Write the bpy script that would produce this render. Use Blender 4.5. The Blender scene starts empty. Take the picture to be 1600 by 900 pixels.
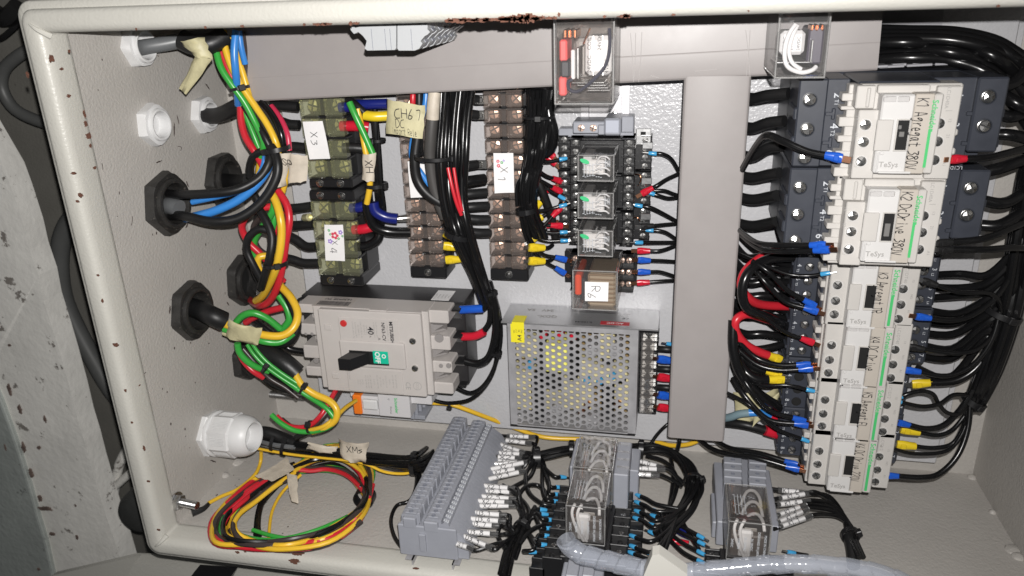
import bpy, math, random
from mathutils import Vector, Matrix
random.seed(7)
scn = bpy.context.scene
COL = scn.collection
S = 0.001                      # everything below is written in millimetres
# ------------------------------------------------------------ camera
D = 628.0                      # camera to mounting plate
FPX = 1215.0
R = ((0.97882392, 0.0429567, -0.20014607), (-0.03218487, -0.93327863, -0.35770816), (-0.20215801, 0.35657498, -0.91213289))
cam = bpy.data.cameras.new('camera'); cam.sensor_width = 36; cam.lens = FPX / 1600 * 36
cam.clip_start = 0.005; cam.clip_end = 30
cam.dof.use_dof = True; cam.dof.focus_distance = 0.56; cam.dof.aperture_fstop = 12
co = bpy.data.objects.new('camera', cam); COL.objects.link(co)
m = Matrix.Identity(4)
for i in range(3):
    m[i][0] = R[i][0]; m[i][1] = -R[i][1]; m[i][2] = -R[i][2]
m[2][3] = D * S
co.matrix_world = m
scn.camera = co
# ------------------------------------------------------------ light: the phone's flash beside the lens, weak room light
w = bpy.data.worlds.new('World'); scn.world = w; w.use_nodes = True
w.node_tree.nodes['Background'].inputs[0].default_value = (0.9, 0.95, 1.0, 1)
w.node_tree.nodes['Background'].inputs[1].default_value = 0.03
fl = bpy.data.lights.new('flash', 'SPOT'); fl.energy = 23.5; fl.color = (1.0, 0.975, 0.95); fl.shadow_soft_size = 0.0025
fl.spot_size = math.radians(142); fl.spot_blend = 1.0
fo = bpy.data.objects.new('flash', fl); COL.objects.link(fo)
mf = m @ Matrix.Rotation(math.radians(11), 4, 'Y'); mf.translation = Vector((9 * S, 24 * S, (D + 2) * S)); fo.matrix_world = mf
scn.view_settings.view_transform = 'Standard'; scn.view_settings.look = 'None'; scn.view_settings.exposure = 0.0
scn.cycles.max_bounces = 8; scn.cycles.transparent_max_bounces = 24
scn.cycles.use_denoising = True
scn.cycles.sample_clamp_indirect = 4

# ------------------------------------------------------------ pixel rays (1600x900 photograph) to millimetres
def ray(px, py):
    d = [R[i][0]*(px-800)+R[i][1]*(py-450)+R[i][2]*FPX for i in range(3)]
    return d[0]/-d[2], d[1]/-d[2]
def P(px, py, z=0):            # on a plane parallel to the mounting plate
    a, b = ray(px, py); return Vector(((D-z)*a, (D-z)*b, z))
def PY(px, py, y):             # on a plane parallel to the bottom wall
    a, b = ray(px, py); d = y/b; return Vector((a*d, y, D-d))
def PX(px, py, x):             # on a plane parallel to the left wall
    a, b = ray(px, py); d = x/a; return Vector((x, b*d, D-d))

# ------------------------------------------------------------ materials
MATS = {}
def mat(name, col, rough=0.5, metal=0.0, bump=None, vary=0.0, vscale=60, spec=0.5, coat=0.0, dirt=None):
    if name in MATS: return MATS[name]
    M = bpy.data.materials.new(name); M.use_nodes = True; nt = M.node_tree; b = nt.nodes['Principled BSDF']
    b.inputs['Base Color'].default_value = (*col, 1); b.inputs['Roughness'].default_value = rough
    b.inputs['Metallic'].default_value = metal; b.inputs['Specular IOR Level'].default_value = spec
    b.inputs['Coat Weight'].default_value = coat
    tc = nt.nodes.new('ShaderNodeTexCoord')
    last = None
    if vary:
        n = nt.nodes.new('ShaderNodeTexNoise'); n.inputs['Scale'].default_value = vscale; n.inputs['Detail'].default_value = 5
        n.inputs['Roughness'].default_value = 0.65
        nt.links.new(tc.outputs['Object'], n.inputs['Vector'])
        mp = nt.nodes.new('ShaderNodeMapRange'); mp.inputs[1].default_value = 0.3; mp.inputs[2].default_value = 0.7
        mp.inputs[3].default_value = 1-vary; mp.inputs[4].default_value = 1+vary*0.6
        nt.links.new(n.outputs['Fac'], mp.inputs[0])
        mx = nt.nodes.new('ShaderNodeMix'); mx.data_type = 'RGBA'; mx.blend_type = 'MULTIPLY'; mx.inputs[0].default_value = 1
        mx.inputs[6].default_value = (*col, 1); nt.links.new(mp.outputs[0], mx.inputs[7]); last = mx.outputs[2]
        rr = nt.nodes.new('ShaderNodeMapRange'); rr.inputs[3].default_value = rough*0.85; rr.inputs[4].default_value = min(1, rough*1.2)
        nt.links.new(n.outputs['Fac'], rr.inputs[0]); nt.links.new(rr.outputs[0], b.inputs['Roughness'])
    if dirt:
        dc, ds, dt, dm = dirt      # colour, scale, threshold, strength
        n = nt.nodes.new('ShaderNodeTexNoise'); n.inputs['Scale'].default_value = ds; n.inputs['Detail'].default_value = 8
        n.inputs['Roughness'].default_value = 0.7
        nt.links.new(tc.outputs['Object'], n.inputs['Vector'])
        r_ = nt.nodes.new('ShaderNodeMapRange'); r_.inputs[1].default_value = dt; r_.inputs[2].default_value = dt+0.035
        r_.inputs[4].default_value = dm
        nt.links.new(n.outputs['Fac'], r_.inputs[0])
        mx = nt.nodes.new('ShaderNodeMix'); mx.data_type = 'RGBA'
        nt.links.new(r_.outputs[0], mx.inputs[0])
        if last: nt.links.new(last, mx.inputs[6])
        else: mx.inputs[6].default_value = (*col, 1)
        mx.inputs[7].default_value = (*dc, 1); last = mx.outputs[2]
    if last: nt.links.new(last, b.inputs['Base Color'])
    if bump:
        sc_, st, dist = bump
        n = nt.nodes.new('ShaderNodeTexNoise'); n.inputs['Scale'].default_value = sc_; n.inputs['Detail'].default_value = 2.5
        nt.links.new(tc.outputs['Object'], n.inputs['Vector'])
        bp = nt.nodes.new('ShaderNodeBump'); bp.inputs['Strength'].default_value = st; bp.inputs['Distance'].default_value = dist
        nt.links.new(n.outputs['Fac'], bp.inputs['Height']); nt.links.new(bp.outputs[0], b.inputs['Normal'])
    MATS[name] = M; return M
def clear(name, tint, gloss=0.10, milk=0.0, milkcol=(0.8, 0.8, 0.8), rough=0.06):
    """thin see-through plastic: lets lamps through and reflects at grazing angles"""
    M = bpy.data.materials.new(name); M.use_nodes = True; nt = M.node_tree; nt.nodes.clear()
    o = nt.nodes.new('ShaderNodeOutputMaterial'); t = nt.nodes.new('ShaderNodeBsdfTransparent'); t.inputs[0].default_value = (*tint, 1)
    g = nt.nodes.new('ShaderNodeBsdfGlossy'); g.inputs['Roughness'].default_value = rough
    lw = nt.nodes.new('ShaderNodeLayerWeight'); lw.inputs[0].default_value = 0.35
    mp = nt.nodes.new('ShaderNodeMapRange'); mp.inputs[3].default_value = gloss*0.5; mp.inputs[4].default_value = min(1, gloss*6)
    nt.links.new(lw.outputs['Fresnel'], mp.inputs[0])
    mx = nt.nodes.new('ShaderNodeMixShader'); nt.links.new(mp.outputs[0], mx.inputs[0])
    src = t.outputs[0]
    tc = nt.nodes.new('ShaderNodeTexCoord'); n = nt.nodes.new('ShaderNodeTexNoise'); n.inputs['Scale'].default_value = 180
    nt.links.new(tc.outputs['Object'], n.inputs['Vector'])
    bp = nt.nodes.new('ShaderNodeBump'); bp.inputs['Strength'].default_value = 0.25; bp.inputs['Distance'].default_value = 0.0004
    nt.links.new(n.outputs['Fac'], bp.inputs['Height']); nt.links.new(bp.outputs[0], g.inputs['Normal'])
    if milk:
        d = nt.nodes.new('ShaderNodeBsdfDiffuse'); d.inputs[0].default_value = (*milkcol, 1)
        m2 = nt.nodes.new('ShaderNodeMixShader'); m2.inputs[0].default_value = milk
        nt.links.new(t.outputs[0], m2.inputs[1]); nt.links.new(d.outputs[0], m2.inputs[2]); src = m2.outputs[0]
    nt.links.new(src, mx.inputs[1]); nt.links.new(g.outputs[0], mx.inputs[2]); nt.links.new(mx.outputs[0], o.inputs[0])
    MATS[name] = M; return M
PAINT = mat('textured_cream_paint', (0.47, 0.46, 0.42), 0.34, bump=(520, 0.4, 0.0006), vary=0.04, vscale=9, dirt=((0.20, 0.16, 0.12), 90, 0.80, 0.5))
WALLP = mat('wall_cream_paint', (0.415, 0.395, 0.368), 0.5, bump=(420, 0.55, 0.0008), vary=0.06, vscale=12, dirt=((0.10, 0.085, 0.07), 130, 0.745, 0.8))
PLATE = mat('plate_paint', (0.45, 0.45, 0.465), 0.27, bump=(430, 0.5, 0.0009), vary=0.04, vscale=10, dirt=((0.15, 0.13, 0.11), 110, 0.76, 0.6))
DUCT = mat('duct_grey', (0.29, 0.268, 0.262), 0.42, vary=0.05, vscale=25)
DUCTD = mat('duct_finger_grey', (0.30, 0.30, 0.32), 0.45)
RUST = mat('rust', (0.13, 0.055, 0.035), 0.9, bump=(900, 0.8, 0.0008), vary=0.3, vscale=300)
STEEL = mat('zinc_steel', (0.62, 0.62, 0.62), 0.28, 1.0, vary=0.1, vscale=200)
NICKEL = mat('nickel', (0.66, 0.65, 0.63), 0.27, 1.0)
COPPER = mat('copper', (0.72, 0.36, 0.22), 0.25, 1.0)
BRASS = mat('brass', (0.72, 0.68, 0.40), 0.36, 0.7)
GALV = mat('galvanised', (0.46, 0.455, 0.47), 0.42, 0.5, vary=0.15, vscale=80)
BLACK = mat('black_plastic', (0.010, 0.010, 0.011), 0.36, bump=(500, 0.15, 0.0003))
NUTB = mat('black_nylon', (0.022, 0.021, 0.02), 0.42, vary=0.3, vscale=150, dirt=((0.16, 0.14, 0.12), 260, 0.62, 0.55), bump=(420, 0.4, 0.0005))
SLATE = mat('slate_plastic', (0.034, 0.038, 0.050), 0.42, vary=0.12, vscale=60)
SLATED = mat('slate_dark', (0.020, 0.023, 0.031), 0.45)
WHITEP = mat('contactor_white', (0.49, 0.47, 0.445), 0.4, vary=0.03, vscale=30)
WHITEQ = mat('contactor_cover', (0.57, 0.56, 0.55), 0.36, vary=0.03, vscale=30)
CREAM = mat('label_strip_cream', (0.45, 0.41, 0.36), 0.45, vary=0.04, vscale=30)
BEIGE = mat('breaker_beige', (0.47, 0.44, 0.42), 0.42, vary=0.04, vscale=40)
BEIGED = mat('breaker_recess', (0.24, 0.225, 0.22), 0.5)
NYLON = mat('white_nylon', (0.62, 0.62, 0.62), 0.4, vary=0.06, vscale=60)
TBG = mat('terminal_grey', (0.27, 0.28, 0.315), 0.42, vary=0.05, vscale=70)
TBD = mat('terminal_dark', (0.17, 0.18, 0.215), 0.5)
PAPER = mat('white_paper', (0.76, 0.75, 0.75), 0.6, vary=0.04, vscale=80)
TAPE = mat('yellowed_tape', (0.50, 0.46, 0.28), 0.5, vary=0.22, vscale=70, bump=(160, 0.5, 0.0008))
TAPEW = mat('cream_tape', (0.52, 0.46, 0.38), 0.55, vary=0.18, vscale=70, bump=(160, 0.5, 0.0008))
INK = mat('ink', (0.02, 0.02, 0.025), 0.6)
INKG = mat('print_grey', (0.30, 0.29, 0.28), 0.6)
INKW = mat('print_white', (0.50, 0.52, 0.55), 0.6)
GREENP = mat('print_green', (0.06, 0.45, 0.14), 0.5)
mat('screw_recess_shade', (0.05, 0.05, 0.05), 0.5, 0.5)  # dark groove floor: shade of the cross recess put into the colour
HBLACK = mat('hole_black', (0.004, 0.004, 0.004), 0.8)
WB = mat('wire_black', (0.0065, 0.0065, 0.007), 0.24, bump=(300, 0.12, 0.0003), spec=0.4)
WBM = mat('wire_black_matte', (0.010, 0.010, 0.0105), 0.42, spec=0.35, vary=0.2, vscale=90)
WR = mat('wire_red', (0.50, 0.018, 0.030), 0.32, vary=0.06, vscale=60)
WG = mat('wire_green', (0.035, 0.31, 0.045), 0.32, vary=0.06, vscale=60)
WY = mat('wire_yellow', (0.70, 0.43, 0.030), 0.32, vary=0.06, vscale=60)
WU = mat('wire_blue', (0.035, 0.20, 0.55), 0.32, vary=0.06, vscale=60)
WGR = mat('wire_grey', (0.12, 0.125, 0.13), 0.4, vary=0.1, vscale=60)
WBR = mat('wire_dark_brown', (0.040, 0.030, 0.028), 0.35)
FC = mat('ferrule_cyan', (0.05, 0.30, 0.56), 0.25)
FB = mat('terminal_blue', (0.012, 0.085, 0.46), 0.28)
FR = mat('terminal_red', (0.50, 0.012, 0.030), 0.28)
FY = mat('terminal_yellow', (0.68, 0.50, 0.020), 0.3)
FN = mat('sleeve_navy', (0.008, 0.014, 0.14), 0.3)
SHR = mat('heat_shrink', (0.011, 0.011, 0.0115), 0.42, spec=0.4, bump=(120, 0.35, 0.001))
CLEAR = clear('clear_polycarbonate', (0.965, 0.96, 0.96), 0.10, 0.05)
CLEARD = clear('smoked_polycarbonate', (0.93, 0.92, 0.91), 0.11, 0.07, (0.6, 0.56, 0.54))
AMBER = clear('amber_cover', (0.975, 0.94, 0.915), 0.09, 0.09, (0.72, 0.60, 0.54))
OLIVE = clear('olive_cover', (0.95, 0.955, 0.86), 0.09, 0.10, (0.60, 0.61, 0.42))
SLEEVE = clear('clear_sleeve', (0.93, 0.93, 0.93), 0.08, 0.06)
SPIRAL = clear('spiral_polythene', (0.95, 0.965, 0.99), 0.07, 0.19, (0.74, 0.78, 0.88), 0.09)

EDGE = clear('polycarbonate_highlight', (0.95, 0.95, 0.95), 0.14, 0.24, (0.70, 0.69, 0.68))  # milky tone that paints bright highlights on clear case edges
# ------------------------------------------------------------ mesh builder (mm)
def rot(ax, deg, at=(0, 0, 0)):
    at = Vector(at); return Matrix.Translation(at) @ Matrix.Rotation(math.radians(deg), 4, ax) @ Matrix.Translation(-at)
class MB:
    def __init__(s, M=None): s.v = []; s.f = []; s.mi = []; s.M = M; s.cm = 0
    def V(s, p):
        p = Vector(p)
        if s.M: p = s.M @ p
        s.v.append(p); return len(s.v)-1
    def F(s, *ix): s.f.append(ix); s.mi.append(s.cm); return s
    def box(s, x0, y0, z0, x1, y1, z1, c=0.0):
        x0, x1 = min(x0, x1), max(x0, x1); y0, y1 = min(y0, y1), max(y0, y1); z0, z1 = min(z0, z1), max(z0, z1)
        c = min(c, (x1-x0)*.45, (y1-y0)*.45, (z1-z0)*.45)
        if c <= 0:
            i = [s.V(p) for p in ((x0,y0,z0),(x1,y0,z0),(x1,y1,z0),(x0,y1,z0),(x0,y0,z1),(x1,y0,z1),(x1,y1,z1),(x0,y1,z1))]
            for q in ((0,3,2,1),(4,5,6,7),(0,1,5,4),(1,2,6,5),(2,3,7,6),(3,0,4,7)): s.F(*[i[k] for k in q])
            return s
        lo, hi = (x0, y0, z0), (x1, y1, z1); idx = {}
        for cx in (0, 1):
            for cy in (0, 1):
                for cz in (0, 1):
                    k = (cx, cy, cz); ed = [hi[a] if k[a] else lo[a] for a in range(3)]
                    for a in range(3):   # vertex lying on the face normal to axis a
                        p = [ed[b] + (0 if b == a else (-c if k[b] else c)) for b in range(3)]
                        idx[k + (a,)] = s.V(p)
        for a in range(3):
            b1, b2 = (a+1) % 3, (a+2) % 3
            for sd in (0, 1):
                q = []
                for u, v in ((0,0),(1,0),(1,1),(0,1)):
                    k = [0,0,0]; k[a] = sd; k[b1] = u; k[b2] = v; q.append(idx[tuple(k)+(a,)])
                s.F(*(q if sd else q[::-1]))
        for a in range(3):               # edges along axis a
            b1, b2 = (a+1) % 3, (a+2) % 3
            for u in (0, 1):
                for v in (0, 1):
                    k0 = [0,0,0]; k0[b1] = u; k0[b2] = v; k1 = k0[:]; k1[a] = 1; k0 = tuple(k0); k1 = tuple(k1)
                    q = [idx[k0+(b1,)], idx[k1+(b1,)], idx[k1+(b2,)], idx[k0+(b2,)]]
                    s.F(*(q if (u == v) else q[::-1]))
        for k in [(a,b,d) for a in (0,1) for b in (0,1) for d in (0,1)]:
            q = [idx[k+(0,)], idx[k+(1,)], idx[k+(2,)]]
            s.F(*(q if (k[0]+k[1]+k[2]) % 2 == 1 else q[::-1]))
        return s
    def ring(s, c, u, v, r, n, ph=0.0):
        return [s.V(c + u*(r*math.cos(ph+2*math.pi*k/n)) + v*(r*math.sin(ph+2*math.pi*k/n))) for k in range(n)]
    def lathe(s, c, ax, prof, n=20, ph=0.0, cap0=True, cap1=True):
        """prof: list of (radius, height along ax)"""
        c = Vector(c); ax = Vector(ax).normalized(); t = Vector((0,0,1)) if abs(ax.z) < .9 else Vector((1,0,0))
        u = ax.cross(t).normalized(); v = ax.cross(u)
        rs = [s.ring(c+ax*h, u, v, r, n, ph) for r, h in prof]
        for A, B in zip(rs, rs[1:]):
            for k in range(n): s.F(A[k], A[(k+1) % n], B[(k+1) % n], B[k])
        if cap0: s.F(*rs[0][::-1])
        if cap1: s.F(*rs[-1])
        return s
    def cyl(s, c, ax, r, h, n=16, ch=0.0):
        if ch: return s.lathe(c, ax, [(r, 0), (r, h-ch), (r-ch, h)], n)
        return s.lathe(c, ax, [(r, 0), (r, h)], n)
    def tube(s, pts, r, n=8, sub=4, smooth=True, caps=True, twist=0.0, off=None):
        pts = [Vector(p) for p in pts]
        q = spline(pts, sub) if smooth and len(pts) > 2 else pts
        N = len(q); up = None; rings = []
        for i, p in enumerate(q):
            t = (q[min(i+1, N-1)] - q[max(i-1, 0)])
            if t.length < 1e-9: t = Vector((1, 0, 0))
            t.normalize()
            if up is None:
                up = t.cross(Vector((0.13, 0.37, 0.92))).normalized()
            up = (up - t*up.dot(t)).normalized(); sd = t.cross(up)
            rr = r(i/(N-1)) if callable(r) else r
            rings.append(s.ring(p, up, sd, rr, n))
        for A, B in zip(rings, rings[1:]):
            for k in range(n): s.F(A[k], A[(k+1) % n], B[(k+1) % n], B[k])
        if caps: s.F(*rings[0][::-1]); s.F(*rings[-1])
        return s
    def prism(s, pts, ext):      # polygon (3d points) extruded by the vector ext
        e = Vector(ext); a = [s.V(p) for p in pts]; b = [s.V(Vector(p)+e) for p in pts]; n = len(a)
        s.F(*a[::-1]); s.F(*b)
        for k in range(n): s.F(a[k], a[(k+1) % n], b[(k+1) % n], b[k])
        return s
    def sheet(s, grid, th):      # grid of points [rows][cols] -> thin sheet with thickness th along +z-ish normal
        g = [[Vector(p) for p in row] for row in grid]; nr, nc = len(g), len(g[0])
        nrm = (g[0][-1]-g[0][0]).cross(g[-1][0]-g[0][0]).normalized()*th
        a = [[s.V(p) for p in row] for row in g]; b = [[s.V(p+nrm) for p in row] for row in g]
        for i in range(nr-1):
            for j in range(nc-1):
                s.F(a[i][j], a[i+1][j], a[i+1][j+1], a[i][j+1]); s.F(b[i][j], b[i][j+1], b[i+1][j+1], b[i+1][j])
        for i in range(nr-1):
            s.F(a[i][0], b[i][0], b[i+1][0], a[i+1][0]); s.F(a[i][-1], a[i+1][-1], b[i+1][-1], b[i][-1])
        for j in range(nc-1):
            s.F(a[0][j], a[0][j+1], b[0][j+1], b[0][j]); s.F(a[-1][j], b[-1][j], b[-1][j+1], a[-1][j+1])
        return s
    def screw(s, c, ax=(0, 0, 1), r=2.6, h=1.6, slot=True, ang=None):
        """pan head with a cross recess modelled as raised quadrants"""
        c = Vector(c); ax = Vector(ax).normalized(); t = Vector((0,0,1)) if abs(ax.z) < .9 else Vector((1,0,0))
        u = ax.cross(t).normalized(); v = ax.cross(u)
        ang = random.uniform(0, 1.5) if ang is None else ang
        u, v = u*math.cos(ang)+v*math.sin(ang), v*math.cos(ang)-u*math.sin(ang)
        s.lathe(c, ax, [(r*1.05, 0), (r*1.05, h*.3), (r*.98, h*.45)], 12, cap1=False); s.cm = 1; s.lathe(c+ax*h*.43, ax, [(r*.98, 0)], 12, cap0=False); s.cm = 0
        g = r*.17
        for a_, b_ in ((1,1),(1,-1),(-1,-1),(-1,1)):
            pts = [(g*a_, g*b_)]
            angs = [math.asin(g/r), math.pi/4, math.pi/2-math.asin(g/r)]
            for q in angs: pts.append((r*math.cos(q)*a_, r*math.sin(q)*b_))
            if a_*b_ < 0: pts = [pts[0]] + pts[1:][::-1]
            lo = [s.V(c+ax*(h*.45)+u*x+v*y) for x, y in pts]
            hi = [s.V(c+ax*(h*(1.0 if k == 0 else .75))+u*x*(.95)+v*y*.95) for k, (x, y) in enumerate(pts)]
            s.F(*hi)
            for k in range(len(pts)): s.F(lo[k], lo[(k+1) % 4], hi[(k+1) % 4], hi[k])
        return s
def spline(p, sub):
    out = []; n = len(p)
    for i in range(n-1):
        p0, p1, p2, p3 = p[max(i-1, 0)], p[i], p[i+1], p[min(i+2, n-1)]
        for k in range(sub):
            t = k/sub; t2 = t*t; t3 = t2*t
            out.append(0.5*((2*p1) + (p2-p0)*t + (2*p0-5*p1+4*p2-p3)*t2 + (3*p1-p0-3*p2+p3)*t3))
    out.append(p[-1]); return out

ORG = {}
ORD = ('first', 'second', 'third', 'fourth', 'fifth', 'sixth', 'seventh', 'eighth', 'ninth', 'tenth', 'eleventh', 'twelfth', 'thirteenth', 'fourteenth', 'fifteenth', 'sixteenth', 'seventeenth', 'eighteenth', 'nineteenth', 'twentieth', 'twenty-first', 'twenty-second', 'twenty-third')
def thing(name, label, cat, at=(0, 0, 0), group=None):
    o = bpy.data.objects.new(name, None); COL.objects.link(o); o.empty_display_size = 0.01
    o.location = Vector(at)*S; ORG[o] = Vector(at); o['label'] = label; o['category'] = cat
    if group: o['group'] = group
    return o
def obj(name, mb, mt, parent=None, label=None, smooth=38):
    me = bpy.data.meshes.new(name)
    org = ORG[parent] if parent else None
    if org is None:
        xs = mb.v; lo = Vector((min(p.x for p in xs), min(p.y for p in xs), min(p.z for p in xs)))
        hi = Vector((max(p.x for p in xs), max(p.y for p in xs), max(p.z for p in xs))); org = (lo+hi)/2; org.z = lo.z
    me.from_pydata([(p-org)*S for p in mb.v], [], mb.f)
    mts = list(mt) if isinstance(mt, (list, tuple)) else [mt]
    if any(mb.mi) and len(mts) == 1: mts.append(MATS['screw_recess_shade'])
    for mm in mts: me.materials.append(mm)
    if any(mb.mi): me.polygons.foreach_set('material_index', mb.mi)
    if smooth:
        me.polygons.foreach_set('use_smooth', [True]*len(me.polygons)); me.set_sharp_from_angle(angle=math.radians(smooth))
    me.update()
    o = bpy.data.objects.new(name, me); COL.objects.link(o); ORG[o] = org.copy()
    if parent: o.parent = parent
    else: o.location = org*S
    if label: o['label'] = label
    return o
def pieces(name, mb, mt, parent=None, label=None, cat=None, group=None, smooth=38):
    n = len(mb.v); par = list(range(n))
    def fd(a):
        while par[a] != a: par[a] = par[par[a]]; a = par[a]
        return a
    for f in mb.f:
        for q in f[1:]: par[fd(q)] = fd(f[0])
    isl = {}
    for f in mb.f: isl.setdefault(fd(f[0]), []).append(f)
    out = []
    for fs in isl.values():
        m2 = MB(); mp_ = {}
        for f in fs:
            for q in f:
                if q not in mp_: mp_[q] = len(m2.v); m2.v.append(mb.v[q])
            m2.F(*[mp_[q] for q in f])
        o = obj(name, m2, mt, parent, smooth=smooth)
        if label: tag(o, label, cat, group)
        out.append(o)
    return out
def tag(o, label, cat, group=None, kind=None):
    if label: o['label'] = label
    if cat: o['category'] = cat
    if group: o['group'] = group
    if kind: o['kind'] = kind
    return o
def kids(o): return [c for c in COL.objects if c.parent == o]
def dup(root, shift, label=None):
    r = root.copy(); COL.objects.link(r); r.location = root.location + Vector(shift)*S; ORG[r] = ORG[root]+Vector(shift)
    if label: r['label'] = label
    for c in kids(root):
        d = c.copy(); COL.objects.link(d); d.parent = r; ORG[d] = ORG[c]+Vector(shift)
        for g in kids(c):
            e = g.copy(); COL.objects.link(e); e.parent = d; ORG[e] = ORG[g]+Vector(shift)
    return r

# ------------------------------------------------------------ printed text and handwriting
XP, YP, ZP = Vector((1, 0, 0)), Vector((0, 1, 0)), Vector((0, 0, 1))
def basis(at, right, up):
    right = Vector(right).normalized(); up = Vector(up).normalized(); n = right.cross(up)
    M = Matrix.Identity(4)
    for i in range(3): M[i][0] = right[i]; M[i][1] = up[i]; M[i][2] = n[i]; M[i][3] = Vector(at)[i]
    return M
TXT = {}
def text(s, size, at, right, up, mt, parent, name='lettering', bold=0.0, width=None, center=True):
    if (s, bold) not in TXT:
        c = bpy.data.curves.new('t', 'FONT'); c.body = s; c.size = 1; c.align_x = 'CENTER' if center else 'LEFT'; c.align_y = 'CENTER'
        c.offset = bold; c.resolution_u = 2
        o = bpy.data.objects.new('t', c); COL.objects.link(o)
        dg = bpy.context.evaluated_depsgraph_get(); me = o.evaluated_get(dg).to_mesh()
        TXT[(s, bold)] = ([v.co.copy() for v in me.vertices], [tuple(p.vertices) for p in me.polygons])
        bpy.data.objects.remove(o); bpy.data.curves.remove(c)
    vs, fs = TXT[(s, bold)]
    w_ = max(v.x for v in vs)-min(v.x for v in vs) if vs else 1
    sx = size if width is None else width/w_
    mb = MB(basis(at, right, up))
    for v in vs: mb.V((v.x*sx, v.y*size, 0))
    for f in fs: mb.F(*f)
    return obj(name, mb, mt, parent, smooth=0)
GL = {  # hand lettering on a 4 x 6 grid, strokes split by spaces
 'K': '06-00 46-02 13-40', '1': '05-26-20', '2': '05-16-36-44-00-40', '3': '06-46-24-43-31-00', '4': '26-02-42 36-30', '5': '46-06-04-34-41-20-00',
 '6': '36-13-00-20-31-32-12', '8': '24-05-26-45-24-02-00-20-41-24', '0': '16-03-10-30-43-36-16', '7': '06-46-20', '9': '44-15-36-44-40', 'V': '06-20-46', 'A': '00-16-26-40 02-42',
 'g': '34-14-02-12-34-31-2z-0z', 'r': '04-00 02-24-34', 'e': '02-32-24-14-02-10-30', 'a': '34-14-02-10-34-30-40', 't': '26-20-40 04-44', 'D': '06-00-20-42-44-26-06',
 'c': '34-14-02-10-30', 'C': '46-15-02-10-40', 'i': '24-20 26-25', 'v': '04-20-44', 'T': '06-46 26-20', 'R': '00-06-36-44-33-03 13-40', 'E': '46-06-00-40 03-33',
 'L': '06-00-40', 'X': '06-40 46-00', 'H': '06-00 46-40 03-43', 'M': '00-06-22-46-40', 'm': '04-00 02-14-20 22-34-40', 'p': '04-0z 03-24-33-20-01', 'o': '14-02-10-30-43-34-14',
 'n': '04-00 03-24-30', 'l': '16-10-20', '.': '10-11', '-': '03-43', 'J': '16-46-41-20-01', 'N': '00-06-40-46', 's': '34-03-32-00', 'u': '04-01-20-34-30', 'U': '06-01-20-41-46', 'I': '20-26', 'P': '00-06-36-44-33-03', 'h': '06-00 03-24-30', 'S': '45-26-05-23-42-20-01'}
def hand(s, size, at, right, up, mt, parent, name='handwriting', wt=0.09, jit=0.25, sp=5.6, seed=1, length=None):
    rnd = random.Random(seed); mb = MB(basis(at, right, up)); k = size/6.0; x = 0.0
    total = sp*len(s)*k; x = -total/2; xs = 1 if length is None else length/total; mb.M = mb.M @ Matrix.Diagonal((xs, 1, 1, 1))
    for ch in s:
        dy = rnd.uniform(-jit, jit)
        for st in (GL[ch].split() if ch != ' ' else []):
            pts = []
            for q in st.split('-'):
                yy = -2 if q[1] == 'z' else int(q[1])
                pts.append(Vector((x+(int(q[0])+rnd.uniform(-jit, jit)*.6)*k, (yy-3+dy+rnd.uniform(-jit, jit)*.6)*k, 0)))
            if len(pts) > 2: pts = spline(pts, 3)
            hw = size*wt/2
            for a, b in zip(pts, pts[1:]):
                d = (b-a)
                if d.length < 1e-6: continue
                d.normalize(); nn = Vector((-d.y, d.x, 0))*hw; a2 = a-d*hw*.6; b2 = b+d*hw*.6
                i = [mb.V(a2-nn), mb.V(b2-nn), mb.V(b2+nn), mb.V(a2+nn)]; mb.F(*i)
        x += sp*k*(rnd.uniform(.9, 1.08) if ch != ' ' else .8)
    return obj(name, mb, mt, parent, smooth=0)
DOWN, RIGHT = Vector((0, -1, 0)), Vector((1, 0, 0))
# ============================================================ the cabinet
XL, XR, YB, YT, ZB = -398.0, 267.0, -411.0, -6.0, -20.0
cab = thing('electrical_cabinet', 'cream painted steel cabinet with open front and rust chipped rim holding all the wiring', 'cabinet', (-60, -412, -24))
mb = MB(); mb.box(XL-2, YB-2, ZB-2, XR+2, YT+2, ZB); obj('back_wall', mb, WALLP, cab)
mb = MB(); mb.box(XL-2, YB-2, ZB, XL, YT+2, 170); obj('side_wall', mb, WALLP, cab)
mb = MB(); mb.box(XR, YB-2, ZB, XR+2, YT+2, 170); obj('side_wall', mb, WALLP, cab)
mb = MB(); mb.box(XL, YB-2, ZB, XR, YB, 170); obj('bottom_wall', mb, WALLP, cab)
mb = MB(); mb.box(XL, YT, ZB, XR, YT+2, 170); obj('top_wall', mb, WALLP, cab)
# front rim: profile of (outward offset, z) swept round the opening
IX0, IX1, IY0, IY1 = -396.0, 250.0, -408.5, -16.0
prof = [(2.6, 158), (0.3, 160), (0, 163), (0, 176), (0.7, 179.5), (2.4, 182), (5, 183), (11, 183), (13.2, 182.4), (14.4, 180.5), (14.6, 178.0), (18.6, 178.0), (19.6, 177), (20, 174), (20, -27), (17, -27)]
mb = MB(); loops = []
for o_, z_ in prof:
    lp = []
    r_ = 2.5 + o_*0.42
    for cx, cy, a0 in ((IX1+o_-r_, IY1+o_-r_, 0), (IX0-o_+r_, IY1+o_-r_, 90), (IX0-o_+r_, IY0-o_+r_, 180), (IX1+o_-r_, IY0-o_+r_, 270)):
        for k in range(7):
            a = math.radians(a0+15*k); lp.append(mb.V((cx+r_*math.cos(a), cy+r_*math.sin(a), z_)))
    loops.append(lp)
for A, B in zip(loops, loops[1:]):
    n = len(A)
    for k in range(n): mb.F(A[k], A[(k+1) % n], B[(k+1) % n], B[k])
obj('front_rim', mb, PAINT, cab, smooth=50)
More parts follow.
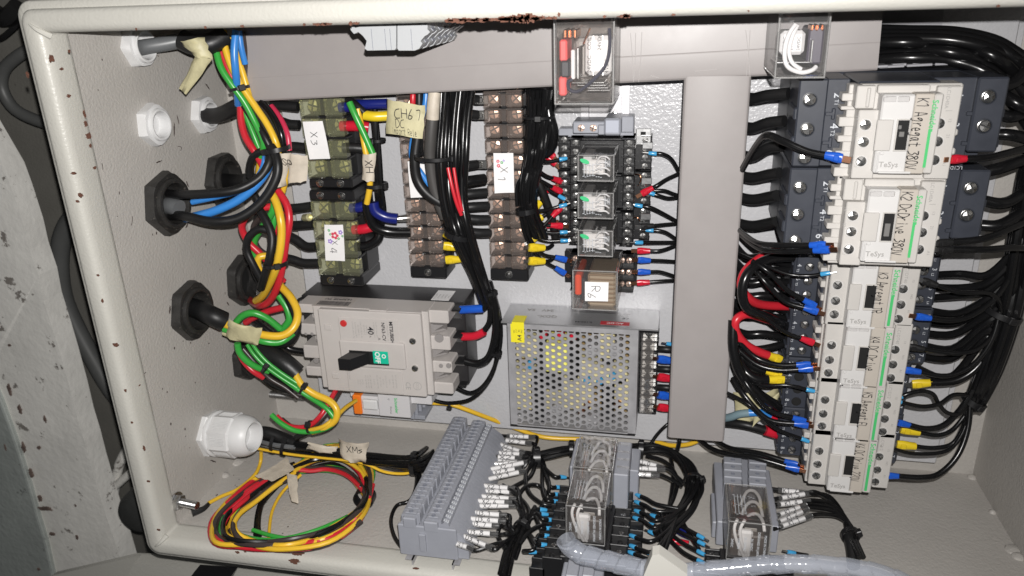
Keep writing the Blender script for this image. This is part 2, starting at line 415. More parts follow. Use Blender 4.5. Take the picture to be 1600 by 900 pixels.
# weld beads in the corners and along the right seam
mb = MB()
for (cx, cy, sx, sy) in ((IX0, IY1, -1, 1), (IX0, IY0, -1, -1)):
    mb.tube([(cx+2, cy-2*sy, 178), (cx-2, cy+2*sy, 183.2), (cx-7, cy+6*sy, 183.4)], lambda t: 2.2-1.6*t, 8)
pieces('weld_bead', mb, PAINT, cab)
# mounting plate with folded edges
mb = MB(); mb.box(-337, -391, -3, 229, -9, 0, 1.0); mb.box(-337, -391, ZB, -335, -9, -3); mb.box(227, -391, ZB, 229, -9, -3)
mb.box(-346, -391, ZB+.5, -338, -9, ZB+3, 0.5); mb.box(230, -391, ZB+.5, 239, -9, ZB+3, 0.5)
obj('mounting_plate', mb, PLATE, cab)
mb = MB(); c = P(1469, 681, -20); mb.cyl((c.x, c.y, ZB+.3), ZP, 3.4, 0.5, 20)
obj('bolt_hole', mb, HBLACK, cab)
# sealant blobs down the right seam
mb = MB()
for px, py, r_ in ((1504, 700, 5), (1515, 725, 6), (1524, 745, 4), (1560, 800, 3), (1583, 858, 7), (1590, 868, 5)):
    p = PY(px, py, YB+1); mb.lathe((XR-2, YB, p.z), (0, 1, 0), [(r_, 0), (r_*.9, 1.2), (r_*.5, 2.2), (0.3, 2.7)], 10, random.random())
for px, py, r_ in ((395, 700, 6), (372, 735, 7), (352, 755, 4)):
    p = PX(px, py, XL); mb.lathe((XL+2, YB, p.z), (0.4, 1, 0), [(r_, 0), (r_*.9, 1.2), (r_*.5, 2.0), (0.3, 2.4)], 10, random.random())
pieces('sealant', mb, WALLP, cab)
# rust chips on the rim
def blob(mb, c, u, v, a, b, seed, th=0.25):
    rnd = random.Random(seed); n = 22; u = Vector(u); v = Vector(v); nn = u.cross(v).normalized(); c = Vector(c)
    rs = [1+rnd.uniform(-.38, .38) for _ in range(n)]
    pts = [c-nn*0.35+u*(a*rs[k]*math.cos(2*math.pi*k/n))+v*(b*rs[k]*math.sin(2*math.pi*k/n)) for k in range(n)]
    mb.prism(pts, nn*(0.35+th))
mb = MB(); sd = 0
chips = [(712, 37, 12, 1.8), (724, 35, 8, 2.0), (752, 37, 16, 1.8), (788, 36, 12, 2.0), (808, 31, 9, 3.4), (830, 28, 8, 3.6), (836, 33, 9, 1.5), (848, 27, 4, 1.3), (858, 37, 6, 1.2), (975, 31, 8, 1.4), (495, 43, 8, 1.0), (512, 43, 7, 1.1), (775, 37, 26, 1.6), (735, 36, 14, 1.6), (800, 34, 10, 2.2), (823, 27, 5, 4.2), (816, 30, 7, 3), (842, 31, 6, 1.6), (700, 37, 7, 1.8), (873, 23, 2, 1.6), (866, 38, 4, 1.2), (980, 29, 6, 1.6), (944, 33, 2.4, 1.2), (505, 43, 5, 1.2), (475, 43, 2, 1), (548, 41, 3, 1.6), (556, 40, 5, 1),
         (320, 45, 2.2, 1.1), (1052, 27, 3, .8), (1170, 17, 1.4, .6), (212, 47, 1.4, 1), (378, 44, 3, 1.0), (1560, 13, 2, .8)]
for px, py, a, b in chips:
    sd += 1; c = P(px, py, 183); c.y = max(c.y, IY1+1.0); blob(mb, (c.x, c.y, 182.2 if c.y < IY1+2.6 else 183.0), XP, YP, a/2.73, b/1.5, sd, 0.35)
for px, py, a, b in ((80, 92, 4, 5), (43, 117, 2, 4), (108, 80, 1.6, 2), (460, 877, 10, 5), (650, 888, 5, 2), (240, 788, 0, 0), (371, 863, 4, 2.5), (383, 862, 2, 1.5), (172, 508, 0, 0)):
    if a: sd += 1; c = P(px, py, 183); blob(mb, (c.x, c.y, 183.0), XP, YP, a/2.2, b/2.4, sd)
for px, py, a, b in ((148, 262, 2, 2), (96, 108, 2, 2), (160, 470, 2, 3), (196, 610, 2, 3), (206, 660, 2, 2), (225, 700, 2, 4), (132, 178, 1.5, 5), (134, 193, 2, 4), (138, 212, 3.5, 4), (141, 228, 1.5, 2.5), (126, 305, 4, 3), (121, 315, 3, 2), (115, 271, 4, 2), (153, 430, 2, 1.5), (181, 539, 5, 3), (218, 602, 1.5, 1), (232, 752, 3, 1.5), (248, 828, 3, 2), (107, 150, 2, 2)):
    sd += 1; c = PX(px, py, IX0); 
    if c.z < 162: c.z = 162
    if c.z > 178: blob(mb, P(px, py, 183), XP, YP, a/2.2, b/2.2, sd)
    else: blob(mb, (IX0, c.y, c.z), YP, ZP, b/2.0, a/1.2, sd)
for px, py, a, b in ((460, 872, 9, 4), (371, 862, 4, 3)):
    sd += 1; c = PY(px, py, IY0); blob(mb, (c.x, IY0, min(max(c.z, 163), 178)), ZP, XP, b/1.6, a/2.0, sd)
pieces('rust_chip', mb, RUST, cab)
# dark scratches and debris on the left and bottom walls
mb = MB(); rnd = random.Random(5)
for _ in range(40):
    y = rnd.uniform(-400, -30); z = rnd.uniform(0, 150); L = rnd.uniform(0.5, 1.6); blob(mb, (XL, y, z), YP, ZP, L*rnd.uniform(.4, 1), L*rnd.uniform(.3, .7), rnd.random(), .05)
for _ in range(24):
    x = rnd.uniform(-390, -300); z = rnd.uniform(0, 160); L = rnd.uniform(0.4, 1.4); blob(mb, (x, YB, z), ZP, XP, L*rnd.uniform(.4, 1), L*rnd.uniform(.3, .7), rnd.random(), .05)
for ny, nz in ((-151, 88), (-151, 20), (-244, 88), (-246, 10), (-88, 92), (-88, 30), (-368, 78)):   # drilling grime round the nuts
    a = rnd.uniform(0, 6.3)
    for q in range(2): a += rnd.uniform(1, 3); blob(mb, (XL, ny+29*math.cos(a), nz+28*math.sin(a)), Vector((0, -math.sin(a), math.cos(a))), Vector((0, math.cos(a), math.sin(a))), rnd.uniform(2, 4.5), rnd.uniform(.3, .8), rnd.random(), .06)
for k in range(9):                       # curled swarf
    p = PX((206, 280, 380, 365, 270, 195, 225, 160, 390)[k], (345, 232, 215, 80, 470, 468, 585, 260, 720)[k], XL+.5)
    a = rnd.uniform(0, 6.3); d1 = Vector((0, math.cos(a), math.sin(a)))*rnd.uniform(2, 5); d2 = Vector((1, math.sin(a), -math.cos(a)))*1.2
    mb.tube([p-d1, p-d1*.3+d2, p+d1*.3+d2, p+d1], 0.22, 5, 3)
pieces('swarf', mb, mat('swarf', (0.05, 0.035, 0.03), 0.8), cab)

# ============================================================ round the cabinet, seen past its left edge
BG = mat('grey_green_paint', (0.15, 0.145, 0.13), 0.5, bump=(360, 0.5, 0.0008), vary=0.1, vscale=20, dirt=((0.03, 0.025, 0.02), 90, 0.70, 0.8))
mb = MB(); a = P(-260, -260, -120); b = P(420, 1150, -120)
mb.box(a.x, b.y, -124, b.x, a.y, -120)
tag(obj('grey_panel', mb, BG), 'dull grey green painted steel sheet behind the cabinet on the left', 'panel')
OLDW = mat('weathered_white_paint', (0.80, 0.785, 0.74), 0.55, bump=(120, 0.6, 0.0012), vary=0.12, vscale=14, dirt=((0.13, 0.11, 0.095), 38, 0.60, 0.85))
OLDG = mat('weathered_green_paint', (0.38, 0.41, 0.39), 0.5, bump=(150, 0.6, 0.0014), vary=0.15, vscale=16, dirt=((0.06, 0.055, 0.05), 40, 0.62, 0.6))
bm_ = thing('weathered_beam', 'chipped and rust stained white steel beam slanting down past the left of the cabinet', 'beam', P(90, 700, -40))
rnd = random.Random(3)
edge = [(-150, -30), (-60, 150), (6, 262), (20, 300), (37, 352), (46, 390), (60, 430), (68, 470), (84, 520), (96, 560), (110, 610), (121, 655), (132, 690), (142, 728), (154, 768), (167, 810), (181, 850), (205, 930)]
left = [(-380, 100), (-320, 200), (-250, 330), (-200, 420), (-150, 500), (-60, 640), (-20, 590), (0, 622), (20, 680), (35, 730), (45, 760), (55, 800), (60, 812), (66, 835), (72, 855), (78, 880), (84, 905), (100, 960)]
mb = MB(); nR = len(edge)
for i in range(nR-1):
    a0, a1 = P(*left[i], -14), P(*left[i+1], -14); b0, b1 = P(*edge[i], -6), P(*edge[i+1], -6)
    t = [mb.V(p) for p in (a0, a1, b1, b0)]; u = [mb.V(p-Vector((0, 0, 26))) for p in (a0, a1, b1, b0)]
    mb.F(*t); mb.F(*u[::-1]); mb.F(t[3], t[2], u[2], u[3]); mb.F(t[1], t[0], u[0], u[1])
obj('face', mb, OLDW, bm_, smooth=0)
mb = MB(); lf = [(-80, 460), (-30, 560), (0, 625), (24, 690), (46, 760), (60, 810), (72, 850), (84, 905)]
for i in range(len(lf)-1):
    a0, a1 = P(lf[i][0]-160, lf[i][1]+80, -30), P(lf[i+1][0]-160, lf[i+1][1]+80, -30); b0, b1 = P(*lf[i], -8), P(*lf[i+1], -8)
    t = [mb.V(p) for p in (a0, a1, b1, b0)]; mb.F(*t)
    u = [mb.V(p-Vector((0, 0, 10))) for p in (a0, a1, b1, b0)]; mb.F(*u[::-1]); mb.F(t[3], t[2], u[2], u[3])
mb.tube([P(x, y, -8) for x, y in lf], 2.2, 6)
obj('side', mb, OLDG, bm_, label='dark grey green painted side of the beam')
mb = MB()
for i, (px, py, a, b) in enumerate(((28, 480, 5, 12), (40, 483, 4, 10), (52, 465, 3, 14), (70, 655, 5, 10), (80, 548, 8, 6), (88, 545, 6, 9), (135, 732, 7, 9), (70, 795, 22, 6), (62, 780, 6, 10), (72, 5+600, 8, 7), (100, 678, 10, 6), (60, 890, 5, 4), (172, 795, 1, 1), (8, 700, 2, 10), (30, 640, 4, 12), (14, 610, 4, 16), (36, 700, 5, 14), (48, 740, 6, 12), (24, 400, 3, 6), (60, 700, 5, 4), (110, 720, 5, 3), (96, 630, 4, 8), (118, 790, 4, 5), (128, 690, 3, 9), (92, 590, 3, 7), (66, 500, 2, 8), (14, 540, 4, 3), (80, 835, 10, 4), (120, 840, 4, 8), (160, 800, 10, 14), (172, 850, 12, 6), (150, 850, 7, 10))):
    c = P(px, py, -9); t = min(1, max(0, 0)); blob(mb, c-Vector((0, 0, 1.5)), XP, YP, a/2.6, b/2.4, 40+i, 1.7)
pieces('rust_stain', mb, mat('old_rust', (0.14, 0.10, 0.085), 0.9, vary=0.4, vscale=120), bm_)
# hoses behind
HOSE = mat('hose_grey', (0.09, 0.092, 0.09), 0.45, vary=0.1, vscale=40)
mb = MB(); mb.tube([P(x, y, -85) for x, y in ((120, 200), (70, 192), (25, 172), (4, 140), (6, 110), (28, 88), (60, 70), (110, 50))], 6.3, 14)
tag(obj('hose', mb, HOSE), 'thick grey hose looping out beside the top left corner of the cabinet', 'hose')
mb = MB(); mb.tube([P(x, y, -100) for x, y in ((150, 300), (106, 350), (93, 400), (98, 460), (118, 510), (145, 560), (175, 610), (230, 680))], 10.5, 14)
tag(obj('hose', mb, HOSE), 'thick grey hose bowing out behind the middle of the cabinet side', 'hose')
mb = MB(); mb.tube([P(x, y, -60) for x, y in ((230, 720), (205, 738), (180, 760), (160, 778), (140, 800))], 5, 10)
mb.tube([P(x, y, -66) for x, y in ((200, 700), (188, 722), (182, 745), (175, 790))], 6, 10)
tag(obj('pipe', mb, OLDW), 'whitish painted pipe joint beside the black rubber buffer', 'pipe')
mb = MB(); mb.tube([P(x, y, -90) for x, y in ((-40, 60), (-5, 62), (15, 50), (35, 30))], 3, 8); mb.tube([P(x, y, -80) for x, y in ((-40, 0), (-8, 20), (10, 28), (30, 10))], 9, 8)
tag(obj('hose', mb, WBM), 'black hose in the top left corner outside the cabinet', 'hose')
c = P(212, 792, 20); mb = MB(); mb.lathe((c.x+8, c.y-2, -4), ZP, [(20, 0), (24, 5), (25, 14), (24, 30), (21, 36), (14, 39)], 28)
tag(obj('rubber_buffer', mb, mat('rubber', (0.03, 0.031, 0.03), 0.6, vary=0.2, vscale=90)), 'round black rubber buffer poking out beside the lower left corner of the cabinet', 'buffer')
mb = MB(); c = P(174, 795, -20); mb.cyl(c, ZP, 2.6, 4, 12, 1); tag(obj('rivet', mb, mat('dark_red_paint', (0.10, 0.03, 0.04), 0.4)), 'small dark red rivet left of the black rubber buffer', 'rivet')
mb = MB(); pts = [P(60, 915, 60), P(90, 893, 60), P(215, 864, 60), P(330, 868, 60), P(640, 905, 60), P(700, 980, 60), P(60, 980, 60)]
mb.prism(pts, (0, 0, 6)); mb.prism([P(205, 905, 72), P(222, 866, 72), P(640, 900, 72), P(700, 960, 72), P(200, 960, 72)], (0, 0, 14))
tag(obj('cabinet_door', mb, PAINT), 'cream painted door edge sticking out under the lower left corner of the cabinet', 'door')
mb = MB(); pts = [P(300, 900, 90), P(313, 882, 90), P(372, 886, 90), P(362, 905, 90)]; mb.prism(pts, (0, 0, 10)); 
tag(obj('door_latch', mb, BLACK), 'black latch on the cream door below the cabinet', 'latch')
# ============================================================ wiring ducts
def pb(mb, px0, py0, px1, py1, z0, z1, c=0.5):
    """box whose front face (z1) covers the given photo rectangle"""
    xm, ym = (px0+px1)/2, (py0+py1)/2
    mb.box(P(px0, ym, z1).x, P(xm, py1, z1).y, z0, P(px1, ym, z1).x, P(xm, py0, z1).y, z1, c); return mb
ZD = 60.0
a, b = P(386, 160, ZD), P(1371, 111, ZD); ang = math.degrees(math.atan2(b.y-a.y, b.x-a.x)); L = (b-a).length
hd = thing('wiring_duct', 'long horizontal grey wiring duct with smooth cover running under the top rim', 'duct', (a.x+L/2, a.y+25, 0))
T = Matrix.Translation(a*1.0) @ Matrix.Rotation(math.radians(ang), 4, 'Z'); T[2][3] = 0
T2 = T
def duct_cover(mb, x0, x1, w, z1):
    # rolled edges: profile across the width
    pr = [(0, z1-9), (0, z1-3.2), (0.5, z1-1.3), (1.6, z1-.35), (3.2, z1), *(((w*.30, z1), (w*.31, z1-.15), (w*.32, z1)) if w > 50 else ()), (w-3.2, z1), (w-1.6, z1-.35), (w-.5, z1-1.3), (w, z1-3.2), (w, z1-9), (w-1.2, z1-9), (w-1.2, z1-2.5), (1.2, z1-2.5), (1.2, z1-9)]
    mb.prism([(x0, y_, z_) for y_, z_ in pr], (x1-x0, 0, 0))
mb = MB(T2); duct_cover(mb, 0, L, 58, ZD); obj('cover', mb, DUCT, hd, smooth=14)
mb = MB(T2); x = 0
while x < L+52:
    for y_ in (1.6, 54.5): mb.box(x, y_, 4, x+8.6, y_+1.6, ZD-3.2 if x < L else ZD-8, .3)
    x += 12.4
mb.box(0, 1.6, 2, L+52, 56, 3.6); mb.box(0, 1.4, 3.6, L+52, 3.2, 14)
for k in range(3): mb.box(L+2+17*k, 1.0, ZD-16, L+17.6+17*k, 2.6, ZD-5, .4)
obj('slotted_base', mb, DUCTD, hd)
# pale scuffs on the cover
SC = mat('scuff_pale', (0.46, 0.44, 0.43), 0.35)
for i, (x0, y0, x1, y1) in enumerate(((985, 52, 990, 128), (993, 52, 991, 120), (1003, 50, 998, 128), (1165, 47, 1172, 120), (1172, 47, 1166, 118), (1120, 108, 1086, 111), (1016, 118, 1030, 122))):
    p, q = P(x0, y0, ZD+.05), P(x1, y1, ZD+.05); obj('scuff', MB().tube([p, (p+q)/2+Vector((.3, 0, 0)), q], 0.22, 4, 3), SC, hd)
p0, p1 = P(1067, 126, ZD), P(1135, 690, ZD)
x0 = P(1055, 420, ZD).x; x1 = P(1152, 420, ZD).x; yb = P(1090, 687, ZD).y; yt = P(1100, 124, ZD).y+2
vd = thing('wiring_duct', 'vertical grey wiring duct between the relay column and the white contactors', 'duct', ((x0+x1)/2, yb, 0))
T3 = Matrix.Translation((x1, yb, 0)) @ Matrix.Rotation(math.radians(90), 4, 'Z')
mb = MB(T3); duct_cover(mb, 0, yt-yb, x1-x0, ZD); obj('cover', mb, DUCT, vd, smooth=14)
mb = MB(T3); x = 1
while x < yt-yb-9:
    for y_ in (1.6, x1-x0-3.2): mb.box(x, y_, 4, x+6.0, y_+1.6, ZD-3.2, .3)
    x += 10
mb.box(0, 1.6, 1, yt-yb, x1-x0-1.6, 3)
obj('slotted_base', mb, DUCTD, vd)

# ============================================================ contactors
def screw_well(wells, heads, c, r=3.1, d=2.2, mt=None):
    wells.lathe(c, ZP, [(r*1.32, 0.0), (r*1.30, 0.5), (r*1.10, 0.45), (r*1.05, 0.12)], 20, cap0=False, cap1=True)
    heads.append(c)
def contactor_text(t, px, py, s, size, z, right=DOWN, up=RIGHT, mt=None, bold=0.0, width=None):
    text(s, size, P(px, py, z), right, up, mt or INKG, t, 'lettering', bold, width)

def big_contactor(n, label, title, x_off, y_off, seed):
    """n = 1, 2; laid out from the pixels of the upper one and shifted in millimetres"""
    O = Vector((x_off, y_off, 0)); sh = Matrix.Translation(O)
    t = thing('contactor', label, 'contactor', P(1395, 205, 0)+O, 'motor contactors in the right hand column')
    def B(*rects, c=0.6):
        mb = MB(sh)
        for r in rects: pb(mb, *r, c=c)
        return mb
    def TX(px, py, s, size, z, **k):
        text(s, size, P(px, py, z)+O, k.get('right', DOWN), k.get('up', RIGHT), k.get('mt', INKG), t, 'lettering', k.get('bold', 0.0))
    yT, yB = -58.0, -113.6
    xl, xr = 73.5, 193.0
    mb = MB(sh); mb.box(xl, yB, 0, xr, yT, 60, 1.2); mb.box(xl, yB, 55, 91, yT, 100, 1.0); mb.box(90.6, yB+.3, 55, 104, yT-.3, 97.5, .6)
    mb.box(176, yB+10.5, 55, xr, yT, 100, 1.0); mb.box(152, yB+.3, 55, 176.6, yT-.3, 96.5, .6); mb.box(176, yB, 50, xr-3, yB+9, 80, .8)
    mb.box(106, yB+.4, 55, 152, yT-.4, 112, 1.0)
    for yy in (P(1290, 178, 98).y, P(1286, 223, 98).y):        # T-shaped locking keys between block and recess
        for xx in (91.2, 173): mb.box(xx, yy-1.2, 95, xx+4.5, yy+1.2, 98.4, .3); mb.box(xx+3.6, yy-3.6, 95, xx+6, yy+3.6, 98.4, .6)
        mb.box(71.8, yy-4, 70, 75.5, yy+4, 99.0, 1.0); mb.box(xr-2, yy-3, 70, xr+1.2, yy+3, 98.5, 1)
    obj('body', mb, SLATE, t)
    for k, (px, py) in enumerate(((1265, 156), (1261, 202), (1257, 247), (1544, 151), (1537, 197))):
        c = P(px, py, 100.1)+O
        r = MB(); r.lathe(c+Vector((0, 0, .0)), ZP, [(4.7, -.3), (4.7, .5), (4.0, .6), (3.7, -.1), (0.1, -.1)], 24, cap0=False, cap1=False)
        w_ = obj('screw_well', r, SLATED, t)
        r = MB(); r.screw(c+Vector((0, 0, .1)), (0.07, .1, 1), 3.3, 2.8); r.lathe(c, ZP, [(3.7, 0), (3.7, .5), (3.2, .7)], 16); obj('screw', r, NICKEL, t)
    # white control module
    mb = B((1337, 131, 1494, 280.5, 100, 118), c=1.0)
    fins = [(1316, 146, 1340, 158), (1314, 166, 1340, 172), (1311, 183, 1340, 198), (1309, 212, 1336, 222), (1305, 236, 1334, 246), (1303, 262, 1330, 276), (1319, 132, 1342, 280)]
    for q_, f_ in enumerate(fins): pb(mb, *f_, 101, 112 if q_ < 6 else 110.5, c=.5)
    for q in ((1490, 180), (1490, 208), (1486, 238)):
        p = P(*q, 110); mb.box(p.x-2, p.y-2, 100, p.x+3.2, p.y+2, 108, .8)
    obj('control_module', mb, WHITEP, t)
    mb = B((1336, 172, 1371, 279.5, 112, 124), (1455, 135, 1493.5, 280, 112, 122.5), (1338, 134, 1368, 170, 110, 122), (1354, 137, 1360, 168, 118, 123.2), (1372, 133, 1454, 146, 112, 121.5), c=.6)
    obj('terminal_cover', mb, WHITEP, t)
    for k, (px, py) in enumerate(((1352, 195), (1349, 222), (1345, 252), (1467, 193), (1464, 221), (1459, 250))):
        z = 124.05 if k < 3 else 122.6
        c = P(px, py, z)+O; r = MB(); r.lathe(c, ZP, [(3.6, -.3), (3.6, .55), (3.2, .6), (3.0, .05), (0.1, .05)], 24, cap0=False, cap1=False); obj('screw_well', r, WHITEQ, t)
        r = MB(); r.screw(c, (0.04, 0.1, 1), 3.0, 1.9); obj('screw', r, NICKEL, t)
    mb = B((1372, 148, 1423, 271.5, 118, 130.4), c=.9); pb(mb, 1381, 150, 1388, 153, 130, 131, c=.2)
    obj('front_cover', mb, WHITEQ, t)
    obj('label_strip', B((1423, 146.5, 1452, 272, 118, 131.2), c=.5), CREAM, t)
    obj('brand_strip', B((1452.3, 146.5, 1466, 272, 118, 131.2), c=.8), WHITEP, t)
    mb = B((1381, 150.5, 1401, 159.5, 130, 131.6), (1403.5, 150.5, 1422, 159.5, 130, 131.6), c=.5); obj('window', mb, CLEAR, t)
    mb = B((1368.5, 187.5, 1394, 236, 130, 132.0), c=.4); obj('marker_flap', mb, WHITEP, t)
    mb = B((1398.5, 186, 1420, 237, 130, 130.9), c=.3); obj('slider_frame', mb, WHITEP, t)
    mb = B((1401, 188, 1418.5, 234.5, 130, 131.1), c=0.05); w_ = obj('slider_window', mb, HBLACK, t)
    mb = B((1404, 196, 1409, 202, 131, 131.9), (1405, 206, 1413, 214, 131, 131.8), c=.2) if n == 1 else B((1404, 205, 1413, 227, 131, 131.8), c=.2)
    obj('slider', mb, mat('slider_grey', (0.16, 0.155, 0.15), 0.4), t)
    mb = B((1372, 268, 1423, 271.6, 130, 131.5), (1370, 238, 1372.6, 270, 130, 131.4), c=.3); obj('cover_lip', mb, WHITEQ, t)
    r = MB(); c = P(1378, 239, 131.4)+O; r.cyl(c, ZP, 1.2, .5, 12, .2); obj('pin', r, WHITEQ, t)
    TX(1388, 257.5, 'TeSys', 4.6, 131.2, right=RIGHT, up=YP, mt=INKG, bold=.012)
    TX(1481, 153, 'LC1D40A', 3.0, 122.9, mt=INKG)
    TX(1483.5, 173, '|', 4.0, 122.9)
    TX(1458.3, 181, 'Schneider', 4.6, 131.4, mt=GREENP, bold=.02); TX(1454.6, 183, 'Electric', 2.6, 131.4, mt=mat('print_pale_green', (.35, .5, .35), .5))
    mb = MB(sh); pb(mb, 1446, 203, 1450.5, 262, 131.2, 131.45, 0); obj('green_bar', mb, GREENP, t)
    for px, py, s in ((1340, 184, '14'), (1338, 211, '22'), (1337, 258, 'A2'), (1484, 188, '13'), (1481, 213, '21'), (1475, 256, 'A1')): TX(px, py, s, 2.6, 124.3 if px < 1400 else 122.9)
    for px, py, s, s2 in ((1309, 149, '2', 'T1'), (1303, 197, '4', 'T2'), (1296, 238, '6', 'T3')): TX(px, py, s, 6.8, 98, mt=INKW, bold=.01); TX(px-2.5, py+11, s2, 3.4, 98, mt=INKW)
    for px, py, s, s2 in ((1499, 149, '1', 'L1'), (1493, 195, '3', 'L2')): TX(px, py, s, 5.6, 97, mt=INKW, bold=.01); TX(px-1, py+11, s2, 3.4, 97, mt=INKW)
    TX(1490, 262, 'LC1D40', 3.0, 97.5, right=-XP, up=-YP, mt=INKW)
    hand(title, 5.8, P(1432, 213 if n == 1 else 210, 131.45)+O, DOWN+Vector((-.035, 0, 0)), RIGHT, INK, t, wt=.125, seed=seed, length=43.5)
    return t
P1 = P(1352, 195, 124); P2 = P(1334, 337, 124)
big_contactor(1, 'large white and slate contactor marked K1 Agregat 380V, topmost of the column', 'K1 Agregat 380V', 0, 0, 11)
big_contactor(2, 'large white and slate contactor marked K2 Dc Drive 380V, second from the top', 'K2 DcDrive 380V', P2.x-P1.x-.6, P2.y-P1.y, 12)

def small_contactor(n, label, title, O, seed, holes, four):
    O = Vector(O); sh = Matrix.Translation(O)
    t = thing('contactor', label, 'contactor', P(1350, 545, 0)+O, 'motor contactors in the right hand column')
    def B(*rects, c=0.6):
        mb = MB(sh)
        for r in rects: pb(mb, *r, c=c)
        return mb
    def TX(px, py, s, size, z, **k):
        text(s, size, P(px, py, z)+O, k.get('right', DOWN), k.get('up', RIGHT), k.get('mt', INKG), t, 'lettering', k.get('bold', 0.0))
    yT, yB = -229.6, -274.4
    xl, xr = (90.5, 191) if four else (90.5, 182)
    mb = MB(sh); mb.box(xl, yB, 0, xr, yT, 47, 1.0); mb.box(xl+1.5, yB+.4, 44, xr-1.5, yT-.4, 49.5, .8); mb.box(108, yB+.2, 48, 165, yT-.2, 66, .8)
    for k in range(4): mb.box(xl-1.2, yT-5-11*k-1.2, 20, xl+1, yT-5-11*k+1.2, 46, .4)
    obj('body', mb, SLATE, t)
    ys = [yT-5.5-11*k for k in range(4)]
    for side in (0, 1):
        for k, yy in enumerate(ys):
            x = 101.2 if side == 0 else xr-11.5
            c = Vector((x, yy, 49.6))+O
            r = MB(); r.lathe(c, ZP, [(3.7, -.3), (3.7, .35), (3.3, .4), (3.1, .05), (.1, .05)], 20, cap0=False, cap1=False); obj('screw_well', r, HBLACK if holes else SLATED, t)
            if not holes:
                r = MB(); r.screw(c+Vector((0, 0, .1)), (0.04, .06, 1), 3.0, 2.2); obj('screw', r, NICKEL, t)
    mb = B((1286, 502, 1316, 598.6, 62, 80), (1393, 506, 1420, 602, 62, 79), c=.7)
    for q in (512, 532, 552, 574): pb(mb, 1274, q, 1290, q+9, 56, 70, c=.5)
    pb(mb, 1280, 503, 1290, 596, 52, 72, c=.5); mb.box(112, yB+.8, 58, 164, yT-.8, 76)
    obj('control_module', mb, WHITEP, t)
    for k, (px, py) in enumerate(((1299, 539), (1296, 562), (1294, 582), (1398, 546), (1394.5, 569), (1391, 590))):
        c = P(px, py, 80.1 if k < 3 else 79.1)+O; r = MB(); r.lathe(c, ZP, [(3.7, -.3), (3.7, .5), (3.3, .55), (3.05, .05), (.1, .05)], 24, cap0=False, cap1=False); obj('screw_well', r, WHITEQ, t)
        r = MB(); r.screw(c, (0.04, 0.1, 1), 3.05, 1.8); obj('screw', r, NICKEL, t)
    mb = B((1318, 511, 1356, 606, 70, 91.5), c=.8); obj('front_cover', mb, WHITEQ, t)
    obj('label_strip', B((1356.4, 513, 1377, 606.5, 70, 92.0), c=.5), CREAM, t)
    obj('brand_strip', B((1377.3, 513, 1391.5, 607, 70, 92.0), c=.8), WHITEP, t)
    mb = B((1324, 511.5, 1340, 518, 91.0, 92.6), (1342, 512, 1358, 518.5, 91.0, 92.6), c=.4); obj('window', mb, CLEAR, t)
    obj('marker_flap', B((1315.5, 541, 1334, 579, 91.0, 93.2), c=.4), WHITEP, t)
    obj('slider_frame', B((1339.5, 541, 1357, 580, 91.0, 92.1), c=.3), WHITEP, t)
    obj('slider_window', B((1341.5, 543, 1356, 576, 91.5, 92.3), c=.05), HBLACK, t)
    r = MB(); c = P(1320, 581, 91.6)+O; r.cyl(c, ZP, 1.2, .6, 12, .2); obj('pin', r, WHITEQ, t)
    obj('cover_lip', B((1317, 603.5, 1356, 606.5, 91.0, 92.5), c=.3), WHITEQ, t)
    TX(1330, 595.5, 'TeSys', 4.6, 92.2, right=RIGHT, up=YP, bold=.012)
    TX(1403.5, 525, 'LC1DT40' if four else 'LC1D12', 3.2, 79.2)
    TX(1386.5, 540, 'Schneider', 5.0, 92.2, mt=GREENP, bold=.02); TX(1382.5, 542, 'Electric', 2.6, 92.2, mt=MATS['print_pale_green'])
    mb = MB(sh); pb(mb, 1377, 558, 1381.5, 603, 92.0, 92.25, 0); obj('green_bar', mb, GREENP, t)
    for px, py, s in ((1285.5, 532, '14'), (1284.5, 554, 'NC'), (1283, 576, '22'), (1412, 535, '13'), (1409, 558, 'NO'), (1405, 580, 'A1')): TX(px+2, py, s, 2.2, 80.2)
    if not holes or n == 5:
        for k, s in enumerate((('2', '4', '6', '8') if four else ('2', '4', '6', '8'))): text(s, 4.4, Vector((94, ys[k]+1, 49.8))+O, DOWN, RIGHT, INKW, t); text('T%d' % (k+1), 2.4, Vector((93.2, ys[k]-3, 49.8))+O, DOWN, RIGHT, INKW, t)
    for k, s in enumerate(('1', '3', '5', '7')): text(s, 4.4, Vector((xr-4.5, ys[k]+1.5, 49.8))+O, DOWN, RIGHT, INKW, t); text('L%d' % (k+1), 2.4, Vector((xr-5.2, ys[k]-2.5, 49.8))+O, DOWN, RIGHT, INKW, t)
    hand(title, 5.8, P(1363, 556, 92.3)+O, DOWN+Vector((-.03, 0, 0)), RIGHT, INK, t, wt=.125, seed=seed, length=29+1.15*(len(title)-11))
    return t
small_contactor(3, 'compact white contactor marked K3 Agregat TR, third from the top of the column', 'K3 Agregat TR', (-1.0, 46.6, 0), 13, False, True)
small_contactor(4, 'compact white contactor marked K4 DC Drive, with yellow crimps on its left', 'K4 DC Drive', (0, 0, 0), 14, False, True)
small_contactor(5, 'compact white contactor marked K5 Agregat EL, second from the bottom', 'K5 Agregat EL', (.3, -45.0, 0), 15, True, False)
small_contactor(6, 'compact white contactor marked K6 DC Drive 220V, lowest of the column', 'K6 DC Drive 220V', (.8, -89.5, 0), 16, False, False)

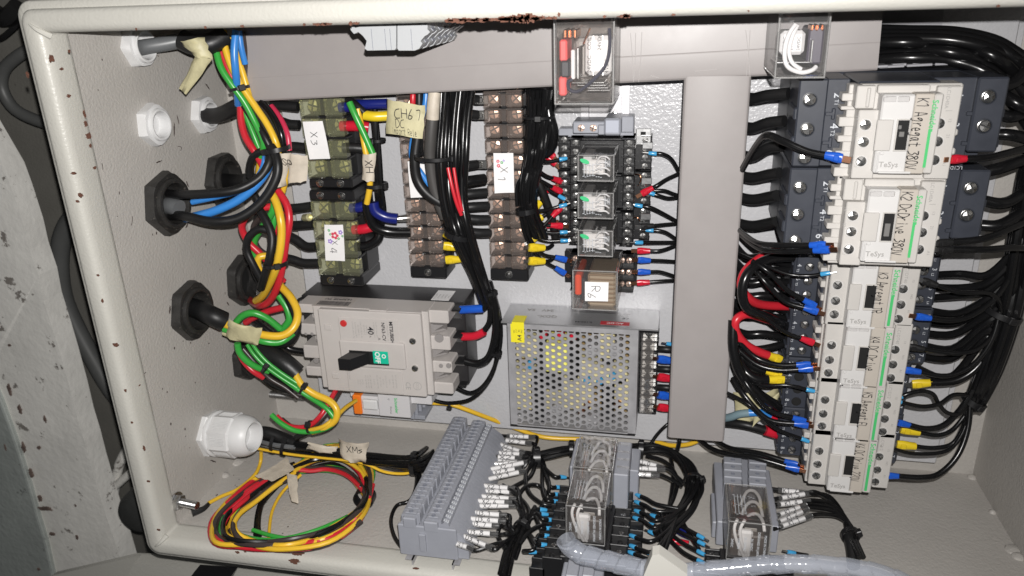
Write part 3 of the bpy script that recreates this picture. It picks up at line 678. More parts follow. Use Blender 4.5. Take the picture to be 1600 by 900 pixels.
# ============================================================ moulded case circuit breaker
def mp(x, y): return 440+x*.3, 400+y*.3        # crop coordinates -> photo pixels
def mbx(mb, x0, y0, x1, y1, z0, z1, c=.5):
    a = mp(x0, y0); b = mp(x1, y1); return pb(mb, a[0], a[1], b[0], b[1], z0, z1, c)
ZM = 63.0; yT = P(580, 487, ZM).y; yB = P(600, 617, ZM).y
xL = P(*mp(130, 480), 48).x; xR = P(*mp(890, 480), 48).x
mc = thing('circuit_breaker', 'beige three pole moulded case breaker with black handle and green OFF mark', 'circuit breaker', ((xL+xR)/2, yB, 0))
mb = MB(); mb.box(xL-6, yB, 0, xR+9, yT, 34, 1.0); obj('base', mb, mat('breaker_black', (0.022, 0.021, 0.022), .35, vary=.1), mc)
xc0, xc1 = P(*mp(212, 480), ZM).x, P(*mp(735, 480), ZM).x
mb = MB()
mb.box(xc0-7, yB, 33, xc1+5, yT, 58, .8)
hgt = yT-yB
def comb(x0, x1, zt, flip):
    # three slots between four fingers
    fing = ((0, .105), (.235, .135), (.5, .16), (.765, .12)) if not flip else ((0, .15), (.30, .165), (.60, .14), (.86, .14))
    for f0, fh in fing:
        mb.box(x0, yT-hgt*(f0+fh), 33, x1, yT-hgt*f0, zt, 1.0)
comb(xL, xc0-6, 55, False); comb(xc1+4, xR, 54, True)
mb.box(xL+6, yB+2, 33, xc0-6, yT-2, 40); mb.box(xc1+4, yB+2, 33, xR-16, yT-2, 38)
obj('case', mb, BEIGE, mc)
mb = MB(); mb.box(xc0, yB+.4, 57, xc1, yT-.4, ZM, .9); mbx(mb, 305, 450, 640, 585, ZM-1, ZM+3, 1.2); mbx(mb, 300, 325, 605, 448, ZM-1, ZM+1.0, .5); mbx(mb, 345, 590, 630, 712, ZM-1, ZM+1.0, .5)
mb.box(xc0+46, yT-.4, 55, xc0+62, yT+1.2, ZM-.8, .5); mb.box(xc0+62, yT-.3, 56, xc1, yT+.6, ZM-1.5, .3); 
mbx(mb, 222, 358, 258, 388, ZM-.5, ZM+1.2, .5); mbx(mb, 262, 612, 296, 640, ZM-.5, ZM+1.2, .5)
obj('front_cover', mb, BEIGE, mc)
mb = MB()
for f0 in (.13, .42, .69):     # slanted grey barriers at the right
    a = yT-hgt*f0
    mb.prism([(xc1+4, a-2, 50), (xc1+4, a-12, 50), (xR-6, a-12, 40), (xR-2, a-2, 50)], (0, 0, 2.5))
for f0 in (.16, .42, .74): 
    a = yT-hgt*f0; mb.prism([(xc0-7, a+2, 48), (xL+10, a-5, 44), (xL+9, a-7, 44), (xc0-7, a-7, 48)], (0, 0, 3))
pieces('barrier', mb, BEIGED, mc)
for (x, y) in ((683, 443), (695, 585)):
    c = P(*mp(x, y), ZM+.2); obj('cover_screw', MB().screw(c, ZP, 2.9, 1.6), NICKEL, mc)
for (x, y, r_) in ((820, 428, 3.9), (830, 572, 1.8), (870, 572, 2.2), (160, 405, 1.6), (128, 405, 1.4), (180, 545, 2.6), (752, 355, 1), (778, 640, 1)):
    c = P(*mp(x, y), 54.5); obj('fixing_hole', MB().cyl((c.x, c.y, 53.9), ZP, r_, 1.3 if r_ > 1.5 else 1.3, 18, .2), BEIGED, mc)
mb = MB(); mbx(mb, 355, 497, 556, 566, ZM+2.5, ZM+3.2, .1); obj('handle_slot', mb, HBLACK, mc)
mb = MB(); mbx(mb, 476, 499, 554, 562, ZM+3, ZM+4.2, .3); gp = obj('off_plate', mb, mat('signal_green', (0.01, 0.46, 0.29), .35), mc)
p = P(*mp(531, 523), ZM+4.4); text('O', 5.2, p, DOWN, RIGHT, PAPER, mc, bold=.03); p = P(*mp(499, 529), ZM+4.4); text('OFF', 6.2, p, DOWN, RIGHT, PAPER, mc, bold=.03)
mb = MB(); a = P(*mp(408, 500), ZM+4); b = P(*mp(382, 562), ZM+4)
sx0, sx1 = P(*mp(360, 530), ZM+4).x, P(*mp(425, 530), ZM+4).x; y0_, y1_ = a.y-.5, b.y+1
mb.prism([(sx0, y0_, ZM+2.6), (sx1+6, y0_, ZM+2.6), (sx1-6, y0_, ZM+18), (sx0-5, y0_, ZM+18)], (0, y1_-y0_, 0)); obj('handle', mb, BLACK, mc)
mb = MB(); c = P(*mp(323, 350), ZM+1); mb.cyl(c, ZP, 3.0, 1.2, 24, .4); obj('trip_button', mb, mat('button_red', (.5, .03, .03), .4), mc)
TXm = lambda x, y, s, size, z=ZM+1.25, **k: text(s, size, P(*mp(x, y), z), DOWN, RIGHT, k.get('mt', INKG), mc, bold=k.get('bold', 0))
TXm(572, 402, 'MITSUBISHI', 4.2, mt=INK, bold=.03); TXm(530, 395, 'NF63-CV', 4.4, mt=INK, bold=.015); TXm(462, 390, '40', 7.4, mt=INK, bold=.02); TXm(462, 420, 'A', 2.6, mt=INK); TXm(508, 432, 'A', 3.4, mt=INK)
for x in (372, 386, 400, 414, 430, 443, 482, 494, 552): TXm(x, 385 if x != 552 else 400, ('3 POLES 690 V~ 50', 'Icu 5 kA 400V', 'Ui 600V Uimp 6kV', 'AC DC 50-60Hz', 'IEC 60947-2', 'GB14048.2')[x % 6], 1.9)
for x in (398, 410, 422, 440, 452, 464, 482, 500, 515, 530, 545, 562, 580, 596): TXm(x, 655, ('AC 230 400 440', 'Ics Icu 7.5 5 2.5', 'CAT.A', 'kA 10 5 2.5')[x % 4], 1.9)
TXm(352, 620, 'MITSUBISHI', 1.8); TXm(658, 676, 'CE', 6.2, ZM+.1, bold=.0)
c = P(*mp(707, 678), ZM+.1); mb = MB()
for q in range(24):
    a_ = 2*math.pi*q/24; b_ = 2*math.pi*(q+1)/24; i = [mb.V(c+Vector((math.cos(t_)*r_, math.sin(t_)*r_, 0))) for t_, r_ in ((a_, 3.9), (b_, 3.9), (b_, 3.5), (a_, 3.5))]; mb.F(*i[::-1])
obj('lettering', mb, INKG, mc, smooth=0); TXm(707, 678, 'CCC', 3.0, ZM+.1)
# pixelly square code mark is left out; top face label and bar code
mb = MB(); a, b = P(*mp(150, 248), 50), P(*mp(375, 262), 50)
ztop = yT+.12
mb.box(xc0-8, yT, 34.5, xc0+27, yT+.15, 57, 0); obj('rating_label', mb, mat('label_beige', (.46, .42, .39), .5), mc)
text('163093E TU', 5.0, (xc0+10, yT+.2, 40), -XP, ZP, INK, mc, bold=.03); text('MADE IN JAPAN', 2.4, (xc0+10, yT+.2, 36.4), -XP, ZP, INK, mc)
mb = MB(); x = xc0-5; rnd = random.Random(2)
while x < xc0+24: w_ = rnd.uniform(.25, .9); mb.box(x, yT+.15, 45, x+w_, yT+.25, 54, 0); x += w_+rnd.uniform(.3, .7)
obj('bar_code', mb, INK, mc, smooth=0)
mb = MB(); mb.box(xR-22, yT, 8, xR-6, yT+.15, 31, 0); obj('rating_label', mb, PAPER, mc)
for k in range(5): text(('NF63-CV 3P', '40A 2014', 'No 8412', 'AC600V', 'LOT 31')[k], 2.4, (xR-20+3*k, yT+.2, 22), ZP, -XP, INKG, mc)
# terminals at the right: metal tab and screw
for k, f0 in enumerate((.09, .375, .665)):
    yy = yT-hgt*f0-2.5; mb = MB(); mb.box(xR-15, yy-5, 33, xR+6, yy+5, 35, .3); mb.cyl((xR-5, yy, 35), ZP, 4.4, 2.4, 16, .5); tb = obj('terminal', mb, STEEL, mc); obj('screw', MB().screw((xR-5, yy, 37.2), ZP, 3.0, 1.8), NICKEL, mc)
for k in range(4):
    yy = yT-hgt*(.0+.315*k)-1; mb = MB(); mb.box(xR+1, min(yy, yT-1)-1.6, 10, xR+8.5, min(yy, yT-1), 48-6*(k == 3), .4); obj('phase_barrier', mb, BLACK, mc)

# small breaker below
sb = thing('miniature_breaker', 'small white breaker with orange end lever hanging below the beige breaker', 'circuit breaker', P(600, 640, 0))
zb = 42.0
mb = MB(); pb(mb, 591, 617, 640, 652, 5, zb, .8); pb(mb, 547, 613, 676, 625, 4, zb-12, .8); pb(mb, 563, 620, 592, 649, 5, zb-2, 1.2); pb(mb, 640, 612, 674, 632, 5, zb-6, .8); obj('case', mb, mat('breaker_white', (.56, .55, .56), .35), sb)
mb = MB(); pb(mb, 566, 626, 589, 641, zb-3, zb+1.5, 1.2); obj('toggle', mb, NYLON, sb)
mb = MB(); pb(mb, 551, 618, 564, 648, 12, zb+.5, 1.2); obj('lever', mb, mat('orange_plastic', (.80, .19, .02), .35), sb)
mb = MB()
for k in range(4): pb(mb, 640+k*6, 622+0*k, 646+k*6, 655-6*k, 4, zb-14-4*k, .4)
pb(mb, 604, 648, 664, 654, 2, zb-16, .4); obj('foot', mb, TBG, sb)
text('Schneider', 4.0, P(619, 634, zb+.1), DOWN, RIGHT, GREENP, sb, bold=.03); text('Domae', 2.6, P(611, 641, zb+.1), DOWN, RIGHT, INK, sb); text('O', 2.6, P(607, 624, zb+.1), DOWN, RIGHT, INK, sb)

# ============================================================ power supply with perforated cover
yT = -261.0; ZS = 41.0; xl, xr = P(795, 580, ZS).x, P(996, 580, ZS).x; yb = P(900, 672, ZS).y
ps = thing('power_supply', 'metal box power supply with a perforated cover full of round holes', 'power supply', ((xl+xr)/2, yb, 0))
hx0, hx1 = P(805, 590, ZS).x, P(984, 590, ZS).x; hy1, hy0 = P(900, 518, ZS).y, yb+.8
cols = 19; px_ = (hx1-hx0)/cols; ph = px_*1.13; rows = int((hy1-hy0)/ph); hr = px_*.36
mb = MB()
for i in range(cols):
    for j in range(rows):
        cx = hx0+px_*(i+.5); cy = hy1-ph*(j+.5)-(ph/2 if i % 2 else 0)+ph*.25
        if cy-ph*.5 < hy0-.9: continue
        ri, ro = [], []
        for k in range(12):
            a = math.radians(30*k); ri.append(mb.V((cx+hr*math.cos(a), cy+hr*math.sin(a), ZS)))
        hexo = [(px_*.6667, 0), (px_*.5, ph*.25), (px_*.3333, ph*.5), (0, ph*.5), (-px_*.3333, ph*.5), (-px_*.5, ph*.25), (-px_*.6667, 0), (-px_*.5, -ph*.25), (-px_*.3333, -ph*.5), (0, -ph*.5), (px_*.3333, -ph*.5), (px_*.5, -ph*.25)]
        ro = [mb.V((cx+u, cy+v, ZS)) for u, v in hexo]
        rb = [mb.V((cx+hr*math.cos(math.radians(30*k)), cy+hr*math.sin(math.radians(30*k)), ZS-1.1)) for k in range(12)]
        for k in range(12):
            k2 = (k+1) % 12; mb.F(ri[k], ro[k], ro[k2], ri[k2]); mb.F(rb[k], ri[k], ri[k2], rb[k2])
obj('perforated_cover', mb, GALV, ps, smooth=0)
mb = MB(); e = .12
mb.box(xl, hy1-.3, ZS-1, xr, yT, ZS+e, .1); mb.box(xl, yb, ZS-1, hx0+.7, hy1, ZS+e, .1); mb.box(hx1-.7, yb, ZS-1, xr, hy1, ZS+e, .1); mb.box(xl, yb, ZS-1, xr, yb+1.0, ZS+e, .1)
mb.box(xl, yb, 2, xl+1, yT, ZS-.6); mb.box(xr-1, yb, 2, xr, yT, ZS-.6); mb.box(xl, yb, 2, xr, yb+1, ZS-.6)
obj('frame', mb, GALV, ps)
mb = MB(); mb.box(xl-5, yT-1, 1, xr+16, yT+.4, ZS+1.2, .2); mb.box(xl-5, yb, .2, xr+16, yT, 1.4); obj('chassis', mb, mat('brushed_aluminium', (.55, .55, .56), .33, .8, vary=.08, vscale=120), ps)
tx = lambda s, size, x, z, **k: text(s, size, (x, yT+.5, z), -XP, ZP, k.get('mt', INKG), ps, bold=k.get('bold', 0))
tx('24V   5A', 6.6, xl+24, 13, bold=.02); tx('QDX-', 6.6, xl+32, 26, bold=.02); tx('S-150-24', 4.0, xl+64, 34, mt=INK, bold=.02); tx('INPUT 110/220V AC', 2.2, xl+92, 13); tx('OUTPUT 24V 5A', 2.2, xl+92, 17); tx('CE', 4.5, xl+98, 22, mt=INK); tx('50/60Hz', 2.2, xl+66, 24)
mb = MB(); mb.box(xl+78, yT+.42, 30, xl+102, yT+.5, 37, 0); obj('red_label', mb, mat('label_red', (.42, .03, .04), .5), ps, smooth=0); text('AC-DC', 4.4, (xl+90, yT+.56, 33.5), -XP, ZP, PAPER, ps, bold=.02)
mb = MB(); pb(mb, 798, 492+14, 819, 535, ZS, ZS+.4, 0); a = P(800, 500, ZS); b = P(819, 500, ZS); mb.box(a.x, yT+.5, 28, b.x, yT+.8, ZS+1.4, 0); mb.box(a.x, yT-6, ZS+1.2, b.x, yT+.8, ZS+1.5, 0); obj('yellow_label', mb, mat('label_yellow', (.75, .66, .02), .5), ps, smooth=0)
text('A4', 5.0, P(812, 528, ZS+.5), YP, -XP, INK, ps, bold=.01)
for k in range(4): text('QC PASS OK'[k:k+7], 2.0, P(803+4*k, 514, ZS+.5), YP, -XP, INK, ps)
# innards seen through the holes
CRM = mat('bobbin_cream', (.62, .55, .30), .5); PCB = mat('pcb', (.25, .17, .07), .5)
mb = MB(); mb.box(xl+3, yb+3, 6, xr-3, yT-3, 8); obj('circuit_board', mb, PCB, ps)
def ib(name, mt, *rs):
    for (x0, y0, x1, y1, z1) in rs: obj(name, pb(MB(), x0, y0, x1, y1, 8, z1, .8), mt, ps)
ib('transformer', mat('coil_yellow', (.80, .76, .18), .45), (852, 538, 886, 582, 36))
ib('bobbin', CRM, (806, 528, 840, 560, 30), (800, 580, 834, 640, 30), (925, 575, 980, 600, 32), (905, 565, 925, 640, 31), (960, 590, 984, 640, 32), (880, 590, 905, 640, 30), (935, 520, 960, 560, 26), (850, 612, 880, 640, 24))
ib('heat_sink', BLACK, (842, 520, 850, 600, 34), (888, 520, 902, 595, 33), (830, 590, 850, 665, 34), (940, 560, 958, 662, 26), (850, 585, 878, 610, 22))
for px, py, c_ in ((830, 566, FC), (828, 572, FC), (918, 591, FC), (938, 592, FC), (958, 584, FC), (850, 522, FR), (876, 523, FR), (896, 524, FR), (918, 630, COPPER), (966, 628, COPPER), (910, 640, COPPER)):
    c = P(px, py, 30); obj('capacitor', MB().lathe((c.x, c.y, 8), ZP, [(3.2, 0), (3.2, 27), (2.4, 28)], 16), c_, ps)
for px, py in ((925, 548), (962, 548), (870, 640), (925, 655), (812, 655)):
    c = P(px, py, 28); obj('capacitor', MB().lathe((c.x, c.y, 8), ZP, [(5.5, 0), (5.5, 22), (4.4, 23)], 20), GALV, ps)
# terminal row at the right of the supply
mb = MB(); tx0, tx1 = P(1002, 600, 22).x, P(1026, 600, 22).x; ty1, ty0 = P(1010, 519, 22).y, P(1010, 645, 22).y
mb.box(tx0-3, ty0, 2, tx1, ty1, 14, .5); n = 9; pt = (ty1-ty0)/n
for k in range(n+1): yy = ty1-pt*k; mb.box(tx0-2, yy-.7, 13, tx1+.6, yy+.7, 22, .3)
obj('terminal_block', mb, BLACK, ps)
for k in range(n):
    yy = ty1-pt*(k+.5); obj('screw', MB().screw((tx0+5, yy, 15), ZP, 2.9, 1.8), NICKEL, ps); obj('tab', MB().box(tx0, yy-3.4, 14, tx1-1, yy+3.4, 15, .2), NICKEL, ps)
mb = MB(); mb.box(tx0-1, ty0, 22.2, tx1-3, ty1-5, 23, .2); obj('terminal_shield', mb, CLEARD, ps)
# ============================================================ terminal strips on the plate
def strip(label, xl_, xr_, rows, end, h, cover, metal, two=True, endtop=None, sidew=0):
    """xl_, xr_: photo x of the edges at the end row and at the top (pairs); rows: photo y of the terminal rows"""
    x0 = P(xl_, end[0], h).x; x1 = P(xr_, end[0], h).x; xm = (xl_+xr_)/2
    ys = [P(xm, r, h-6).y for r in rows]; pt = (ys[0]-ys[-1])/(len(ys)-1)
    y1 = ys[0]+pt/2; y0 = ys[-1]-pt/2; ye = P(xm, end[1], h-4).y
    t = thing('terminal_strip', label, 'terminal strip', ((x0+x1)/2, ye, 0))
    mb = MB(); mb.box(x0+1, y0, 1, x1+1, y1, h-17, .6); mb.box((x0+x1)/2-2.2, y0, h-18, (x0+x1)/2+2.2, y1, h-5, .4)
    for k in range(len(ys)+1): mb.box(x0+.6, y1-pt*k-1.0, h-18, x1+.3, y1-pt*k+1.0, h-3.5, .4)
    pass
    obj('base', mb, BLACK, t)
    w_ = x1-x0
    for k, y in enumerate(ys):
        for sd, xx in ((0, x0+w_*.2), (1, x1-w_*.2)):
            obj('clamp_plate', MB().box(xx-w_*.125, y-pt*.30, h-14, xx+w_*.125, y+pt*.30, h-12.2, .5), metal, t)
            obj('screw', MB().screw((xx, y, h-11.9), (.03, .06, 1), min(pt*.34, 4.8), 3.0), metal, t)
    # see-through cover, one moulded cap a row
    for k, y in enumerate(ys):
        mb = MB(); mb.box(x0, y-pt*.47, h-9, x0+w_*.42, y+pt*.47, h, 1.0); mb.box(x1-w_*.42, y-pt*.47, h-9, x1, y+pt*.47, h, 1.0); mb.box(x0+w_*.4, y-pt*.4, h-7, x1-w_*.4, y+pt*.4, h-1.6, .5)
        obj('cover', mb, cover, t)
    mb = MB(); mb.box(x0-.5, ye, 1, x1+1.5, y0, h-2, 1.2)
    obj('end_block', mb, BLACK, t)
    ymid = (ye+y0)/2
    for xx in ((x0+w_*.25, x1-w_*.25) if two else ((x0+x1)/2,)):
        obj('fixing_screw', MB().lathe((xx, ymid, h-2.2), ZP, [(3.2, 0), (3.2, .6), (2.3, .7), (2.3, .2), (.1, .2)], 18, cap1=False).screw((xx, ymid, h-2), ZP, 2.0, 1.2), NICKEL, t)
    if endtop:
        yt2 = P(xm, endtop, h-4).y; obj('end_block', MB().box(x0-.5, y1, 1, x1+1.5, yt2, h-2, 1.2), BLACK, t)
        for xx in (x0+w_*.25, x1-w_*.25): obj('fixing_screw', MB().lathe((xx, (y1+yt2)/2, h-2.2), ZP, [(3.2, 0), (3.2, .6), (2.3, .7), (2.3, .2), (.1, .2)], 18, cap1=False).screw((xx, (y1+yt2)/2, h-2), ZP, 2.0, 1.2), NICKEL, t)
    return t, x0, x1
COPB = mat('copper_screw', (0.88, 0.64, 0.52), 0.36, 0.7)
s3, a3, b3 = strip('broad terminal strip with olive caps marked X3, left of the plate under the duct', 481, 545, (166, 197, 231, 262), (275, 293), 45, OLIVE, BRASS)
s4, a4, b4 = strip('broad terminal strip with olive caps marked X4, above the beige breaker', 498, 562, (327, 357, 386, 414), (427, 445), 45, OLIVE, BRASS, endtop=297)
s2, a2, b2 = strip('narrow terminal strip with pinkish caps between the blue sleeved wires and the black bundle', 640, 693, (140, 163, 186, 209, 231, 253, 275, 297, 319, 340.5, 362, 383, 404), (414, 433), 32, AMBER, COPB, two=False)
s1, a1, b1 = strip('narrow terminal strip with pinkish caps marked X1, beside the relay column', 766, 822, (133, 155, 179, 203, 227, 251, 275, 298, 320.5, 343, 364.5, 386, 407), (417, 437), 32, AMBER, COPB, two=False)
def paper(parent, name, c, z, mt=PAPER, n=3, bend=.6):
    """c: four photo corners tl tr br bl on plane z"""
    q = [P(x, y, z) for x, y in c]; rows = []
    for i in range(n+1):
        a = q[0].lerp(q[3], i/n); b = q[1].lerp(q[2], i/n); rows.append([a.lerp(b, j/4)+Vector((0, 0, bend*math.sin(3.1*j/4+i))) for j in range(5)])
    mb = MB().sheet([r for r in rows], -.25); return obj(name, mb, mt, parent, smooth=60)
paper(s3, 'paper_label', ((473, 190), (504, 189), (516, 248), (484, 249)), 46.5)
hand('X', 6, P(491, 212, 48), DOWN, RIGHT, INK, s3, wt=.08, seed=3); hand('3', 5, P(491, 224, 48), DOWN, RIGHT, INK, s3, wt=.09, seed=4)
paper(s4, 'paper_label', ((507, 351), (536, 351), (539, 408), (509, 407)), 46.5)
hand('X', 5, P(523, 380, 48), DOWN, RIGHT, INK, s4, wt=.08, seed=5); hand('4', 6, P(521, 393, 48), DOWN, RIGHT, INK, s4, wt=.08, seed=6)
paper(s1, 'paper_label', ((771, 239), (802, 239), (803.5, 301), (773, 302)), 33.5)
hand('X', 6, P(788, 267, 35), DOWN, RIGHT, INK, s1, wt=.07, seed=7); hand('1', 6, P(784, 282, 35), DOWN, RIGHT, INK, s1, wt=.07, seed=8)
paper(s2, 'paper_label', ((637, 252), (669, 250), (673, 308), (642, 309)), 33.5)
def flower(parent, px, py, z, r, mt_, seed):
    rnd = random.Random(seed); mb = MB(); c = P(px, py, z)
    for k in range(5):
        a = 6.28*k/5+seed; d = Vector((math.cos(a), math.sin(a), 0))*r; pts = [c+d+Vector((math.cos(b_)*r*.62, math.sin(b_)*r*.62, .01*k)) for b_ in [6.28*j/8 for j in range(8)]]; mb.F(*[mb.V(p) for p in pts])
    obj('printed_flower', mb, mt_, parent, smooth=0)
PR, PV, PG = mat('print_rose', (.6, .06, .10), .6), mat('print_violet', (.30, .20, .55), .6), mat('print_leaf', (.08, .35, .12), .6)
for px, py, r_, m_ in ((523, 368, 2.2, PR), (532, 363, 1.3, PV), (516, 377, 1.4, PV), (514, 360, .8, PG), (529, 373, .8, PG), (516, 366, .7, PG), (535, 369, .7, PG)): flower(s4, px, py, 48, r_, m_, px % 7)
for px, py, r_, m_ in ((778, 252, .9, PR), (779, 259, 1.0, PR), (784, 254, .8, PG), (787, 251, .6, PV)): flower(s1, px, py, 35, r_, m_, px % 7)

# ============================================================ relay column on its rail
def edges(t, M, x0, y0, z0, x1, y1, z1, r=.45):  # thin bars added along the case edges as painted highlight lines
    mb = MB(M)
    for a, b in (((x0,y0,z1),(x1,y0,z1)), ((x1,y0,z1),(x1,y1,z1)), ((x1,y1,z1),(x0,y1,z1)), ((x0,y1,z1),(x0,y0,z1)), ((x0,y0,z0),(x0,y0,z1)), ((x1,y0,z0),(x1,y0,z1)), ((x1,y1,z0),(x1,y1,z1)), ((x0,y1,z0),(x0,y1,z1))):
        mb.tube([a, b], r, 6, 1, smooth=False)
    return obj('edge_highlight', mb, EDGE, t)
def relay(name, label, M, u, v, h, base=4, case=None, style='white', group=None, sticker=True, at=None):
    """local frame: u across, v up the picture, h towards the viewer"""
    t = thing(name, label, 'relay', at if at else M @ Vector((0, 0, 0)), group)
    cs = case or CLEAR
    mb = MB(M); mb.box(-u/2, -v/2, 0, u/2, v/2, base, .5); obj('socket_base', mb, BLACK, t)
    mb = MB(M); mb.box(-u/2, -v/2, base, u/2, v/2, h, 1.6)
    obj('case', mb, cs, t)
    edges(t, M, -u/2+.5, -v/2+.5, base, u/2-.5, v/2-.5, h-.5)
    if style == 'dark':
        mb = MB(M); mb.box(-u*.40, -v*.42, base, u*.38, v*.42, h*.62, 1); obj('contact_carrier', mb, mat('carrier_brown', (.085, .068, .058), .4), t)
        mb = MB(M); mb.box(-u*.10, -v*.30, h*.6, u*.22, v*.10, h*.70, .8); obj('coil', mb, mat('coil_grey', (.30, .28, .26), .4), t)
        for q in range(3): mb = MB(M); mb.box(-u*.36+q*1.6, -v*.4, h*.62, -u*.36+q*1.6+.7, v*.4, h*.7, .2); obj('contact_spring', mb, COPPER if q == 1 else STEEL, t)
        for k in range(3):
            y = v*(.30-.30*k); mb = MB(M); mb.tube([(-u*.14, y*.8-v*.04, h*.74), (u*.02, y+v*.10, h*.90), (u*.20, y+v*.11, h*.93), (u*.31, y-v*.02, h*.90), (u*.34, y-v*.16, h*.80)], 1.15, 8, 4); obj('lead', mb, PAPER, t)
    if style == 'white':
        for q in (-.1, .05): obj('contact_pin', MB(M).lathe((u*q, v*.3, h*.5), (0, 0, 1), [(1.6, 0), (1.6, h*.2), (1, h*.24)], 10), STEEL, t)
        mb = MB(M); mb.box(-u*.34, -v*.36, h*.60, u*.20, v*.20, h*.74, 1); obj('inner_label', mb, mat('inner_label', (.62, .60, .58), .5), t)
        mb = MB(M); mb.lathe((-u*.12, 0, h*.42), (1, 0, 0), [(v*.30, 0), (v*.30, u*.34)], 18); obj('coil', mb, PAPER, t)
        mb = MB(M); mb.box(-u*.40, -v*.34, base, -u*.14, v*.36, h*.72, .6); mb.box(-u*.16, -v*.10, h*.55, u*.22, v*.34, h*.60, .3); obj('armature', mb, mat('armature_grey', (.48, .47, .46), .4, .3), t)
        mb = MB(M); mb.box(u*.27, -v*.38, base, u*.40, v*.38, h*.80, .5); obj('contact_carrier', mb, mat('carrier_dark', (.06, .055, .05), .4), t)
        for k in range(4):
            y = v*(.34-.21*k); mb = MB(M); mb.tube([(-u*.02, y*.6-v*.1, h*.80), (u*.10, y+v*.04, h*.90), (u*.26, y+v*.06, h*.92), (u*.35, y-v*.06, h*.86)], .62, 7, 4); obj('lead', mb, PAPER, t)
        if sticker:
            mb = MB(M); c = Vector((-u*.30, v*.26, h+.08))
            n = 16; mb.F(*[mb.V(c+Vector((math.cos(6.28*k/n)*3.4, math.sin(6.28*k/n)*1.7-math.cos(6.28*k/n)*1.0, 0))) for k in range(n)]); obj('check_mark', mb, mat('sticker_green', (.03, .42, .16), .5), t, smooth=0)
            for k, s_ in enumerate(('OMRON', 'MY4N', '24VDC')): text(s_, 1.6, M @ Vector((u*(.26+.055*k), v*.18, h+.07)), M.to_3x3() @ Vector((0, -1, 0)), M.to_3x3() @ Vector((1, 0, 0)), INKW, t)
    if style != 'none':
        mb = MB(M); rnd = random.Random(int(u*7+h))
        for k in range(9):
            x = -u*.36+u*.06*k; 
            for q in range(3): y = v*(-.3+.22*q+rnd.uniform(-.04, .04)); mb.F(*[mb.V((x+a, y+b, h+.05)) for a, b in ((0, 0), (u*.045, 0), (u*.045, .35), (0, .35))])
        for q in range(4): x = -u*.32+q*u*.08; mb.F(*[mb.V((x+a, -v*.3+b, h+.06)) for a, b in ((0, 0), (.3, 0), (.3, v*.5), (0, v*.5))])
        obj('wiring_print', mb, INKW, t, smooth=0)
    return t
zS = 34.0
ry = [(242, 284), (301, 342.5), (360, 401.5)]
xl, xr = P(902, 262, 75).x, P(960, 262, 75).x
labs = ('clear relay with a green tick sticker, uppermost in the relay column', 'clear relay with a green tick sticker, middle one of the column', 'clear relay with a green tick sticker, just above the taped R6 relay')
for (y0_, y1_), lb in zip(ry, labs):
    yt_, yb_ = P(930, y0_, 75).y, P(930, y1_, 75).y
    M = Matrix.Translation(((xl+xr)/2, (yt_+yb_)/2, zS)); relay('plug_in_relay', lb, M, xr-xl, yt_-yb_, 75-zS, group='clear relays in the middle column')
# their socket blocks
for k, (y0_, y1_) in enumerate(ry):
    yc = P(930, (y0_+y1_)/2, 75).y
    lb = ('black screw socket under the uppermost clear relay', 'black screw socket under the middle clear relay', 'black screw socket under the clear relay above R6')[k]
    t = thing('relay_socket', lb, 'socket', (-55, yc, 0), 'relay sockets in the middle column')
    mb = MB(); X0, X1 = P(890, 300, zS).x, P(990, 300, zS).x; hy = 13.6
    mb.box(X0, yc-hy, 8, X1, yc+hy, zS-4, .5); mb.box(X0+8, yc-hy+1, zS-6, X1-8, yc+hy-1, zS, .5)
    XA, XB = P(873, 300, 20).x, P(1016, 300, 20).x
    mb.box(XA, yc-hy+.6, 6, XB, yc+hy-.6, 18, .5)
    for q in range(5):
        yy = yc+hy-q*(hy*2/4.0)
        mb.box(X0-.4, max(yy-.5, yc-hy), 8, X0+10, min(yy+.5, yc+hy), zS+1.5, .2); mb.box(X1-10, max(yy-.5, yc-hy), 8, X1+.4, min(yy+.5, yc+hy), zS+1.5, .2)
        mb.box(XA-.4, max(yy-.5, yc-hy), 8, XA+8, min(yy+.5, yc+hy), 21, .2); mb.box(XB-8, max(yy-.5, yc-hy), 8, XB+.4, min(yy+.5, yc+hy), 21, .2)
    obj('body', mb, BLACK, t)
    for q in range(4):
        yy = yc+hy-(q+.5)*(hy*2/4.0)
        for xx, z in ((X0+4.2, zS-3.9), (X1-4.2, zS-3.9), (XA+4.4, 18.1), (XB-5, 18.1)): obj('screw', MB().screw((xx, yy, z), (0.08, .12, 1), 2.35, 2.0), NICKEL, t)
    obj('rail_tab', MB().box(XB-7, yc+4, 21, XB+1, yc+9, 21.8, .3), STEEL, t)
# end stop, rail
t = thing('din_rail', 'galvanised mounting rail running down behind the relay column', 'rail', (-55, -200, 0))
x0, x1 = P(908, 180, 6).x, P(983, 180, 6).x
mb = MB(); y0_, y1_ = -246, -40
mb.box(x0, y0_, 6.5, x0+5, y1_, 7.5); mb.box(x1-5, y0_, 6.5, x1, y1_, 7.5); mb.box(x0+5, y0_, .4, x0+6, y1_, 7.2); mb.box(x1-6, y0_, .4, x1-5, y1_, 7.2); mb.box(x0+5.5, y0_, .3, x1-5.5, y1_, 1.3)
obj('rail', mb, GALV, t); obj('screw', MB().screw(P(960, 179, 8), ZP, 2.6, 2), NICKEL, t)
t = thing('end_stop', 'grey clamp with two screws on top of the relay column', 'end stop', P(945, 200, 0))
mb = MB(); pb(mb, 895, 190, 945, 209, 8, 32, .8); pb(mb, 944, 185, 970, 212, 8, 36, 1.2); pb(mb, 969, 182, 990, 207, 6, 22, .6); pb(mb, 934, 195, 945, 211, 6, 34, .8); pb(mb, 873, 201, 990, 216, 6, 18, .5)
obj('body', mb, TBG, t)
for px in (908, 927): obj('screw', MB().screw(P(px, 200, 32.1), ZP, 2.6, 1.6), COPB, t)
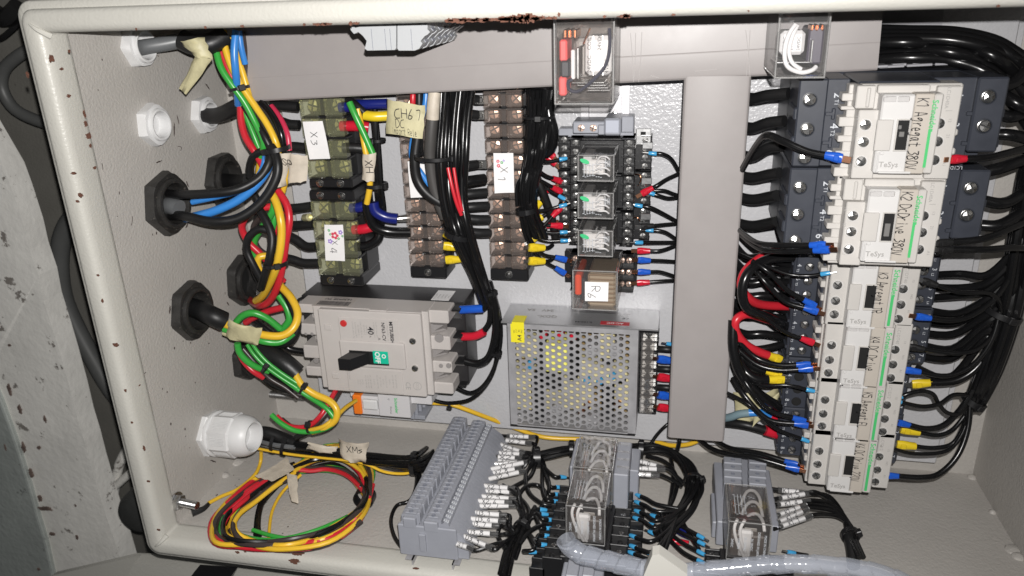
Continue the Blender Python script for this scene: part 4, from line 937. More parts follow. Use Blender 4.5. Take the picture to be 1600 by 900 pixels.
pb(mb := MB(), 946, 188, 967, 208, 35, 36.8, .3); obj('clip', mb, mat('end_stop_light', (.36, .38, .44), .4), t)
t = thing('bracket', 'steel corner bracket with a slotted hole right of the grey clamp', 'bracket', P(1004, 212, 0))
mb = MB(); pb(mb, 994, 201, 1017, 226, 17, 19, .3); obj('plate', mb, STEEL, t); mb = MB(); pb(mb, 1001, 206, 1009, 211, 19, 19.4, .2); obj('slot', mb, HBLACK, t)
# R6
x0, x1 = P(894, 450, 72).x, P(965, 450, 72).x; y1_, y0_ = P(930, 423, 72).y, P(930, 485.5, 72).y
M = Matrix.Translation(((x0+x1)/2, (y0_+y1_)/2, 18)); u, v = x1-x0, y1_-y0_
r6 = relay('plug_in_relay', 'smoky relay with a paper tag marked R6 above the power supply', M, u, v, 54, case=CLEARD, style='none')
pb(mb := MB(), 918, 428, 962, 480, 24, 64, 2); obj('coil', mb, mat('coil_tan', (.34, .27, .19), .5), r6)
for q in range(7): pb(mb := MB(), 919, 429+7*q, 961, 432+7*q, 60, 64.8, .6); obj('winding', mb, mat('winding_tan', (.22, .15, .09), .4), r6)
pb(mb := MB(), 898, 430, 908, 462, 26, 66, 1.2); obj('indicator', mb, mat('indicator_red', (.75, .07, .02), .4), r6)
pb(mb := MB(), 907, 436, 916, 470, 26, 62, 1.2); obj('armature', mb, SLATED, r6)
paper(r6, 'paper_label', ((914, 440), (951, 441), (950, 471), (914, 470)), 72.5, bend=.2, n=2)
hand('R', 6, P(930, 453, 73.2), DOWN, RIGHT, INK, r6, wt=.07, seed=2); hand('6', 6, P(925, 464, 73.2), DOWN, RIGHT, INK, r6, wt=.07, seed=9)
t = thing('relay_socket', 'black socket with copper screws holding the smoky R6 relay', 'socket', (-55, -215, 0))
mb = MB(); X0, X1 = P(890, 420, 26).x, P(990, 420, 26).x; ya, yb_ = P(940, 397, 20).y, P(940, 452, 20).y
mb.box(X0, yb_, 6, X1, ya, 18, .5); mb.box(X0-6, yb_+2, 4, X1+2, ya-1, 12, .5)
for q in range(4): yy = yb_+(ya-yb_)*q/3; mb.box(X1-14, max(yy-.5, yb_), 8, X1, min(yy+.5, ya), 24, .2); mb.box(X0, max(yy-.5, yb_), 8, X0+8, min(yy+.5, ya), 24, .2)
obj('body', mb, BLACK, t)
for q in range(3):
    yy = yb_+(ya-yb_)*(q+.5)/3
    for xx in (X1-4, X1-10, X0+4): obj('screw', MB().screw((xx, yy, 18.1), ZP, 2.4, 2), COPB, t)

# ============================================================ big relays hanging at the top, in front of the duct
def top_relay(label, px0, px1, py, z1, z0, wh):
    a, b = P(px0, 100, z1), P(px1, 100, z1); y = P((px0+px1)/2, py, z1).y; u = b.x-a.x
    t = thing('plug_in_relay', label, 'relay', ((a.x+b.x)/2, y, z0))
    mb = MB(); mb.box(a.x, y, z0, b.x, -8, z1, 2.2); obj('case', mb, CLEARD if not wh else CLEAR, t); edges(t, None, a.x+.6, y+.6, z0+.5, b.x-.6, -9, z1-.6, .6)
    mb = MB(); mb.box(a.x-2, -14, z0-2, b.x+2, -7, z1+1, .5); obj('socket_base', mb, BLACK, t)
    return t, a.x, b.x, y
t, xa, xb, y = top_relay('large clear relay with a red indicator and white coil in front of the horizontal duct', 865, 960, 164, 140, 104, False)
G = lambda px, py, z: P(px, py, z)
pb(mb := MB(), 914, 56, 956, 118, 106, 132, 2.5); obj('coil', mb, PAPER, t)
for q, s_ in enumerate(('24VDC', '24VDC', 'COIL', '24VDC')):
    text(s_, 3.4, P((921, 937, 921, 948)[q], (100, 65, 68, 105)[q], 132.3), YP, -XP, INK, t)
for px in (927, 942): obj('coil_flange', MB().tube([P(px, 56, 132), P(px, 118, 132)], .5, 6), STEEL, t)
pb(mb := MB(), 874, 62, 886, 96, 110, 133, 1); obj('indicator', mb, mat('indicator_pink', (.78, .10, .10), .4), t)
pb(mb := MB(), 873, 120, 885, 150, 110, 133, 1); obj('indicator', mb, MATS['indicator_pink'], t)
pb(mb := MB(), 876, 95, 890, 121, 108, 134, 1); obj('contact_carrier', mb, SLATED, t)
pb(mb := MB(), 892, 78, 898, 124, 110, 130, .5); obj('armature', mb, PAPER, t); pb(mb := MB(), 901, 74, 905, 124, 110, 128, .5); obj('armature', mb, STEEL, t)
for q in range(4): pb(mb := MB(), 893+8*q, 128+4*q, 945+3*q, 130.5+4*q, 110, 126+q, .4); obj('contact_spring', mb, STEEL, t)
for px in (880, 888, 897): pb(mb := MB(), px, 46, px+4, 60, 112, 134, .6); obj('contact', mb, COPPER, t)
obj('lead', MB().tube([G(952, 44, 134), G(953, 70, 135), G(947, 100, 136), G(930, 122, 136), G(905, 142, 135), G(890, 140, 134), G(888, 128, 133), G(894, 124, 132)], 1.1, 8, 5), mat('lead_navy', (.012, .016, .04), .4), t)
obj('lead', MB().tube([G(922, 44, 134), G(916, 58, 133), G(912, 68, 131)], .6, 6, 3), COPPER, t)
t2, xa, xb, y = top_relay('large clear relay just behind the one with the red indicator', 871, 963, 160, 101, 64, False)
pb(mb := MB(), 900, 60, 955, 120, 70, 94, 2); obj('coil', mb, PAPER, t2); pb(mb := MB(), 878, 60, 890, 150, 70, 92, 1); obj('contact_carrier', mb, SLATED, t2)
t, xa, xb, y = top_relay('clear relay with two white leads hanging at the top right of the duct', 1211, 1292, 123, 132, 66, True)
pb(mb := MB(), 1219, 48, 1258, 86, 100, 122, 2); obj('coil', mb, PAPER, t)
for q in range(3): text('24VDC', 2.6, P(1226+11*q, 68, 122.3), YP, -XP, INK, t)
pb(mb := MB(), 1262, 42, 1286, 100, 90, 118, 1); obj('contact_carrier', mb, mat('carrier_violet', (.07, .06, .085), .4), t)
pb(mb := MB(), 1213, 96, 1270, 99, 90, 122, .4); obj('contact_spring', mb, STEEL, t); pb(mb := MB(), 1267, 62, 1270, 98, 90, 124, .4); obj('contact_spring', mb, STEEL, t)
for px in (1267, 1275, 1284): pb(mb := MB(), px, 38, px+4, 48, 112, 124, .6); obj('contact', mb, COPPER, t)
obj('lead', MB().tube([G(1243, 38, 124), G(1232, 55, 126), G(1226, 80, 127), G(1230, 103, 127), G(1250, 113, 126), G(1268, 110, 125), G(1275, 104, 123)], 1.3, 8, 5), PAPER, t)
obj('lead', MB().tube([G(1246, 40, 122), G(1238, 58, 125), G(1233, 80, 126), G(1238, 98, 126), G(1252, 108, 125)], 1.2, 8, 5), PAPER, t)
# white terminal row hanging behind the top rim
t = thing('terminal_row', 'row of small white terminals hanging behind the top rim in front of the duct', 'terminal strip', P(620, 60, 60))
z1, z0 = 150.0, 64.0; LG_ = mat('terminal_pale', (.36, .37, .38), .4)
pf = [(548, 30), (548, 47), (553, 53), (560, 50), (567, 56), (573, 64), (570, 76), (574, 79), (617, 78), (619, 75), (619, 30)]
mb = MB(); mb.prism([P(x, y_, z1) for x, y_ in pf][::-1], (0, 0, -7)); obj('end_plate', mb, LG_, t)
pf2 = [(621, 30), (621, 76), (623, 79), (648, 79), (655, 76), (660, 68), (657, 64), (664, 56), (668, 54), (672, 50), (668, 46), (668, 30)]
for k in range(11):
    mb = MB(); mb.prism([P(x, y_, z1) + Vector((0, (.5 if k % 2 else 0), -7.4*k)) for x, y_ in pf2][::-1], (0, 0, -6.9)); obj('terminal', mb, LG_ if k % 2 == 0 else TBG, t)
mb = MB(); 
for px in (580, 601, 609, 642): a_, b_ = P(px, 45, z1), P(px, 78, z1); mb.box(a_.x-.12, b_.y, z1-.1, a_.x+.12, a_.y, z1+.25)
pieces('seam', mb, TBD, t)

# ============================================================ cable glands on the left wall
def nut(label, px, py, R_, r_, th, mt, inner, n=6, ph=.3, group=None, plug=None, name='lock_nut'):
    c = PX(px, py, XL+th*.6); c.x = XL
    t = thing(name, label, 'gland nut', c, group)
    mb = MB(); prof = [(R_*1.0, 0), (R_*1.0, th*.62), (R_*.90, th*.98), (r_*1.22, th)]
    mb.lathe(c, XP, prof, n, ph, cap1=False) if False else None
    u, v = YP, ZP
    def rg(rad, h, hexa):
        out = []
        for k in range(48):
            a = 2*math.pi*k/48; rr = rad
            if hexa: q = (a+ph) % (2*math.pi/n); rr = min(rad, R_*.905/ max(.5, math.cos(q-math.pi/n)))
            out.append(mb.V(c+XP*h+u*rr*math.cos(a)+v*rr*math.sin(a)))
        return out
    rings = [rg(R_*1.06, 0, True), rg(R_*1.06, th*.55, True), rg(R_*.955, th*.92, True), rg(r_*1.30, th*.95, False), rg(r_*1.27, th*1.28, False), rg(r_*1.17, th*1.34, False), rg(r_*1.06, th*1.3, False), rg(r_, th*.9, False), rg(r_, -8, False)]
    for A, B in zip(rings, rings[1:]):
        for k in range(48): mb.F(A[k], A[(k+1) % 48], B[(k+1) % 48], B[k])
    obj('nut', mb, mt, t, smooth=30)
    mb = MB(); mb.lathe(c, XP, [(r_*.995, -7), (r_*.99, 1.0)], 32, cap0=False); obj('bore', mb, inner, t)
    if plug: mb = MB(); mb.lathe(c, XP, [(r_*.8, .8), (r_*.8, th*.8), (r_*.72, th*.9)], 28); obj('plug', mb, plug, t)
    return t, c
WN = 'white nuts on the left wall'; BN = 'black nuts on the left wall'
nut('white nylon nut with a grey cable, close under the top rim on the left wall', 219, 72, 15.5, 9.5, 8, NYLON, NYLON, ph=.5, group=WN)
nut('white nylon nut with an empty round opening on the left wall', 243, 195, 16.0, 9.5, 8, NYLON, NYLON, ph=.15, group=WN)
nut('white nylon nut with a short black cable end poking out', 322, 179, 15.5, 9.0, 8, NYLON, NYLON, ph=.4, group=WN)
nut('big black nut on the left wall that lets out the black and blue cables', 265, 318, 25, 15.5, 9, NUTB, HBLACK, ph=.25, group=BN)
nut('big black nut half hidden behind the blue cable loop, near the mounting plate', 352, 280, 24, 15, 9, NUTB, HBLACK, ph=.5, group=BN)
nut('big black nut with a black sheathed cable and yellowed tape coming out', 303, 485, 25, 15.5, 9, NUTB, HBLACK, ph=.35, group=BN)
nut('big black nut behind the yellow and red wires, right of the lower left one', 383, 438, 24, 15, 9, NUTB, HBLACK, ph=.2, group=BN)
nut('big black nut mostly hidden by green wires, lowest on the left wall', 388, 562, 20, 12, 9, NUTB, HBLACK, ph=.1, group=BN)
# white cable gland
c = PX(328, 676, XL); t = thing('cable_gland', 'large white plastic cable gland with a black cable bundle through it', 'cable gland', c)
ax = Vector((1, .03, .05)).normalized()
mb = MB(); mb.lathe(c, ax, [(21, 0), (21, 5), (20, 6.5)], 6, .3); obj('lock_nut', mb, NYLON, t, smooth=20)
mb = MB(); mb.lathe(c+ax*6, ax, [(19.5, 0), (20.5, 1), (20.5, 3), (19, 4)], 30); mb.lathe(c+ax*9, ax, [(19.5, 0), (20.2, 2), (20.2, 20), (18.6, 22)], 8, .2)
for k in range(90):
    a = 2*math.pi*k/90; 
    if k % 11 < 8: d = ax.cross(Vector((0, 1, 0))).normalized()*math.cos(a)*18.9+YP*math.sin(a)*18.9; mb.tube([c+ax*13+d, c+ax*27+d], .42, 4)
obj('body', mb, NYLON, t, smooth=30)
mb = MB(); mb.lathe(c+ax*31, ax, [(18.8, 0), (18.6, 3), (17.6, 8), (15.6, 12), (13.4, 14), (12.0, 13.4), (11.6, 10), (11.4, 2)], 36, cap1=True); obj('dome', mb, NYLON, t, smooth=50)
GLO = c+ax*44
# bolt with nut on the bottom left and the stud behind the wires
def bolt(label, a, b, r_, nutpos=None):
    d = (b-a).normalized(); L_ = (b-a).length; t = thing('bolt', label, 'bolt', a)
    mb = MB(); prof = []; h = 0
    while h < L_-.6: prof += [(r_*.9, h), (r_, h+.45)]; h += .9
    prof += [(r_*.85, L_)]; mb.lathe(a, d, prof, 18); obj('thread', mb, STEEL, t, smooth=20)
    if nutpos is not None: obj('nut', MB().lathe(a+d*nutpos, d, [(r_*1.95, 0), (r_*1.95, r_*1.2), (r_*1.7, r_*1.4)], 6), STEEL, t); obj('washer', MB().lathe(a+d*(nutpos-1.2), d, [(r_*2.4, 0), (r_*2.4, 1)], 20), STEEL, t)
    return t
a = PX(272, 790, XL-2); bolt('threaded zinc bolt with the yellow earth wire near the lower left corner', a+Vector((0, 5, 0)), a+Vector((24, 4, 2)), 3.4, 4)
a = PX(418, 622, XL); bolt('threaded stud poking out behind the green wires left of the breaker', a+Vector((0, 1, -6)), a+Vector((38, 0, -6)), 3.6, None)
# black hardened blob by the bolt
mb = MB(); mb.tube([PY(300, 802, YB+4), PY(318, 795, YB+4), PY(328, 785, YB+4)], lambda q: 3.2-1.6*q, 8)
tag(obj('heat_shrink_end', mb, SHR), 'black taped lug joining the yellow earth wire to the lower left bolt', 'cable lug')

# ============================================================ terminal strip on the bottom wall
YTOP = -366.0
def tx_(px, py): return PY(px, py, YTOP)
z1 = 170.0; z0 = 26.0; n = 26; pt = (z1-z0)/n
xa = -196.0; xw = 50.0
ts = thing('terminal_strip', 'long grey terminal strip on the bottom wall between the wire coil and the relays', 'terminal strip', (xa+25, YB, 100))
pf = [(0, 30-45), (3.5, -6.5), (4, -1), (5.5, 0), (17, 0), (17.6, -1), (17.6, -9), (22, -9), (22.4, -3), (23.4, -2), (34, -2), (35, -3), (35.2, -6), (37, -4.6), (40.5, -5.4), (41, -8), (49, -14), (55, -24), (55, -36), (4, -36), (0, -30)]
for k in range(n):
    zz = z1-pt*k; mb = MB(); sh_ = (k % 3 == 0)*.4
    mb.prism([(xa+u, YTOP+v-(sh_ if 4 < u < 36 else 0), zz) for u, v in pf], (0, 0, -pt+.25))
    mb.box(xa+6.5, YTOP-.2, zz-pt*.86, xa+15.5, YTOP+.9-sh_, zz-pt*.18, .35); mb.box(xa+24.5, YTOP-2.2, zz-pt*.86, xa+32.5, YTOP-1.2, zz-pt*.18, .35)
    if k % 2 == 0: mb.box(xa+16.2, YTOP-8, zz-pt*.5, xa+18.4, YTOP+1.0, zz-pt*.1, .3)
    tm = obj('terminal', mb, TBG, ts)
    for u, v in ((11, .72), (28.5, -1.18)):
        c = Vector((xa+u, YTOP+v, zz-pt*.5)); obj('screw_hole', MB().lathe(c, YP, [(1.7, -.2), (1.7, .35), (1.3, .4), (1.2, .1), (.1, .1)], 14, cap1=False), TBD, tm)
    mb = MB(); 
    for q in range(3): mb.box(xa+36.2+q*1.6, YTOP-4.9-.2*q, zz-pt*.8+q*.5, xa+37.2+q*1.6, YTOP-4.2-.2*q, zz-pt*.35+q*.5, .1)
    obj('marker', mb, INKW, tm)
mb = MB(); mb.box(xa+1, YTOP-36, z1, xa+47, YTOP-8, z1+3, .8); mb.box(xa+6, YTOP-10, z1, xa+16, YTOP-1, z1+4, .8); mb.box(xa+22, YTOP-12, z1, xa+33, YTOP-3, z1+3.6, .8); mb.box(xa+18, YTOP-30, z1+1, xa+23, YTOP-14, z1+5, .5)
obj('end_clamp', mb, TBG, ts)
mb = MB(); mb.box(xa+10, YB+.3, z0-16, xa+45, YB+1.3, z1+6); mb.box(xa+6, YB+7, z0-16, xa+12, YB+8, z1+6); mb.box(xa+43, YB+7, z0-16, xa+49, YB+8, z1+6); mb.box(xa+11, YB+.3, z0-16, xa+12, YB+8, z1+6); mb.box(xa+43, YB+.3, z0-16, xa+44, YB+8, z1+6)
obj('rail', mb, GALV, ts)
# relays on the bottom wall
def ybox(mb, px0, py0, px1, py1, y0, y1, c=.5):
    """box whose upward face (y1) covers the photo rectangle"""
    a = PY((px0+px1)/2, py0, y1); b = PY((px0+px1)/2, py1, y1); zc = (a.z+b.z)/2
    xa_ = PY(px0, (py0+py1)/2, y1).x; xb_ = PY(px1, (py0+py1)/2, y1).x
    mb.box(xa_, y0, a.z, xb_, y1, b.z, c); return mb
YR = -346.0
def low_relay(label, px0, px1, py0, py1, printed):
    a = PY((px0+px1)/2, py0, YR); b = PY((px0+px1)/2, py1, YR); xa_ = PY(px0, (py0+py1)/2, YR).x; xb_ = PY(px1, (py0+py1)/2, YR).x
    u, v, h = xb_-xa_, b.z-a.z, 36.0
    M = basis(((xa_+xb_)/2, YR-h, (a.z+b.z)/2), XP, -ZP)
    t = relay('plug_in_relay', label, M, u, v, h, sticker=False, case=CLEARD, style='dark', group='relays on the bottom wall')
    if printed:
        zf = b.z+.08; xc = (xa_+xb_)/2
        obj('coil', MB().box(xc-7, YR-32, b.z-8, xc+3, YR-10, b.z-3, 1.5), PAPER, t)
        for q, s_ in enumerate(('24VDC', 'OMRON', '5A 250VAC', '3A 28VDC', 'DESIGNED IN JAPAN', 'MADE IN CHINA')):
            text(s_, 2.4, (xc-u*.38+u*.15*q, YR-h*.5, zf), DOWN, RIGHT, INKW, t, bold=.01)
        for q in range(2): obj('lead', MB().tube([(xc-8+5*q, YR-2, b.z-6), (xc-10+4*q, YR-8, b.z-2.5), (xc-7+3*q, YR-20, b.z-2), (xc-1+2*q, YR-33, b.z-3)], 1.1, 8, 4), PAPER, t)
        mb = MB(); mb.box(xa_+1.5, YR-h+2, b.z-14, xb_-1.5, YR-4, b.z-9.5, .5); obj('contact_carrier', mb, BLACK, t)
    return t, xa_, xb_, a.z, b.z
t, xA, xB, zA, zB_ = low_relay('clear relay farther back on the bottom wall, beside the white wire markers', 900, 962, 681, 732, False)
t, xA, xB, zC, zD_ = low_relay('clear relay on the bottom wall directly above the end of the spiral tube', 889, 951, 735, 793, True)
t, xE, xF, zE, zF_ = low_relay('clear relay at the lower right between grey terminals and the spiral tube', 1136, 1202, 757, 817, True)
def low_socket(label, x0, x1, za, zb, nl, reach, grp='relay sockets on the bottom wall'):
    t = thing('relay_socket', label, 'socket', ((x0+x1)/2, YB, (za+zb)/2), grp)
    mb = MB(); mb.box(x0-3, YB+8, za, x1+3, YR-37, zb, .6)
    L_ = (zb-za)/nl
    for sd in (-1, 1):
        e = x0-3 if sd < 0 else x1+3
        mb.box(e, YB+8, za, e+sd*reach*.55, YR-42, zb, .5); mb.box(e+sd*reach*.5, YB+6, za+1, e+sd*reach, YR-52, zb-1, .5)
        for k in range(nl+1): zz = za+L_*k; mb.box(e-sd*2, YB+8, zz-.8, e+sd*reach*.58, YR-39, zz+.8, .3); mb.box(e+sd*reach*.5, YB+6, zz-.8, e+sd*(reach+.6), YR-50, zz+.8, .3)
    obj('body', mb, BLACK, t)
    for k in range(nl):
        for sd in (-1, 1):
            e = x0-3 if sd < 0 else x1+3
            obj('screw', MB().screw((e+sd*reach*.3, YR-42, za+L_*(k+.5)), YP, 2.0, 1.4), BLACK if k % 2 else STEEL, t)
    return t
low_socket('black socket under the farther relay on the bottom wall', xA-1, xB, zC-6, zD_-34, 1, 15) if False else None
low_socket('long black socket block under the two relays above the spiral tube', xA, xB, zA+18, zD_+10, 8, 22)
low_socket('black socket under the lower right relay beside the spiral tube', xE, xF, zE+28, zF_+14, 5, 17)
# grey end clamps / terminals near them
mb = MB(); ybox(mb, 962, 690, 985, 742, YB+8, YR-8, .8); ybox(mb, 976, 700, 1000, 735, YB+8, YR-22, .8); ybox(mb, 895, 684, 906, 730, YB+6, YR-18, .8)
t = thing('terminal_block', 'grey terminals beside the farther relay, with a fine ribbed side', 'terminal block', PY(975, 730, YB)); pieces('body', mb, TBG, t)
for k in range(4): obj('rib', ybox(MB(), 964, 692+12*k, 984, 695+12*k, YR-9, YR-7, .2), CLEAR, t)
t = thing('terminal_block', 'block of grey terminals behind the lower right relay with two raised columns', 'terminal block', PY(1165, 740, YB))
Y5 = -366.0
for (c0, c1) in ((1131, 1159), (1170, 1197)):
    for k in range(4):
        a = 713+11*k; mb = ybox(MB(), c0, a+1, c1, a+10.5, YB+9, Y5, .6); tm = obj('terminal', mb, TBG, t); c = PY((c0+c1)/2, a+5.5, Y5)
        obj('screw_hole', MB().lathe(c, YP, [(1.7, -.2), (1.7, .35), (1.3, .4), (1.2, .1), (.1, .1)], 14, cap1=False), TBD, tm)
mb = MB(); ybox(mb, 1118, 722, 1132, 815, YB+9, Y5-14, .8); ybox(mb, 1197, 734, 1210, 822, YB+9, Y5-12, .8); ybox(mb, 1158, 716, 1171, 757, YB+9, Y5-10, .5); ybox(mb, 1112, 770, 1124, 816, YB+6, Y5-24, .8)
obj('body', mb, TBG, t)
t = thing('end_clamp', 'grey rail clamp at the lower edge under the spiral tube end', 'clamp', PY(900, 880, YB))
mb = MB(); ybox(mb, 880, 862, 945, 905, YB+6, -388, .8); ybox(mb, 886, 872, 905, 900, -390, -384, .6); ybox(mb, 912, 868, 930, 900, -390, -385, .6); obj('body', mb, TBG, t)

# ============================================================ spiral wrap tube and clip in the foreground
def spiral(label, pts, rad, pitch):
    q = [P(x, y, z) for x, y, z in pts]; q = spline(q, 14); L_ = 0; acc = [0]
    for a, b in zip(q, q[1:]): L_ += (b-a).length; acc.append(L_)
    mb = MB(); N = len(q); nn = 26; up = None; rings = []
    for i, p in enumerate(q):
        t_ = (q[min(i+1, N-1)]-q[max(i-1, 0)]).normalized()
        if up is None: up = t_.cross(Vector((.1, .2, 1))).normalized()
        up = (up-t_*up.dot(t_)).normalized(); sd = t_.cross(up); row = []
        for k in range(nn):
            a = 2*math.pi*k/nn; f = ((acc[i]/pitch+k/nn) % 1.0); rr = rad*(1.0-.13*f)
            row.append(mb.V(p+up*rr*math.cos(a)+sd*rr*math.sin(a)))
        rings.append(row)
    for A, B in zip(rings, rings[1:]):
        for k in range(nn): mb.F(A[k], A[(k+1) % nn], B[(k+1) % nn], B[k])
    return tag(obj('spiral_wrap', mb, SPIRAL, smooth=26), label, 'cable wrap', 'translucent spiral wrap in front of the cabinet')
spiral('translucent bluish spiral wrap tube curving out in front of the lower relays', [(884, 842, 196), (892, 855, 196), (908, 865, 197), (932, 872, 199), (960, 879, 202), (990, 886, 205), (1020, 893, 207), (1060, 903, 208)], 7.2, 13)
spiral('translucent bluish spiral wrap tube running off right of the cream clip', [(1050, 900, 208), (1085, 893, 208), (1130, 889, 207), (1190, 883, 206), (1250, 881, 206), (1310, 885, 206), (1360, 893, 206), (1400, 905, 206), (1450, 930, 206)], 6.2, 16)
CB = mat('clip_cream', (.52, .51, .47), .4)
mb = MB(); mb.prism([P(1019, 868, 222), P(1030, 866, 222), P(1074, 897, 222), P(1072, 930, 222), P(1002, 930, 222), P(1006, 899, 222)][::-1], (0, 0, -9)); 
tag(obj('cable_clip', mb, CB), 'cream wedge shaped clip holding the spiral wrap at the bottom edge', 'clip')
# ============================================================ wires
def pt_(q, dx=0, dy=0):
    a = q.split(','); x, y = float(a[0])+dx, float(a[1])+dy; k = a[2]
    if k[0] == 'b': return PY(x, y, float(k[1:]))
    if k[0] == 'l': return PX(x, y, float(k[1:]))
    return P(x, y, float(k))
def crimp(t, p, d, kind):
    """an end fitting at p pointing along d (away from the wire)"""
    d = d.normalized(); M = {'c': FC, 'u': FB, 'r': FR, 'y': FY, 'k': SHR, 'n': FN}[kind[0]]; big = {'c': 0, 'u': 1, 'r': 1, 'y': 1.35, 'k': 1, 'n': 1.5}[kind[0]]*(1.4 if kind[-1] == '+' else 1)
    if kind[0] == 'c':
        obj('ferrule', MB().lathe(p-d*1.2, d, [(1.55, 0), (1.75, .4), (1.65, 4.6), (1.35, 6.4)], 14), M, t)
        obj('tip', MB().lathe(p+d*5, d, [(.8, 0), (.75, 4.5)], 8), NICKEL, t); return
    s_ = big; mb = MB(); sd = d.cross(ZP).normalized(); up = sd.cross(d)
    rings = []
    for h, a, b in ((-1.0, 2.1, 2.1), (1.6, 2.3, 2.2), (4.2, 2.7, 1.9), (6.5, 2.9, 1.8), (9.2, 2.6, 1.5)):
        c = p+d*h*s_; rings.append([mb.V(c+sd*(a*s_*math.cos(2*math.pi*k/14))+up*(b*s_*math.sin(2*math.pi*k/14))) for k in range(14)])
    for A, B in zip(rings, rings[1:]):
        for k in range(14): mb.F(A[k], A[(k+1) % 14], B[(k+1) % 14], B[k])
    mb.F(*rings[0][::-1]); mb.F(*rings[-1])
    mb2 = MB(basis(p+d*6.0*s_+up*1.75*s_, d, sd)); mb2.box(-1.5*s_, -1.4*s_, -.9*s_, 1.5*s_, 1.4*s_, .25*s_, .35*s_)
    c = obj('terminal', mb, M, t); obj('crimp_mark', mb2, M, c)
    e = p+d*9*s_; mb = MB(basis(e, d, sd)); mb.box(-.5, -1.6, -.35, 5.2, 1.6, .35, .1); obj('tip', mb, COPPER if kind[0] in 'ur' else STEEL, t)
def W(label, mt, r, spec, f0='', f1='', group=None, sub=5, cat='wire', n=10, sleeve=None, dx=0, dy=0, stripe=None):
    p = [pt_(q, dx, dy) for q in spec.split()]
    mb = MB().tube(p, r, n, sub)
    if stripe:
        for i in range(len(mb.f)-2):
            if i % n in (3, 4, 5): mb.mi[i] = 1
        mts = [mt, stripe]
    else: mts = mt
    if not (f0 or f1 or sleeve): return tag(obj(cat.replace(' ', '_'), mb, mts), label, cat, group)
    t = thing(cat.replace(' ', '_'), label, cat, p[0], group); obj('insulation', mb, mts, t)
    if f0: crimp(t, p[0], p[0]-p[1], f0)
    if f1: crimp(t, p[-1], p[-1]-p[-2], f1)
    if sleeve:
        a, b, sr, sm = sleeve; obj('sleeve', MB().tube([pt_(a, dx, dy), pt_(b, dx, dy)], sr, 12, 2), sm, t)
    return t
def bundle(label, mt, r, spec, n, spread, group, seed=1, zj=3.0, cat='wire', mts=None, sub=5, seg=8):
    """n wires following one path, each wandering round it"""
    rnd = random.Random(seed); base = [pt_(q) for q in spec.split()]; out = []
    for k in range(n):
        a = 2*math.pi*k/n+rnd.uniform(-.3, .3); rr = spread*(math.sqrt((k+.5)/n)); p = []
        for i, b in enumerate(base):
            a2 = a+i*.35*(1 if seed % 2 else -1); f = 1.0
            p.append(b+Vector((math.cos(a2)*rr, math.sin(a2)*rr*.8, math.sin(a2+1)*rr*.7))+Vector((rnd.uniform(-.5, .5), rnd.uniform(-.5, .5), rnd.uniform(-.5, .5)))*r)
        m_ = mts[k % len(mts)] if mts else mt
        out.append(tag(obj('wire', MB().tube(p, r, seg, sub), m_), label, cat, group))
    return out
def tie(label, spec_c, d, rad, w=2.2, head=None, tail=0):
    """cable tie round a bundle: centre, axis of the bundle, radius; head direction"""
    c = pt_(spec_c); d = Vector(d).normalized(); t = thing('cable_tie', label, 'cable tie', c)
    mb = MB(); mb.lathe(c-d*w/2, d, [(rad*.93, 0), (rad+.5, 0), (rad+.5, w), (rad*.93, w)], 24, cap0=False, cap1=False)
    q = len(mb.v)//4
    obj('strap', mb, BLACK, t)
    hd_ = Vector(head or (0, 0, 1)).normalized(); hd_ = (hd_-d*hd_.dot(d)).normalized(); sd = d.cross(hd_)
    M = basis(c+hd_*(rad+.6), d, sd); mb = MB(M); mb.box(-2.3, -2.6, -1.2, 2.3, 2.6, 2.8, .5); mb.box(-1.1, -1.2, 2.7, 1.1, 1.2, 3.1, .1); obj('head', mb, BLACK, t)
    if tail: mb = MB(M); mb.box(-1.2, 2, .6, 1.2, 2+tail, 1.4, .2); obj('tail', mb, BLACK, t)
    return t
TPOK = [0]
def tape(label, corners, mt, n=5, bend=1.2, nm='tape', cat='tape', seed=1, th=.35):
    q = [pt_(c) for c in corners]; rnd = random.Random(seed); rows = []
    for i in range(n+1):
        a = q[0].lerp(q[3], i/n); b = q[1].lerp(q[2], i/n)
        rows.append([a.lerp(b, j/6)+Vector((rnd.uniform(-.5, .5), rnd.uniform(-.5, .5), bend*math.sin(3.14*j/6)+rnd.uniform(-.4, .4)*bend)) for j in range(7)])
    return tag(obj(nm, MB().sheet(rows, -th), mt, smooth=80), label, cat)

# ---- upper left loom under the top rim
W('grey sheathed cable running from the top white nut to the right under the rim', WGR, 5.6, '205,78,l-395 222,74,92 260,68,80 300,60,70 350,52,60', n=16, cat='cable')
tape('yellowed tape wrapped round the dark loom under the top rim', ('281,66,84', '318,58,84', '333,92,84', '305,86,84'), TAPE, bend=5, seed=2)
tape('loose yellowed tape tail hanging under the rim on the left wall', ('306,88,88', '333,92,88', '292,148,86', '281,136,86'), TAPE, bend=2.0, seed=3)
W('short dark taped loom under the top rim, wrapped with yellowed tape', SHR, 8, '285,62,76 305,70,76 330,68,72 352,55,64', n=12, cat='cable')
W('black sheathed cable bending out of the small white nut', WBM, 6.4, '312,180,l-396 335,181,34 352,176,42 368,168,50 384,160,54', n=16, cat='cable')
LG = 'coloured wires hanging down the upper left'
W('green wire running down from the top rim, left edge of the upper loom', WG, 2.7, '333,50,66 337,75,70 345,105,74 362,132,74 382,160,72 398,190,72 412,222,74 408,245,70')
W('red wire between the green and yellow wires under the top rim', WR, 2.4, '342,50,60 345,80,64 357,110,66 368,130,66')
W('yellow wire running down beside the green one from the top rim', WY, 2.7, '349,48,64 352,75,68 362,105,70 378,135,70 398,165,70 418,195,72 432,225,74 436,250,70')
W('yellow wire behind the blue one at the top left end of the duct', WY, 2.5, '362,60,56 372,90,60 384,130,62 392,160,62')
